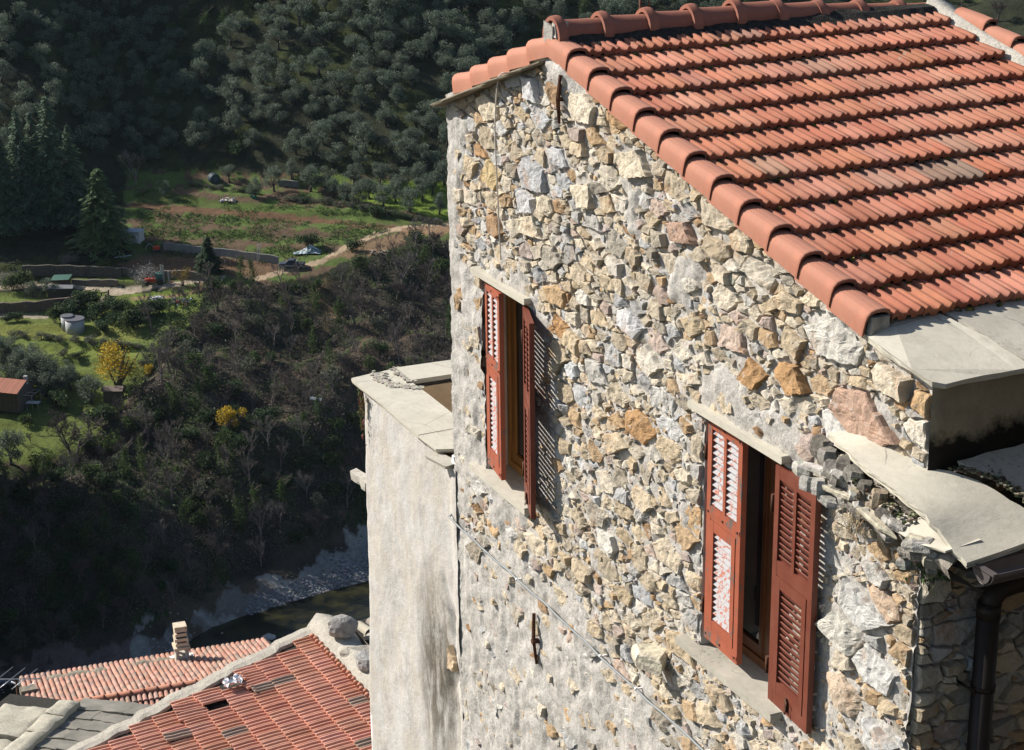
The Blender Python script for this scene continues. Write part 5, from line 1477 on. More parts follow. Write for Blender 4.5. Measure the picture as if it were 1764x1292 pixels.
paint((Ug < 150), (.09, .085, .05))
nU, nA2 = GX.shape; vid = np.arange(nU*nA2).reshape(nU, nA2)
qd = np.stack([vid[:-1, :-1], vid[:-1, 1:], vid[1:, 1:], vid[1:, :-1]], -1).reshape(-1, 4)
me = bpy.data.meshes.new('terrain'); me.from_pydata(P3.reshape(-1, 3).tolist(), [], qd.tolist()); me.materials.append(M['ground'])
at_ = me.attributes.new('Col', 'FLOAT_COLOR', 'POINT'); at_.data.foreach_set('color', np.concatenate([Cg.reshape(-1, 3), np.ones((nU*nA2, 1))], 1).astype(np.float32).ravel())
me.polygons.foreach_set('use_smooth', [True]*len(me.polygons)); me.update()
ter = bpy.data.objects.new('terrain', me); COL.objects.link(ter); tag(ter, 'steep valley ground with terraced field, wooded bank and grove hillside', 'terrain', None, 'structure')
# village ground behind and beside the camera, below everything
# river water: a flat sheet in the bed
rv = MB(); vs = []
for a, U in zip(CA, CU):
    for u in (U[8]-24, U[8]+.6): vs.append((CAM[0]+u*(FH[0]+RH[0]*a), CAM[1]+u*(FH[1]+RH[1]*a), ZR+.28))
rv.add(vs, [(2*i, 2*i+1, 2*i+3, 2*i+2) for i in range(len(CA)-1)], 0)
tag(rv.build('river', [M['water']]), 'dark shallow river running past the gravel bank', 'river', None, 'structure')
# river stones (beyond counting): pebbles along the bar and in the water
pb_ = MB(); r9 = random.Random(61)
def pebble(c, s, col):
    vs = []; n = 5
    for zz, sc_ in ((-.3, .9), (.25, 1.0), (.62, .5)):
        for k in range(n):
            th = 2*PI*k/n+r9.uniform(-.3, .3); vs.append((c[0]+math.cos(th)*s*sc_*r9.uniform(.75, 1.2), c[1]+math.sin(th)*s*sc_*r9.uniform(.75, 1.2), c[2]+zz*s))
    pb_.add(vs, [(a*n+k, a*n+(k+1) % n, (a+1)*n+(k+1) % n, (a+1)*n+k) for a in range(2) for k in range(n)]+[tuple(range(2*n, 3*n))], 0, col)
def bedpoint(px, py):
    P = onz(px, py, ZR+.3); z = float(terr(np.array([P[0]]), np.array([P[1]]))[0]); return Vector((P[0], P[1], max(z, ZR+.05)))
for i in range(5200):
    px = r9.uniform(420, 660); py = 1073-(px-440)*.43+r9.gauss(0, 15)
    if py > 1112-(px-330)*.36+r9.gauss(0, 3)-14: continue
    pebble(bedpoint(px, py), r9.choice((.12, .16, .2, .3)), vary((.17, .175, .182), .3, r9))
for i in range(420):
    px = r9.uniform(240, 640); py = 1100-(px-330)*.30+r9.gauss(12, 11)
    pebble(bedpoint(px, py), r9.uniform(.1, .34), vary((.26, .265, .27), .25, r9))
for i in range(500):
    pebble(bedpoint(r9.uniform(555, 660), r9.uniform(1070, 1125)), r9.uniform(.1, .3), vary((.33, .33, .33), .25, r9))
for i in range(1500):
    px = r9.uniform(-20, 75); pebble(bedpoint(px, r9.uniform(1175, 1275)), r9.uniform(.12, .4), vary((.22, .23, .25), .25, r9))
tag(pb_.build('river_gravel', [M['rock']]), 'pale gravel and pebbles along the river', 'gravel', None, 'stuff')
for (px, py, s, lab) in ((462, 1098, 1.35, 'large pale boulder standing in the dark river'), (492, 1102, .8, 'smaller pale rock just downstream of the large river boulder'), (382, 1090, .45, 'small pale rock at the water edge near the chimney')):
    p = bedpoint(px, py); boulder('river_boulder', p, s, s*.8, s*.7, int(px), (.36, .35, .33), lab, 'boulder', [M['rock']])
# ================================================================== VEGETATION
def leafquad(mb, c, s, col, r, mi=0, asp=.6, nrm=None):
    a = Vector((r.gauss(0, 1), r.gauss(0, 1), r.gauss(0, 1))); a.normalize()
    b = Vector((r.gauss(0, 1), r.gauss(0, 1), r.gauss(0, 1))); b = (b-a*a.dot(b)); b.normalize()
    a *= s; b *= s*asp
    k = r.uniform(-.3, .3)
    mb.add([c-a, c-b*(1-k)+a*k, c+a, c+b*(1+k)-a*k], [(0, 1, 2, 3)], mi, col)
def limb(mb, p, q, r0, r1, n=4, mi=0, col=(.1, .09, .08)): mb.tube([p, q], [r0, r1], n, mi, col, False, True)
def olive_meshes(seed, dense=1.0):
    r = random.Random(seed); tr = MB(); cr_ = MB()
    H = 4.6; base = Vector((0, 0, 0))
    bark = (.05, .043, .036)
    fork = Vector((r.gauss(0, .15), r.gauss(0, .15), 1.15))
    tr.tube([Vector((0, 0, -.4)), Vector((.05, 0, .5)), fork], [.26, .2, .17], 6, 0, bark)
    lobes = []
    for k in range(r.randint(8, 11)):
        th = 2*PI*k/9+r.uniform(-.5, .5); q = r.uniform(.6, 1.75); e = Vector((math.cos(th)*q, math.sin(th)*q, r.uniform(1.35, 3.9)))
        limb(tr, fork, e, .09, .03, 4, 0, bark); lobes.append((e, r.uniform(.7, 1.15)))
    lobes.append((Vector((r.gauss(0, .3), r.gauss(0, .3), 3.9)), r.uniform(.8, 1.05)))
    for e, R in lobes:
        n = int(250*dense)
        for i in range(n):
            d = Vector((r.gauss(0, 1), r.gauss(0, 1), r.gauss(0, 1))); d.normalize()
            rad = R*(r.random()**.45); p = e + Vector((d.x*rad, d.y*rad, d.z*rad*.88))
            if r.random() < .25: p += Vector((r.gauss(0, .22), r.gauss(0, .22), r.gauss(0, .2)))
            c = vary(r.choice([(.098, .128, .086), (.12, .15, .105), (.072, .098, .062), (.16, .19, .145)]), .2, r)
            leafquad(cr_, p, r.uniform(.07, .17), c, r, 0, .5)
    return tr.mesh('trunk', [M['bark']]), cr_.mesh('crown', [M['leaf']])
def tree_proto(name, meshes, names=('trunk', 'crown')):
    root = bpy.data.objects.new(name, None); COL.objects.link(root); root.empty_display_size = .3
    for me_, nm in zip(meshes, names):
        o = bpy.data.objects.new(nm, me_); COL.objects.link(o); o.parent = root
    return root
USED = {}
def plant(protos, key, P, rz, sc, label, cat, group=None):
    """first use moves the prototype itself, later ones copy it with its parts"""
    root = protos[key]
    if (id(protos), key) not in USED:
        USED[(id(protos), key)] = True; o = root
        o.location = P; o.rotation_euler = (0, 0, rz); o.scale = sc if isinstance(sc, tuple) else (sc,)*3
        o['label'] = label; o['category'] = cat
    else:
        o = dup(root, P, rz, sc, label); o['category'] = cat
    if group: o['group'] = group
    elif 'group' in o: del o['group']
    return o
OL = [tree_proto('olive_tree', olive_meshes(100+i)) for i in range(6)]
r10 = random.Random(321)
placed = []
def free(P, d):
    for q in placed:
        if abs(q.x-P.x) < d and abs(q.y-P.y) < d and (q.x-P.x)**2+(q.y-P.y)**2 < d*d: return False
    return True
def hidden(px, py):          # behind the stone house or its roof
    return in_poly(np.array([px]), np.array([py]), [(800, 175), (800, 150), (945, 62), (1590, 25), (1650, 20), (1800, 110), (1800, 1400), (640, 1400), (640, 690), (640, 660), (800, 640)])[0]
# --- particular trees first
def spot(px, py): P = at(px, py); placed.append(P); return P
LOW = 'olives on the bright grass above the ploughed field'
for (px, py, s) in ((597, 348, .95), (618, 353, 1.1), (636, 342, 1.0), (660, 357, 1.1), (682, 349, 1.15), (706, 366, 1.15), (728, 345, 1.05), (757, 369, .95), (745, 335, 1.1), (690, 325, 1.0), (655, 318, 1.05), (610, 318, 1.05), (720, 320, 1.1), (765, 318, 1.1), (575, 340, .9)):
    plant(OL, r10.randrange(6), spot(px, py), r10.uniform(0, 6), s, 'olive tree on the bright green grass just above the ploughed field', 'olive tree', LOW)
for (px, py, s, lab) in ((395, 313, .85, 'small olive tree standing beside the round dark tank'), (472, 330, 1.15, 'leaning olive tree above the low stone terrace wall'), (440, 338, .9, 'slim olive tree left of the leaning olive by the terrace wall'), (503, 308, .95, 'olive tree at the far end of the low stone terrace wall'), (284, 340, .8, 'lone small olive at the upper left edge of the ploughed field'), (535, 330, 1.25, 'large olive at the edge of the grove above the red soil strip'), (560, 325, 1.1, 'olive tree at the grove edge right of the large one')):
    plant(OL, r10.randrange(6), spot(px, py), r10.uniform(0, 6), s, lab, 'olive tree')
MEAD = 'olives on the lower left meadow'
for (px, py, s) in ((8, 632, 1.25), (35, 652, 1.25), (62, 662, 1.3), (92, 668, 1.1), (20, 672, 1.1), (-6, 612, 1.1), (50, 634, 1.0), (122, 672, 1.0), (24, 618, .9), (75, 650, 1.1), (-8, 655, 1.3), (105, 682, 1.0), (45, 682, 1.1), (80, 684, 1.0)):
    plant(OL, r10.randrange(6), spot(px, py), r10.uniform(0, 6), s, 'olive tree crowding the meadow behind the red roofed shed', 'olive tree', MEAD)
for (px, py, s, lab) in ((158, 695, 1.15, 'round dense olive tree beside the small brown hut'), (20, 800, 1.35, 'bushy olive at the left edge below the bare fruit trees'), (88, 513, .85, 'small olive beside the green roofed tool shed'), (118, 652, .8, 'half bare olive tree at the edge of the meadow grove'), (57, 512, .7, 'small grey tree beside the wire pen')):
    plant(OL, r10.randrange(6), spot(px, py), r10.uniform(0, 6), s, lab, 'olive tree')
# --- conifers
def conifer_meshes(seed, H, R, col, needles=1.0):
    r = random.Random(seed); tr = MB(); cw = MB()
    tr.tube([(0, 0, -.5), (0, 0, H*.5), (0, 0, H)], [.028*H, .016*H, .002*H], 6, 0, (.07, .055, .045))
    z = H*.06
    while z < H*.985:
        f = z/H; rad = R*(1-f)**.85*(1+.18*math.sin(z*1.7+seed))+.12
        n = max(5, int(9-4*f))
        a0 = r.uniform(0, 6.28)
        for k in range(n):
            th = a0+2*PI*k/n+r.uniform(-.3, .3); L = rad*r.uniform(.7, 1.15)
            d = Vector((math.cos(th), math.sin(th), 0)); s = Vector((-d.y, d.x, 0))
            tipz = -L*.20+r.uniform(-.1, .1)
            m_ = max(3, int(L/.30*needles))
            for i in range(m_):
                t = (i+.6)/m_; c = Vector((0, 0, z)) + d*L*t + Vector((0, 0, L*.10*math.sin(t*PI*.8)+tipz*t*t))
                w = (L*.26*(1.15-t*.85)+.12)
                for q in range(3):
                    off = s*r.uniform(-w, w); cc = c+off+Vector((0, 0, -abs(r.gauss(0, .10))-abs(off.length)*.18))
                    k2 = (.7 if needles > 1 else 1.0)*r.uniform(.75, 1.25)
                    cl = vary(col, .28, r); v = (d*.34+s*r.uniform(-.22, .22)+Vector((0, 0, -.15)))*k2; b = (s*r.uniform(.10, .17)+Vector((0, 0, r.uniform(-.10, .10))))*k2
                    cw.add([cc-v*.9, cc-b+v*.2, cc+v*1.25, cc+b+v*.2], [(0, 1, 2, 3)], 0, cl)
        z += H*.015+.12
    return tr.mesh('trunk', [M['bark']]), cw.mesh('crown', [M['leaf']])
CED = [tree_proto('cedar_tree', conifer_meshes(1, 17.0, 5.6, (.11, .16, .06))), tree_proto('cedar_tree', conifer_meshes(2, 25.0, 6.6, (.095, .145, .08))), tree_proto('cedar_tree', conifer_meshes(3, 25.0, 5.6, (.095, .145, .085)))]
for (px, py, k, s, lab) in ((178, 432, 0, 1.0, 'solitary conical cedar in front of the white hut'), (98, 393, 1, 1.10, 'tallest cedar of the dark group behind the solitary one'), (45, 396, 2, 1.0, 'slender cedar with pointed top left of the tallest cedar'), (5, 400, 2, .98, 'cedar cut by the left picture edge in the dark group'), (68, 390, 2, .95, 'narrow cedar squeezed between the two taller ones'), (15, 405, 1, .80, 'low spreading cedar at the front of the dark group'), (130, 390, 1, .85, 'darkest cedar standing right behind the tallest one'), (-25, 400, 1, 1.0, 'cedar mostly outside the left picture edge')):
    plant(CED, k, spot(px, py), r10.uniform(0, 6), (s*1.3, s*1.3, s) if k == 0 else s, lab, 'cedar')
PIN = [tree_proto('pine_tree', conifer_meshes(9, 7.2, 2.0, (.035, .062, .026), 1.7))]
plant(PIN, 0, spot(360, 471), 1.0, (1.55, 1.55, 1.0), 'small dark green pine standing alone by the dirt road', 'pine')
# --- bare trees
def bare_meshes(seed, H, col, spread=.55, twigs=1.0, up=.55):
    r = random.Random(seed); tr = MB(); tw = MB()
    def grow(p, d, L, rad, lev):
        if lev >= 5 or L < .28: return
        q = p + d*L
        (tr if lev < 3 else tw).tube([p, p.lerp(q, .5)+Vector((r.gauss(0, .04), r.gauss(0, .04), 0))*L, q], [rad, rad*.8, rad*.62], 5 if lev < 2 else 3, 0, vary(col, .15, r), False, True)
        nb = r.choice((2, 3, 3)) if lev < 4 else r.randint(2, 4)
        for k in range(nb):
            e = Vector((r.gauss(0, 1), r.gauss(0, 1), r.gauss(up, .5))); e = (d*(1.0-spread*.35) + e.normalized()*spread*1.15).normalized()
            grow(p.lerp(q, r.uniform(.55, 1.0)), e, L*r.uniform(.55, .8), max(.012, rad*r.uniform(.42, .6)), lev+1)
        if lev >= 2:
            for k in range(int(7*twigs)):
                s = p.lerp(q, r.random()); e = (d + Vector((r.gauss(0, .7), r.gauss(0, .7), r.gauss(.2, .6)))).normalized(); l = L*r.uniform(.4, .9)
                n_ = e.cross(Vector((r.gauss(0, 1), r.gauss(0, 1), r.gauss(0, 1)))).normalized()*r.uniform(.010, .022)
                m_ = s+e*l*.5+Vector((r.gauss(0, .05), r.gauss(0, .05), .03))*l
                tw.add([s-n_, s+n_, m_+n_*.7, m_-n_*.7, s+e*l+Vector((0, 0, .08*l))], [(0, 1, 2, 3), (3, 2, 4)], 0, vary(col, .25, r))
    for k in range(r.choice((1, 1, 2, 3)) if H < 7 else 1):
        grow(Vector((r.gauss(0, .2), r.gauss(0, .2), -.3)), Vector((r.gauss(0, .16), r.gauss(0, .16), 1)).normalized(), H*.36, .035*H*.62, 0)
    return tr.mesh('trunk', [M['bark']]), tw.mesh('crown', [M['twig']])
BC = [(.115, .095, .083), (.135, .115, .103), (.11, .09, .082), (.16, .14, .127), (.12, .098, .087)]
BARE = [tree_proto('bare_tree', bare_meshes(500+i, (6.5, 7.5, 5.5, 8.5, 6.0, 5.0, 9.0)[i], BC[i % 5], (.5, .6, .7, .5, .8, .75, .55)[i], 1.7)) for i in range(7)]
for (px, py, k, s, lab) in ((125, 790, 4, 1.75, 'wide spreading bare tree below the red roofed shed'), (30, 765, 5, .62, 'leafless fruit tree on the lower meadow at the left edge'), (52, 765, 2, .5, 'smaller leafless fruit tree right of the first on the lower meadow'), (278, 660, 3, 1.15, 'pale bare tree beside the yellow mimosa'), (300, 655, 0, .9, 'thin pale bare tree right of the mimosa'), (610, 560, 6, 1.1, 'tall thin dead tree at the brink of the bank near the truck'), (695, 500, 3, 1.2, 'bare tree at the bank edge beside the stone house'), (232, 320, 3, 1.25, 'pale bare walnut above the white hut'), (132, 360, 1, .85, 'ivy wrapped bare tree left of the solitary cedar'), (430, 838, 6, .9, 'pale dead branches standing above the small mimosa'), (455, 935, 3, 1.1, 'pale grey bare tree low on the bank over the river'), (255, 760, 3, 1.0, 'leaning pale bare tree in the dark bank'), (560, 700, 1, 1.0, 'bare tree beside the pale utility post'), (740, 560, 2, 1.2, 'bare tangled tree on the bank against the stone house corner')):
    plant(BARE, k, spot(px, py), r10.uniform(0, 6), s, lab, 'bare tree')
# --- leafy shrubs
def shrub_meshes(seed, cols, R=1.0, n=650, s=.12, hz=.85):
    r = random.Random(seed); tr = MB(); cw = MB()
    for k in range(5): limb(tr, Vector((0, 0, -.3)), Vector((r.gauss(0, .4)*R, r.gauss(0, .4)*R, R*.9)), .05*R, .015*R, 4, 0, (.07, .055, .045))
    lob = [(Vector((r.gauss(0, .45)*R, r.gauss(0, .45)*R, R*hz*r.uniform(.55, 1.2))), R*r.uniform(.42, .72)) for _ in range(7)]
    for i in range(n):
        e, q = r.choice(lob); d = Vector((r.gauss(0, 1), r.gauss(0, 1), r.gauss(0, 1))).normalized(); p = e+d*q*(r.random()**.4)
        if p.z < -.1: p.z = abs(p.z)
        leafquad(cw, p, s*r.uniform(.7, 1.5), vary(r.choice(cols), .28, r), r, 0, .65)
    return tr.mesh('stem', [M['bark']]), cw.mesh('crown', [M['leaf']])
DKG = [(.036, .060, .024), (.05, .08, .03), (.028, .048, .02)]; BRG = [(.08, .12, .034), (.06, .095, .026), (.11, .145, .04)]; GRY = [(.095, .105, .07), (.12, .125, .09), (.075, .083, .055)]
SHR = [tree_proto('evergreen_shrub', shrub_meshes(700, DKG, 1.7, 900, .15), ('stem', 'crown')), tree_proto('evergreen_shrub', shrub_meshes(701, BRG, 1.4, 800, .13), ('stem', 'crown')), tree_proto('evergreen_shrub', shrub_meshes(702, GRY, 1.9, 950, .14), ('stem', 'crown')), tree_proto('evergreen_shrub', shrub_meshes(703, DKG+BRG, 1.5, 850, .13, 1.3), ('stem', 'crown'))]
def ivy_meshes(seed, H, cols):
    r = random.Random(seed); tr = MB(); cw = MB()
    top = Vector((r.gauss(0, .5), r.gauss(0, .5), H)); mid_ = Vector((r.gauss(0, .3), r.gauss(0, .3), H*.5))
    tr.tube([Vector((0, 0, -.4)), mid_, top], [.16, .12, .06], 5, 0, (.08, .065, .055))
    for k in range(9):
        f = r.uniform(.5, 1); p = mid_.lerp(top, f*2-1); q = p+Vector((r.gauss(0, .9), r.gauss(0, .9), r.uniform(.4, 1.5))); limb(tr, p, q, .05, .012, 3, 0, (.12, .10, .09))
        for j in range(8):
            l = q+Vector((r.gauss(0, .5), r.gauss(0, .5), r.uniform(.1, .9))); limb(tr, p.lerp(q, r.uniform(.4, 1)), l, .014, .008, 3, 0, (.13, .11, .095))
    for i in range(900):
        f = r.random()**.8; p = (Vector((0, 0, 0)).lerp(mid_, f*2) if f < .5 else mid_.lerp(top, f*2-1))
        w = .42+.35*math.sin(f*9+seed)*.5+.25*(1-f)
        p = p+Vector((r.gauss(0, w), r.gauss(0, w), r.gauss(0, .25)))
        leafquad(cw, p, r.uniform(.09, .19), vary(r.choice(cols), .28, r), r, 0, .7)
    return tr.mesh('trunk', [M['bark']]), cw.mesh('ivy', [M['leaf']])
IVG = [(.05, .09, .02), (.075, .12, .03), (.035, .06, .016)]
IVY = [tree_proto('ivy_clad_tree', ivy_meshes(800+i, (6.0, 7.5, 5.0)[i], IVG), ('trunk', 'ivy')) for i in range(3)]
def mim_meshes(seed, R):
    r = random.Random(seed); tr = MB(); cw = MB()
    for k in range(6): limb(tr, Vector((0, 0, -.4)), Vector((r.gauss(0, .5)*R, r.gauss(0, .5)*R, R*1.5)), .07*R, .02*R, 4, 0, (.12, .10, .08))
    lob = [(Vector((r.gauss(0, .42)*R, r.gauss(0, .42)*R, R*r.uniform(.6, 2.0))), R*r.uniform(.32, .58)) for _ in range(13)]
    for i in range(2600):
        e, q = r.choice(lob); d = Vector((r.gauss(0, 1), r.gauss(0, 1), r.gauss(0, 1))).normalized(); p = e+d*q*(r.random()**.4)
        leafquad(cw, p, r.uniform(.06, .14), vary(r.choice([(.50, .33, .015), (.56, .40, .03), (.38, .25, .02), (.14, .14, .04)]), .2, r), r, 0, .8)
    return tr.mesh('trunk', [M['bark']]), cw.mesh('blossom', [M['leaf']])
MIM = [tree_proto('mimosa_tree', mim_meshes(900, 3.0), ('trunk', 'blossom')), tree_proto('mimosa_tree', mim_meshes(901, 2.0), ('trunk', 'blossom'))]
plant(MIM, 0, spot(202, 664), 0.4, (1.75, 1.75, 1.3), 'large mimosa in full yellow blossom on the meadow edge', 'mimosa')
plant(MIM, 1, spot(393, 742), 1.4, 1.0, 'small yellow mimosa in the dark wooded bank', 'mimosa')
plant(MIM, 1, spot(255, 648), 2.4, .5, 'tiny yellow mimosa sprig right of the large mimosa', 'mimosa')
ORG = [tree_proto('autumn_tree', shrub_meshes(950, [(.22, .12, .03), (.16, .11, .035), (.10, .10, .03)], 1.8, 600, .10, 1.3), ('stem', 'crown'))]
plant(ORG, 0, spot(315, 492), 0, 1.15, 'thin tree with rusty orange leaves by the road bend', 'tree')
BLS = [tree_proto('blossoming_tree', shrub_meshes(951, [(.34, .33, .32), (.24, .23, .22), (.17, .16, .15)], 2.4, 1500, .07, .75), ('stem', 'crown'))]
plant(BLS, 0, spot(252, 487), 0, 1.25, 'grey twiggy dome shaped tree behind the red tractor', 'tree')
plant(BLS, 0, spot(12, 492), 1, .95, 'pale blossoming tree at the left edge behind the shed', 'tree')
plant(BLS, 0, spot(118, 455), 2, .7, 'pale flowering bush on the terrace under the cedars', 'bush')
for (px, py, k, s, lab) in ((22, 500, 3, 1.15, 'dark round citrus tree left of the wire pen'), (40, 496, 3, 1.25, 'taller dark citrus tree behind the round one'), (28, 553, 0, .75, 'dark clipped bush beside the pale lower track'), (12, 555, 0, .55, 'small dark bush at the start of the lower track'), (178, 463, 1, .9, 'green bush on the wall under the solitary cedar'), (400, 272, 0, 1.5, 'dark glossy evergreen tree at the foot of the grove'), (100, 705, 0, 1.3, 'low dark shrub right of the red roofed shed'), (43, 735, 3, .8, 'upright small cypress like shrub in the lower meadow'), (75, 810, 1, 1.5, 'bright green bush below the bare fruit trees'), (180, 735, 0, 1.35, 'dark ivy mound above the wide bare tree'), (190, 780, 1, 1.6, 'grey green ivy covered tree stump in the bank'), (648, 375, 0, 1.0, 'dark round bush at the end of the terrace hedge'), (612, 433, 0, .9, 'dark bramble bush beside the dirt road'), (530, 425, 0, 1.1, 'dark bush behind the tarpaulin heap')):
    plant(SHR, k, spot(px, py), r10.uniform(0, 6), s, lab, 'shrub')
LA_ = 'laurel hedge below the road'
for (px, py) in ((95, 556), (107, 552), (118, 545), (135, 540), (150, 528), (165, 525), (175, 545), (192, 560), (206, 556), (220, 564), (236, 566), (196, 535), (212, 540), (226, 548), (243, 556), (258, 545), (272, 540), (178, 572), (160, 552), (140, 528)):
    plant(SHR, r10.choice((0, 0, 3)), spot(px, py), r10.uniform(0, 6), r10.uniform(.85, 1.25), 'dark evergreen shrub of the thick hedge below the dirt road', 'shrub', LA_)
# hedge of scrub along the field's upper terrace wall and the dry walls
HG = 'scrubby bushes along the terrace walls'
for line, n in (((575, 352, 760, 388), 13), ((240, 402, 470, 425), 0), ((330, 320, 440, 335), 7), ((490, 345, 575, 352), 7), ((10, 578, 250, 602), 11), ((100, 612, 250, 632), 5)):
    for i in range(n):
        f = (i+r10.uniform(.1, .9))/n; px = line[0]+(line[2]-line[0])*f; py = line[1]+(line[3]-line[1])*f
        plant(SHR, r10.choice((0, 2, 2)), spot(px, py), r10.uniform(0, 6), (r10.uniform(.5, .8),)*2+(r10.uniform(.3, .5),), 'low scrubby bush growing along a dry terrace wall', 'bush', HG)
# --- the grove: many olives, spaced as planted on terraces
def zone(px, py):
    if px > 760: return 'seen over the roof of the stone house' if px > 950 else 'just over the far eave of the stone house'
    h = 'above the dark cedars' if px < 190 else ('above the leafless walnut' if px < 330 else ('above the round tank' if px < 470 else ('above the ploughed field' if px < 620 else 'near the corner of the stone house')))
    v = 'top of slope' if py < 60 else ('upper slope' if py < 140 else ('mid slope' if py < 215 else 'foot of slope'))
    return v+' '+h
cnt = 0
for trial in range(5200):
    px = r10.uniform(-10, 1770); py = r10.uniform(-60, 330)
    if hidden(px, py+0): continue
    if px < 230 and py > 150-px*.0: 
        if (px < 150 and py > 330) or (px >= 150 and py > 290): continue
    if py > 285-.0*px and px < 560: continue
    if px > 1300 and r10.random() < .9: continue
    P = hit(px, py)
    if P is None or not free(P, 4.2): continue
    pass
    if cnt >= 255: break
    placed.append(P); cnt += 1
    if py < 70 and r10.random() < .22:
        plant(IVY, r10.randrange(3), P, r10.uniform(0, 6), r10.uniform(.75, 1.0), 'bright ivy choked tree high on the grove hillside', 'tree', 'ivy choked trees at the top of the grove'); continue
    s = r10.uniform(1.0, 1.45)*(1.1 if py < 100 else 1)
    plant(OL, r10.randrange(6), P, r10.uniform(0, 6), (s*r10.uniform(.85, 1.2), s*r10.uniform(.85, 1.2), s*r10.uniform(.8, 1.15)), '%s grey green grove olive, %s' % ('large' if s > 1.25 else 'smaller', zone(px, py)), 'olive tree', 'olives of the hillside grove')
OLN = cnt
# scrub and bare trees between and above
for trial in range(700):
    px = r10.uniform(-10, 1770); py = r10.uniform(-60, 120)
    if hidden(px, py): continue
    P = hit(px, py)
    if P is None or not free(P, 2.6): continue
    pass; placed.append(P)
    if px > 1250 and r10.random() < .75: plant(BARE, r10.randrange(7), P, r10.uniform(0, 6), r10.uniform(.7, 1.1), 'bare brown tree on the hillside above the roof ridge', 'bare tree', 'bare trees above the roof ridge')
    else: plant(SHR, r10.choice((0, 0, 2, 1)), P, r10.uniform(0, 6), r10.uniform(.6, 1.1), 'dark scrub bush between the olives high on the hillside', 'bush', 'scrub on the upper hillside')
    if len(placed) > OLN+240: break
# --- the wooded bank
BK = [(262, 555), (300, 520), (360, 500), (470, 488), (560, 480), (660, 440), (720, 415), (800, 405), (800, 660), (640, 660), (640, 900), (520, 940), (420, 990), (330, 1030), (220, 1085), (0, 1130), (-20, 840), (60, 830), (95, 800), (130, 740), (200, 705), (215, 670), (245, 640)]
def bzone(px, py):
    h = 'below the red roofed shed' if px < 170 else ('below the large mimosa' if px < 330 else ('around the small mimosa' if px < 470 else ('by the pale utility post' if px < 620 else 'near the stone house')))
    v = 'along the upper brink' if py < 560 else ('halfway up' if py < 800 else 'low above the river')
    return v+' '+h
nb = 0
for trial in range(3500):
    px = r10.uniform(-20, 800); py = r10.uniform(405, 1130)
    if not in_poly(np.array([px]), np.array([py]), BK)[0] or (px > 645 and py > 650): continue
    P = hit(px, py)
    if P is None or not free(P, 2.7): continue
    pass; placed.append(P); nb += 1
    k = r10.random()
    br_ = px > 330 and py < 720
    if k < (.74 if br_ else .48): plant(BARE, r10.randrange(7), P, r10.uniform(0, 6), (sc := r10.uniform(.55, .95)), '%s leafless bank tree, %s' % ('tall' if sc > .78 else 'short', bzone(px, py)), 'bare tree', 'bare trees of the river bank')
    elif k < (.90 if br_ else .87): plant(SHR, r10.choice((0, 0, 3, 2)), P, r10.uniform(0, 6), (sc := r10.uniform(.7, 1.25)), '%s evergreen bank shrub, %s' % ('broad' if sc > 1.0 else 'small', bzone(px, py)), 'shrub', 'shrubs of the river bank')
    else: plant(IVY, r10.randrange(3), P, r10.uniform(0, 6), r10.uniform(.6, .95), 'ivy clad bank tree, %s' % bzone(px, py), 'tree', 'ivy clad trees of the river bank')
    if nb >= 330: break
# undergrowth that covers the bank (beyond counting) and low green crops on the field
ug = MB(); r11 = random.Random(91); n_ = 0
cand = [(r11.uniform(-20, 800), r11.uniform(405, 1120)) for _ in range(16000)]
cp_ = np.array(cand); ok = in_poly(cp_[:, 0], cp_[:, 1], BK)
for (px, py), g in zip(cand, ok):
    if not g or (px > 645 and py > 650): continue
    P = onz(px, py, -115); u = hit(px, py) if n_ % 1 == 0 else None
    if u is None: continue
    n_ += 1
    nz = float(vnoise(u.x*.12, u.y*.12, 77)); nz2 = float(vnoise(u.x*.3, u.y*.3, 78))
    gb = -.10 if (px > 330 and py < 720) else .08
    nz += gb; pal = DKG if nz > .05 else ([(.13, .11, .09), (.16, .138, .115), (.10, .085, .07)] if nz < -.08 else GRY)
    for j in range(6):
        p = u+Vector((r11.gauss(0, .5), r11.gauss(0, .5), abs(r11.gauss(0, .45+.5*max(0, nz2)))))
        leafquad(ug, p, r11.uniform(.10, .26), vary(r11.choice(pal), .3, r11), r11, 0, .55 if pal is not DKG else .7)
    if pal is not DKG:
        for j in range(3):
            p = u+Vector((r11.gauss(0, .4), r11.gauss(0, .4), 0)); e = Vector((r11.gauss(0, .6), r11.gauss(0, .6), r11.uniform(.5, 1.9))); n2_ = Vector((r11.gauss(0, 1), r11.gauss(0, 1), 0)).normalized()*.02
            ug.add([p-n2_, p+n2_, p+e], [(0, 1, 2)], 1, vary((.13, .11, .095), .3, r11))
tag(ug.build('undergrowth', [M['leaf'], M['twig']]), 'brambles and low undergrowth covering the shaded bank', 'undergrowth', None, 'stuff')
cg = MB()
cand = [(r11.uniform(225, 780), r11.uniform(300, 470)) for _ in range(9000)]
cp_ = np.array(cand); ok = in_poly(cp_[:, 0], cp_[:, 1], [(235, 318), (480, 345), (770, 378), (770, 388), (690, 392), (600, 420), (550, 445), (500, 455), (240, 440)])
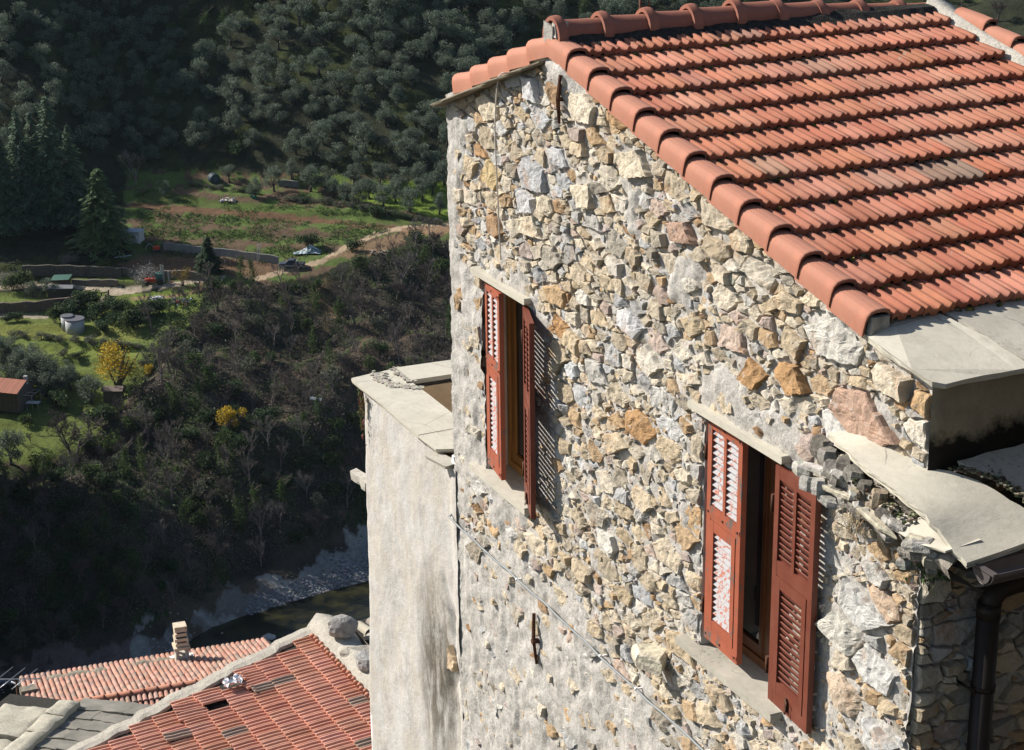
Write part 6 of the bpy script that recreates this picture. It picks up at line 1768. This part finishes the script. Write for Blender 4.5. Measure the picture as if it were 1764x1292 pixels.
for (px, py), g in zip(cand, ok):
    if not g: continue
    u = hit(px, py)
    phb = (py-(px-500)*.075)+float(fbm(u.x*.09, u.y*.09, 301, 4))*10
    bnd = abs(((phb+3) % 26)-13)/13.0
    if bnd*.7+float(vnoise(u.x*.3, u.y*.3, 79))*1.7+float(vnoise(u.x*.1, u.y*.1, 80))*.8 < .33: continue
    for j in range(7):
        p = u+Vector((r11.gauss(0, .28), r11.gauss(0, .28), abs(r11.gauss(.08, .16))))
        leafquad(cg, p, r11.uniform(.08, .2), vary(r11.choice([(.08, .125, .03), (.06, .10, .026), (.10, .145, .036), (.05, .08, .03)]), .25, r11), r11, 0, .7)
tag(cg.build('field_crops', [M['leaf']]), 'low green crops and weeds in strips across the terraced field', 'crops', None, 'stuff')
SUN_AZ_D, SUN_EL_D, SUN_E, SKY_S, EXPO, HAZE = 130.0, 34.0, 4.2, 0.065, 0.97, 0.000022
# ================================================================== SMALL THINGS ACROSS THE VALLEY
def yaw_from(px, py, px2, py2):
    a, b = at(px, py), at(px2, py2); return math.atan2(b.y-a.y, b.x-a.x)
VX = math.atan2(RH[1], RH[0])                       # rotation that lays local x along the picture's horizontal
def th(name, label, cat, px, py, rz=0.0, group=None, dz=0.0):
    P = at(px, py); P.z += dz; return thing(name, label, cat, P, rz, group)
# pickup truck
pk = th('pickup_truck', 'dark double cab pickup truck on the dirt road at the field edge', 'truck', 503, 461, VX+math.radians(176))
b = MB(); CB = (.035, .045, .07); SV = (.30, .28, .26)
def loft(mb, secs, mi, col, smooth=False):
    n = len(secs[0]); vs = [p for s in secs for p in s]
    mb.add(vs, [(a*n+k, a*n+(k+1) % n, (a+1)*n+(k+1) % n, (a+1)*n+k) for a in range(len(secs)-1) for k in range(n)]+[tuple(range(n-1, -1, -1)), tuple(range((len(secs)-1)*n, len(secs)*n))], mi, col, smooth)
def sec(x, w, z0, z1, r_=.08): return [(x, -w, z0), (x, -w, z1-r_), (x, -w+r_, z1), (x, w-r_, z1), (x, w, z1-r_), (x, w, z0)]
loft(b, [sec(2.45, .78, .45, .85), sec(2.3, .86, .40, .98), sec(1.1, .88, .40, 1.06), sec(-.75, .88, .40, 1.06), sec(-2.35, .88, .42, 1.04), sec(-2.45, .86, .5, 1.0)], 0, CB)
b.box2((-2.4, -.895, .46), (2.3, .895, .70), 0, SV); b.build('body', [M['any']], pk)
c_ = MB(); loft(c_, [sec(1.15, .80, 1.04, 1.08, .02), sec(.55, .74, 1.04, 1.66), sec(-.5, .74, 1.04, 1.70), sec(-.85, .78, 1.04, 1.08, .02)], 0, CB); c_.build('cab', [M['any']], pk)
g_ = MB(); g_.add([(1.10, -.70, 1.12), (1.10, .70, 1.12), (.62, .66, 1.60), (.62, -.66, 1.60)], [(0, 1, 2, 3)], 0)
for s in (-1, 1): g_.box2((-.45, s*.755, 1.14), (.62, s*.79, 1.54), 0)
g_.build('glass', [M['glass']], pk)
bd = MB(); bd.box2((-2.3, -.70, 1.03), (-.95, .70, 1.06), 0, (.02, .02, .02)); bd.tube([(-.95, -.75, 1.05), (-1.05, -.72, 1.55), (-1.05, .72, 1.55), (-.95, .75, 1.05)], .035, 6, 0, (.4, .4, .4)); bd.build('load_bed', [M['any']], pk)
for sx in (1.5, -1.45):
    for sy in (-.82, .82):
        w = MB(); w.tube([(sx, sy-.11, .36), (sx, sy+.11, .36)], .36, 14, 0, (.02, .02, .02)); wo_ = w.build('wheel', [M['any']], pk)
        h = MB(); h.tube([(sx, sy-.12, .36), (sx, sy+.12, .36)], .2, 10, 0, (.4, .4, .4)); h.build('rim', [M['any']], wo_)
for sy in (-.62, .62):
    h = MB(); h.bevbox((2.44, sy, .80), (.03, .16, .08), .03, 0, (.7, .7, .7)); h.build('headlight', [M['any']], pk)
# white hut behind the cedar
hut = th('white_hut', 'small white hut with flat pale roof half behind the solitary cedar', 'hut', 230, 415, VX-.25)
w = MB(); w.box2((-2.6, -1.5, -.5), (2.3, 1.5, 2.5), 0, (.42, .42, .41)); w.build('wall', [M['any']], hut)
w = MB(); w.bevbox((-.1, 0, 2.58), (2.65, 1.75, .07), .02, 0, (.40, .43, .47)); w.build('roof', [M['any']], hut)
w = MB(); w.box2((-1.2, -1.54, 0), (-.4, -1.49, 1.9), 0, (.2, .22, .22)); w.build('door', [M['any']], hut); hut.scale = (.8, .8, .85)
for xx, zz, an, lab in ((1.5, .7, -.3, 'pale plank leaning on the white hut nearer the cedar'), (1.85, .65, -.36, 'pale plank leaning on the outer corner of the white hut')):
    pl_ = MB(); pl_.box((xx, -1.5, zz), (.12, .03, .9), 0, (.6, .6, .62), Matrix.Rotation(an, 3, 'Y'))
    o = pl_.build('plank', [M['any']]); o.location = hut.location; o.rotation_euler = hut.rotation_euler; tag(o, lab, 'plank')
# round dark tank lying on its side
tk = th('water_tank', 'round dark green plastic water tank lying at the top of the field', 'tank', 369, 316, VX+.5)
w = MB(); w.tube([(0, -1.0, 1.1), (0, -.85, 1.1), (0, .85, 1.1), (0, 1.0, 1.1)], [1.0, 1.12, 1.12, 1.0], 22, 0, (.035, .055, .06)); w.build('body', [M['any']], tk)
w = MB()
for y in (-.5, 0, .5): w.tube([(0, y-.04, 1.1), (0, y+.04, 1.1)], 1.15, 22, 0, (.03, .05, .055))
w.build('rib', [M['any']], tk); w = MB(); w.tube([(0, -1.06, 1.1), (0, -.99, 1.1)], [.45, .5], 16, 0, (.05, .075, .08)); w.build('lid', [M['any']], tk)
# concrete cisterns
for (px, py, R, H, lab) in ((130, 570, 1.75, 2.3, 'larger round concrete cistern with dark flat lid'), (117, 564, 1.15, 2.2, 'smaller round concrete cistern tucked behind the larger one')):
    ck = th('cistern', lab, 'cistern', px, py, VX, 'concrete cisterns by the hedge')
    w = MB(); w.tube([(0, 0, -.6), (0, 0, H)], [R, R*.98], 26, 0, (.36, .37, .37)); w.build('wall', [M['any']], ck)
    w = MB(); w.tube([(0, 0, H), (0, 0, H+.14)], R*1.04, 26, 0, (.10, .10, .115)); w.build('lid', [M['any']], ck)
# tool shed with green corrugated roof
sh = th('tool_shed', 'open tool shed with green sheet roof beside the dirt road', 'shed', 104, 495, VX+.1)
w = MB()
for i in range(24):
    x = -2.3+.2*i; w.add([(x, -1.5, 2.15), (x+.1, -1.5, 2.22), (x+.2, -1.5, 2.15), (x+.2+.75, 1.5, 2.75), (x+.1+.75, 1.5, 2.82), (x+.75, 1.5, 2.75)], [(0, 1, 4, 5), (1, 2, 3, 4)], 0, vary((.15, .29, .21), .05))
w.build('roof', [M['any']], sh)
w = MB(); w.box2((-2.1, 1.2, -.2), (2.7, 1.3, 2.6), 0, (.09, .065, .05)); w.box2((-2.1, -1.3, -.2), (1.3, -1.2, 1.3), 0, (.10, .06, .045)); w.build('wall', [M['any']], sh)
for x, y in ((-2.1, -1.35), (2.2, -1.35), (2.9, 1.35)): w = MB(); w.box2((x-.06, y-.06, -.3), (x+.06, y+.06, 2.3), 0, (.16, .12, .09)); w.build('post', [M['any']], sh); sh.scale = (.72, .72, .8)
for i, (px, py, lab, sx) in enumerate(((104, 508, 'low dark hut with flat grey roof below the tool shed', 2.2),)):
    lh = th('garden_hut', lab, 'hut', px, py, VX+.15)
    w = MB(); w.box2((-sx, -1.2, -.4), (sx, 1.2, 1.5), 0, (.05, .042, .036)); w.build('wall', [M['any']], lh); w = MB(); w.box((0, 0, 1.62), (sx+.3, 1.5, .06), 0, (.16, .16, .17), Matrix.Rotation(.05, 3, 'Y')); w.build('roof', [M['any']], lh)
# wire pen
pen = th('wire_pen', 'wire mesh pen with grey posts left of the garden hut', 'pen', 66, 513, VX+.05)
for x in np.linspace(-2.6, 2.6, 6): w = MB(); w.box2((x-.05, -.05, -.2), (x+.05, .05, 2.4), 0, (.14, .13, .13)); w.build('post', [M['any']], pen)
w = MB()
for i in range(40): x = -2.6+.133*i; w.box2((x-.012, -.01, 0), (x+.012, .01, 2.3), 0, (.12, .11, .11))
for z in (.6, 1.2, 1.8, 2.3): w.box2((-2.6, -.012, z-.02), (2.6, .012, z+.02), 0, (.13, .12, .12))
w.build('mesh', [M['any']], pen)
# iron gate across the lower track
gt_ = th('iron_gate', 'dark iron bar gate closing the track at the road bend', 'gate', 171, 517, VX+.35)
w = MB(); w.box2((-1.7, -.05, .05), (1.7, .05, .15)); w.box2((-1.7, -.05, 1.35), (1.7, .05, 1.45))
for i in range(14): x = -1.65+.254*i; w.box2((x-.03, -.03, .05), (x+.03, .03, 1.5))
w.build('bar_panel', [M['pipe']], gt_)
for x in (-1.85, 1.85): w = MB(); w.box2((x-.12, -.12, -.3), (x+.12, .12, 1.8)); w.build('post', [M['pipe']], gt_)
# red roofed shed at the left edge
rs_ = th('red_roofed_shed', 'long shed with red tile roof and timber lattice front at the left edge', 'shed', 12, 694, VX-.30)
w = MB(); w.box2((-5.0, -2.2, -.5), (3.0, 2.2, 2.6), 0, (.10, .085, .07)); w.build('wall', [M['any']], rs_)
w = MB(); gd = Vector((0, -1, -.42)).normalized()
for k in range(46):
    x = -5.3+.19*k
    for s_, co in ((-1, (.46, .19, .115)), (1, (.19, .12, .09))):
        p0 = Vector((x, 0, 3.75)); p1 = Vector((x, s_*2.9, 2.62)); wv = Vector((1, 0, 0))
        vs = []
        for c0 in (p0, p1):
            for m_ in range(4): tt_ = PI*m_/3; vs.append(c0+wv*math.cos(tt_)*.1+Vector((0, 0, 1))*math.sin(tt_)*.07)
        w.add(vs, [(m_, m_+1, 4+m_+1, 4+m_) for m_ in range(3)], 0, vary(co, .12))
w.add([(-5.0, -2.2, 2.6), (-5.0, 2.2, 2.6), (-5.0, 0, 3.7)], [(0, 1, 2)], 0, (.1, .09, .08)); w.add([(3.0, -2.2, 2.6), (3.0, 2.2, 2.6), (3.0, 0, 3.7)], [(0, 1, 2)], 0, (.1, .09, .08))
w.build('roof', [M['any']], rs_)
w = MB()
for i in range(14): x = -4.8+.6*i; w.box2((x-.05, -2.27, -.2), (x+.05, -2.205, 2.5), 0, (.17, .11, .07))
for z in (.7, 1.5, 2.2): w.box2((-4.8, -2.262, z-.04), (3.0, -2.208, z+.04), 0, (.16, .10, .065))
w.build('lattice', [M['any']], rs_)
w = MB(); w.box2((2.6, .3, 3.0), (3.1, .8, 4.2), 0, (.32, .32, .31)); w.build('chimney', [M['any']], rs_); rs_.scale = (1.3, 1.2, 1.2)
pg = th('pergola', 'grey metal pergola frame beside the red roofed shed', 'pergola', 48, 697, VX-.3)
w = MB()
for x, y in ((-2, -1.5), (1.8, -1.5), (-2, 1.5), (1.8, 1.5)): w.tube([(x, y, -.3), (x, y, 2.3)], .05, 6, 0, (.3, .3, .3))
for y in (-1.5, 0, 1.5): w.tube([(-2.2, y, 2.3), (2.0, y, 2.3)], .045, 5, 0, (.36, .36, .36))
for x in (-2, -.7, .6, 1.8): w.tube([(x, -1.7, 2.33), (x, 1.7, 2.33)], .04, 5, 0, (.36, .36, .36))
w.build('frame', [M['any']], pg)
tb = th('garden_table', 'white topped garden table below the pergola', 'table', 58, 702, VX-.1)
w = MB(); w.bevbox((0, 0, .95), (1.15, .6, .05), .02, 0, (.62, .63, .64)); w.build('table_top', [M['any']], tb)
for x, y in ((-1, -.5), (1, -.5), (-1, .5), (1, .5)): w = MB(); w.box2((x-.05, y-.05, -.4), (x+.05, y+.05, .9), 0, (.25, .25, .25)); w.build('leg', [M['any']], tb)
# little brown hut by the mimosa
bh = th('brown_hut', 'tiny brown hut overgrown with twigs beside the round olive', 'hut', 196, 688, VX)
w = MB(); w.box2((-1.5, -1.1, -.5), (1.6, 1.1, 2.0), 0, (.10, .075, .05)); w.build('wall', [M['any']], bh)
w = MB(); loft(w, [[(-1.8, -1.4, 1.95), (-1.8, 0, 2.5), (-1.8, 1.4, 1.95)], [(1.9, -1.4, 1.95), (1.9, 0, 2.5), (1.9, 1.4, 1.95)]], 0, (.16, .125, .105)); w.build('roof', [M['any']], bh)
# red tractor with its green cab
tr_ = th('tractor', 'small red and green tractor parked under the grey dome tree', 'tractor', 268, 490, VX+math.radians(8))
w = MB(); loft(w, [sec(-2.0, .42, .75, 1.2, .1), sec(-.4, .5, .6, 1.35, .1), sec(.5, .5, .6, 1.25, .1)], 0, (.42, .045, .02)); w.build('body', [M['any']], tr_)
w = MB(); loft(w, [sec(.1, .6, .9, 2.3, .1), sec(1.3, .6, .9, 2.1, .1)], 0, (.05, .13, .11)); w.build('cab', [M['any']], tr_)
for x, R_t in ((-1.5, .42), (.9, .62)):
    for y in (-.7, .7): w = MB(); w.tube([(x, y-.14, R_t), (x, y+.14, R_t)], R_t, 14, 0, (.025, .024, .022)); w.build('wheel', [M['any']], tr_)
bp = at(282, 487)
for x, h_, lab in ((-.35, 3.6, 'tall pale board leaning upright just behind the tractor'), (.05, 3.5, 'second tall board touching the one behind the tractor'), (1.0, 2.3, 'shorter board leaning apart from the two tall boards')):
    w = MB(); w.box((x, 0, h_/2), (.16, .05, h_/2), 0, (.40, .39, .36), Matrix.Rotation(.1, 3, 'X')); o = w.build('board', [M['any']]); o.location = bp; o.rotation_euler = (0, 0, VX); tag(o, lab, 'board')
# orange digger in the shade, planks and red bin
dg = th('mini_digger', 'small orange digger parked in the shade of the cedar', 'digger', 270, 434, VX+.3)
w = MB(); w.box2((-.7, -.5, .1), (.7, .5, .5), 0, (.04, .04, .04)); w.build('track', [M['any']], dg)
w = MB(); w.bevbox((0, 0, .85), (.6, .5, .35), .1, 0, (.48, .06, .02)); w.build('body', [M['any']], dg)
w = MB(); w.tube([(-.5, 0, 1.0), (-1.3, 0, 1.9), (-2.0, 0, 1.2), (-2.1, 0, .5)], .09, 5, 0, (.2, .2, .22)); w.build('arm', [M['any']], dg)
for (px, py, rz, lab) in ((207, 443, .5, 'pale plank lying in the shade left of the digger'), (217, 442, .6, 'second pale plank lying in the shade nearer the digger')):
    P = at(px, py); w = MB(); w.box((0, 0, .1), (1.1, .12, .05), 0, (.42, .46, .55)); o = w.build('plank', [M['any']]); o.location = P; o.rotation_euler = (0, 0, VX+rz); tag(o, lab, 'plank')
# concrete field wall, ladder on it, stone walls
def wall_strip(name, pts, h, t, col, label, cat, mat='any'):
    mb = MB(); Ps = [at(*p) for p in pts]; O = Ps[0].copy(); fine = []
    for a, b in zip(Ps[:-1], Ps[1:]):
        n = max(1, int((b-a).length/1.2))
        for i in range(n): fine.append(a.lerp(b, i/n))
    fine.append(Ps[-1]); vs = []
    for i, p in enumerate(fine):
        d = (fine[min(i+1, len(fine)-1)]-fine[max(i-1, 0)]); d.z = 0; d.normalize(); s = Vector((-d.y, d.x, 0))*t/2
        z = float(terr(np.array([p.x]), np.array([p.y]))[0]); top = z+h*(1+.05*math.sin(i*2.1)); q = Vector((p.x, p.y, 0))-Vector((O.x, O.y, 0))
        for sg in (-1, 1):
            vs += [(q.x+s.x*sg, q.y+s.y*sg, z-1.0-O.z), (q.x+s.x*sg, q.y+s.y*sg, top-O.z)]
    fs = []
    for i in range(len(fine)-1):
        a = 4*i; fs += [(a, a+1, a+5, a+4), (a+2, a+6, a+7, a+3), (a+1, a+3, a+7, a+5)]
    fs += [(0, 2, 3, 1), (4*len(fine)-4, 4*len(fine)-3, 4*len(fine)-1, 4*len(fine)-2)]
    mb.add(vs, fs, 0, [vary(col, .12) for _ in fs]); o = mb.build(name, [M[mat]]); o.location = O; return tag(o, label, cat)
wall_strip('concrete_wall', [(282, 430), (345, 437), (400, 443), (450, 450), (480, 455)], 1.5, .3, (.21, .20, .185), 'grey concrete retaining wall along the bare soil strip', 'wall')
wall_strip('stone_wall', [(125, 489), (165, 490), (203, 491)], 1.0, .5, (.14, .12, .095), 'low dry stone wall behind the dirt road by the tool shed', 'wall', 'rock')
wall_strip('stone_wall', [(-40, 538), (20, 538), (62, 536), (85, 533), (128, 528)], 1.9, .5, (.11, .085, .068), 'tall dark stone wall above the pale lower track', 'wall', 'rock')
wall_strip('stone_wall', [(40, 475), (110, 474), (170, 476), (210, 478)], 2.0, .5, (.085, .075, .06), 'shaded high retaining wall under the cedars', 'wall', 'rock')
wall_strip('stone_wall', [(480, 318), (515, 320)], 1.0, .5, (.15, .145, .13), 'short pale stone terrace wall under the leaning olive', 'wall', 'rock')
wall_strip('stone_wall', [(210, 471), (250, 478), (310, 476), (350, 480)], 1.2, .5, (.16, .14, .11), 'stone wall behind the rusty orange tree', 'wall', 'rock')
ld = th('ladder', 'pale ladder leaning on the grey concrete wall', 'ladder', 444, 452, VX-.9)
w = MB()
for y in (-.25, .25): w.tube([(0, y, 0), (.9, y, 4.0)], .05, 5, 0, (.45, .45, .43))
for i in range(11): t = (i+.5)/11; w.tube([(.9*t, -.25, 4*t), (.9*t, .25, 4*t)], .045, 5, 0, (.45, .45, .43))
w.build('frame', [M['any']], ld)
# fence posts of the strip
for (px, py) in ((388, 463), (398, 461), (392, 458), (408, 456), (170, 447), (232, 446)):
    P = at(px, py); w = MB(); w.tube([(0, 0, -.3), (.03, 0, 1.0), (.05, .02, 1.9)], [.07, .06, .05], 5, 0, (.10, .085, .07)); o = w.build('fence_post', [M['any']]); o.location = P; tag(o, 'thin wooden post standing on the bare soil strip', 'post', 'thin posts on the soil strip')
# heaps
def heap(name, px, py, n, spread, cols, label, cat, hs=.4, seed=1):
    mb = MB(); r = random.Random(seed); P = at(px, py)
    for i in range(n):
        a = r.uniform(0, 6.28); q = spread*math.sqrt(r.random()); s = r.uniform(.12, .42)
        mb.box((math.cos(a)*q, math.sin(a)*q*.6, r.uniform(.05, hs)), (s, s*r.uniform(.15, .6), s*r.uniform(.1, .5)), 0, vary(r.choice(cols), .15, r), Matrix.Rotation(r.uniform(0, 3), 3, 'Z') @ Matrix.Rotation(r.uniform(-.5, .5), 3, 'X'), .35)
    o = mb.build(name, [M['any']]); o.location = P; o.rotation_euler = (0, 0, VX); tag(o, label, cat, None, 'stuff' if n > 6 else None)
heap('plank_heap', 392, 347, 34, 1.8, [(.48, .45, .42), (.40, .33, .28), (.55, .5, .5)], 'heap of pale planks and rubble on the upper field', 'heap', .6, 2)
heap('scrap_heap', 268, 519, 26, 1.5, [(.55, .57, .6), (.10, .12, .16), (.4, .42, .45)], 'heap of white bags and scrap on the small lawn', 'heap', .9, 3)
heap('scrap_heap', 310, 524, 34, 2.2, [(.16, .19, .24), (.35, .36, .4), (.25, .09, .06), (.08, .09, .11)], 'heap of blue grey sheets and crates right of the white bags', 'heap', .9, 4)
heap('rock_heap', 655, 438, 26, 1.9, [(.22, .19, .16), (.14, .12, .10), (.30, .27, .22)], 'heap of brown rocks and stumps beside the dirt road', 'heap', .8, 5)
heap('sack', 436, 341, 5, .8, [(.03, .17, .12)], 'green sack on the terrace edge under the slim olive', 'sack', .5, 6)
heap('junk_heap', 150, 437, 24, 3.0, [(.12, .12, .13), (.20, .19, .18), (.05, .06, .05)], 'dark junk heap in the shade left of the solitary cedar', 'heap', .6, 7)
tp_ = th('tarpaulin', 'crumpled green tarpaulin over a mound at the field edge', 'tarpaulin', 530, 434, VX)
w = MB(); vs = []; r = random.Random(3)
for j in range(9):
    for i in range(15):
        x = (i-7)*.38; y = (j-4)*.4; h_ = 1.35*math.exp(-((x-.6)/1.5)**2-(y/1.0)**2)+r.uniform(-.09, .12); vs.append((x+r.uniform(-.1, .1), y+r.uniform(-.1, .1), max(.02, h_)))
w.add(vs, [(j*15+i, j*15+i+1, j*15+15+i+1, j*15+15+i) for j in range(8) for i in range(14)], 0, [vary(r.choice([(.10, .17, .15), (.12, .19, .17), (.10, .17, .15), (.35, .38, .45)]), .15, r) for _ in range(112)]); w.build('sheet', [M['any']], tp_)
# utility post at the brink
up_ = th('utility_post', 'concrete post with small white roof on the dark bank', 'post', 545, 706, VX)
w = MB(); w.box2((-.35, -.3, -.5), (.35, .3, 1.9), 0, (.22, .22, .21)); w.build('shaft', [M['any']], up_); w = MB(); w.box((0, 0, 2.0), (.95, .55, .08), 0, (.52, .52, .52), Matrix.Rotation(.18, 3, 'Y')); w.build('cap', [M['any']], up_)
wb_ = at(173, 716); w = MB(); w.box2((-.3, -.3, -.3), (.3, .3, .85), 0, (.38, .38, .38)); w.box2((-.36, -.36, .85), (.36, .36, .95), 0, (.3, .3, .3)); o = w.build('meter_box', [M['any']]); o.location = wb_; tag(o, 'small grey box post at the end of the lower meadow', 'box')

# ================================================================== LIGHT, SKY, FINISH
SUN_AZ, SUN_EL = math.radians(SUN_AZ_D), math.radians(SUN_EL_D)
sd = Vector((math.cos(SUN_AZ)*math.cos(SUN_EL), math.sin(SUN_AZ)*math.cos(SUN_EL), math.sin(SUN_EL)))
sl = bpy.data.lights.new('sun', 'SUN'); sl.energy = SUN_E; sl.angle = math.radians(.53); sl.color = (1.0, .945, .87)
so = bpy.data.objects.new('sun', sl); COL.objects.link(so); so.rotation_euler = sd.to_track_quat('Z', 'Y').to_euler(); so.location = (0, 0, 60)
wd_ = bpy.data.worlds.new('World'); scene.world = wd_; wd_.use_nodes = True
nt = wd_.node_tree; nt.nodes.clear()
sk = nt.nodes.new('ShaderNodeTexSky'); sk.sky_type = 'NISHITA'; sk.sun_disc = False; sk.sun_elevation = SUN_EL; sk.sun_rotation = PI/2-SUN_AZ; sk.altitude = 300
bg = nt.nodes.new('ShaderNodeBackground'); bg.inputs['Strength'].default_value = SKY_S; ow = nt.nodes.new('ShaderNodeOutputWorld')
nt.links.new(sk.outputs[0], bg.inputs[0]); nt.links.new(bg.outputs[0], ow.inputs[0])
hz = MB(); hz.box2((-620, -260, -150), (1500, 1700, 520), 0)
hm = bpy.data.materials.new('haze'); hm.use_nodes = True; hm.node_tree.nodes.clear()
ho = hm.node_tree.nodes.new('ShaderNodeOutputMaterial'); hv = hm.node_tree.nodes.new('ShaderNodeVolumePrincipled'); hm.node_tree.links.new(hv.outputs[0], ho.inputs['Volume'])
hv.inputs['Color'].default_value = (.62, .80, 1.0, 1); hv.inputs['Density'].default_value = HAZE; hv.inputs['Anisotropy'].default_value = .2
tag(hz.build('haze', [hm]), 'thin bluish air over the whole valley', 'haze', None, 'stuff')
for o in list(scene.objects):
    if o.parent is None: o.location.z += ZC
vs_ = scene.view_settings; vs_.view_transform = 'Standard'; vs_.look = 'None'; vs_.exposure = EXPO; vs_.gamma = 1.0; vs_.use_curve_mapping = False
scene.render.engine = 'CYCLES'
cy = scene.cycles; cy.max_bounces = 5; cy.diffuse_bounces = 3; cy.glossy_bounces = 2; cy.transmission_bounces = 2; cy.use_denoising = True
scene.render.resolution_x, scene.render.resolution_y = 1024, 750
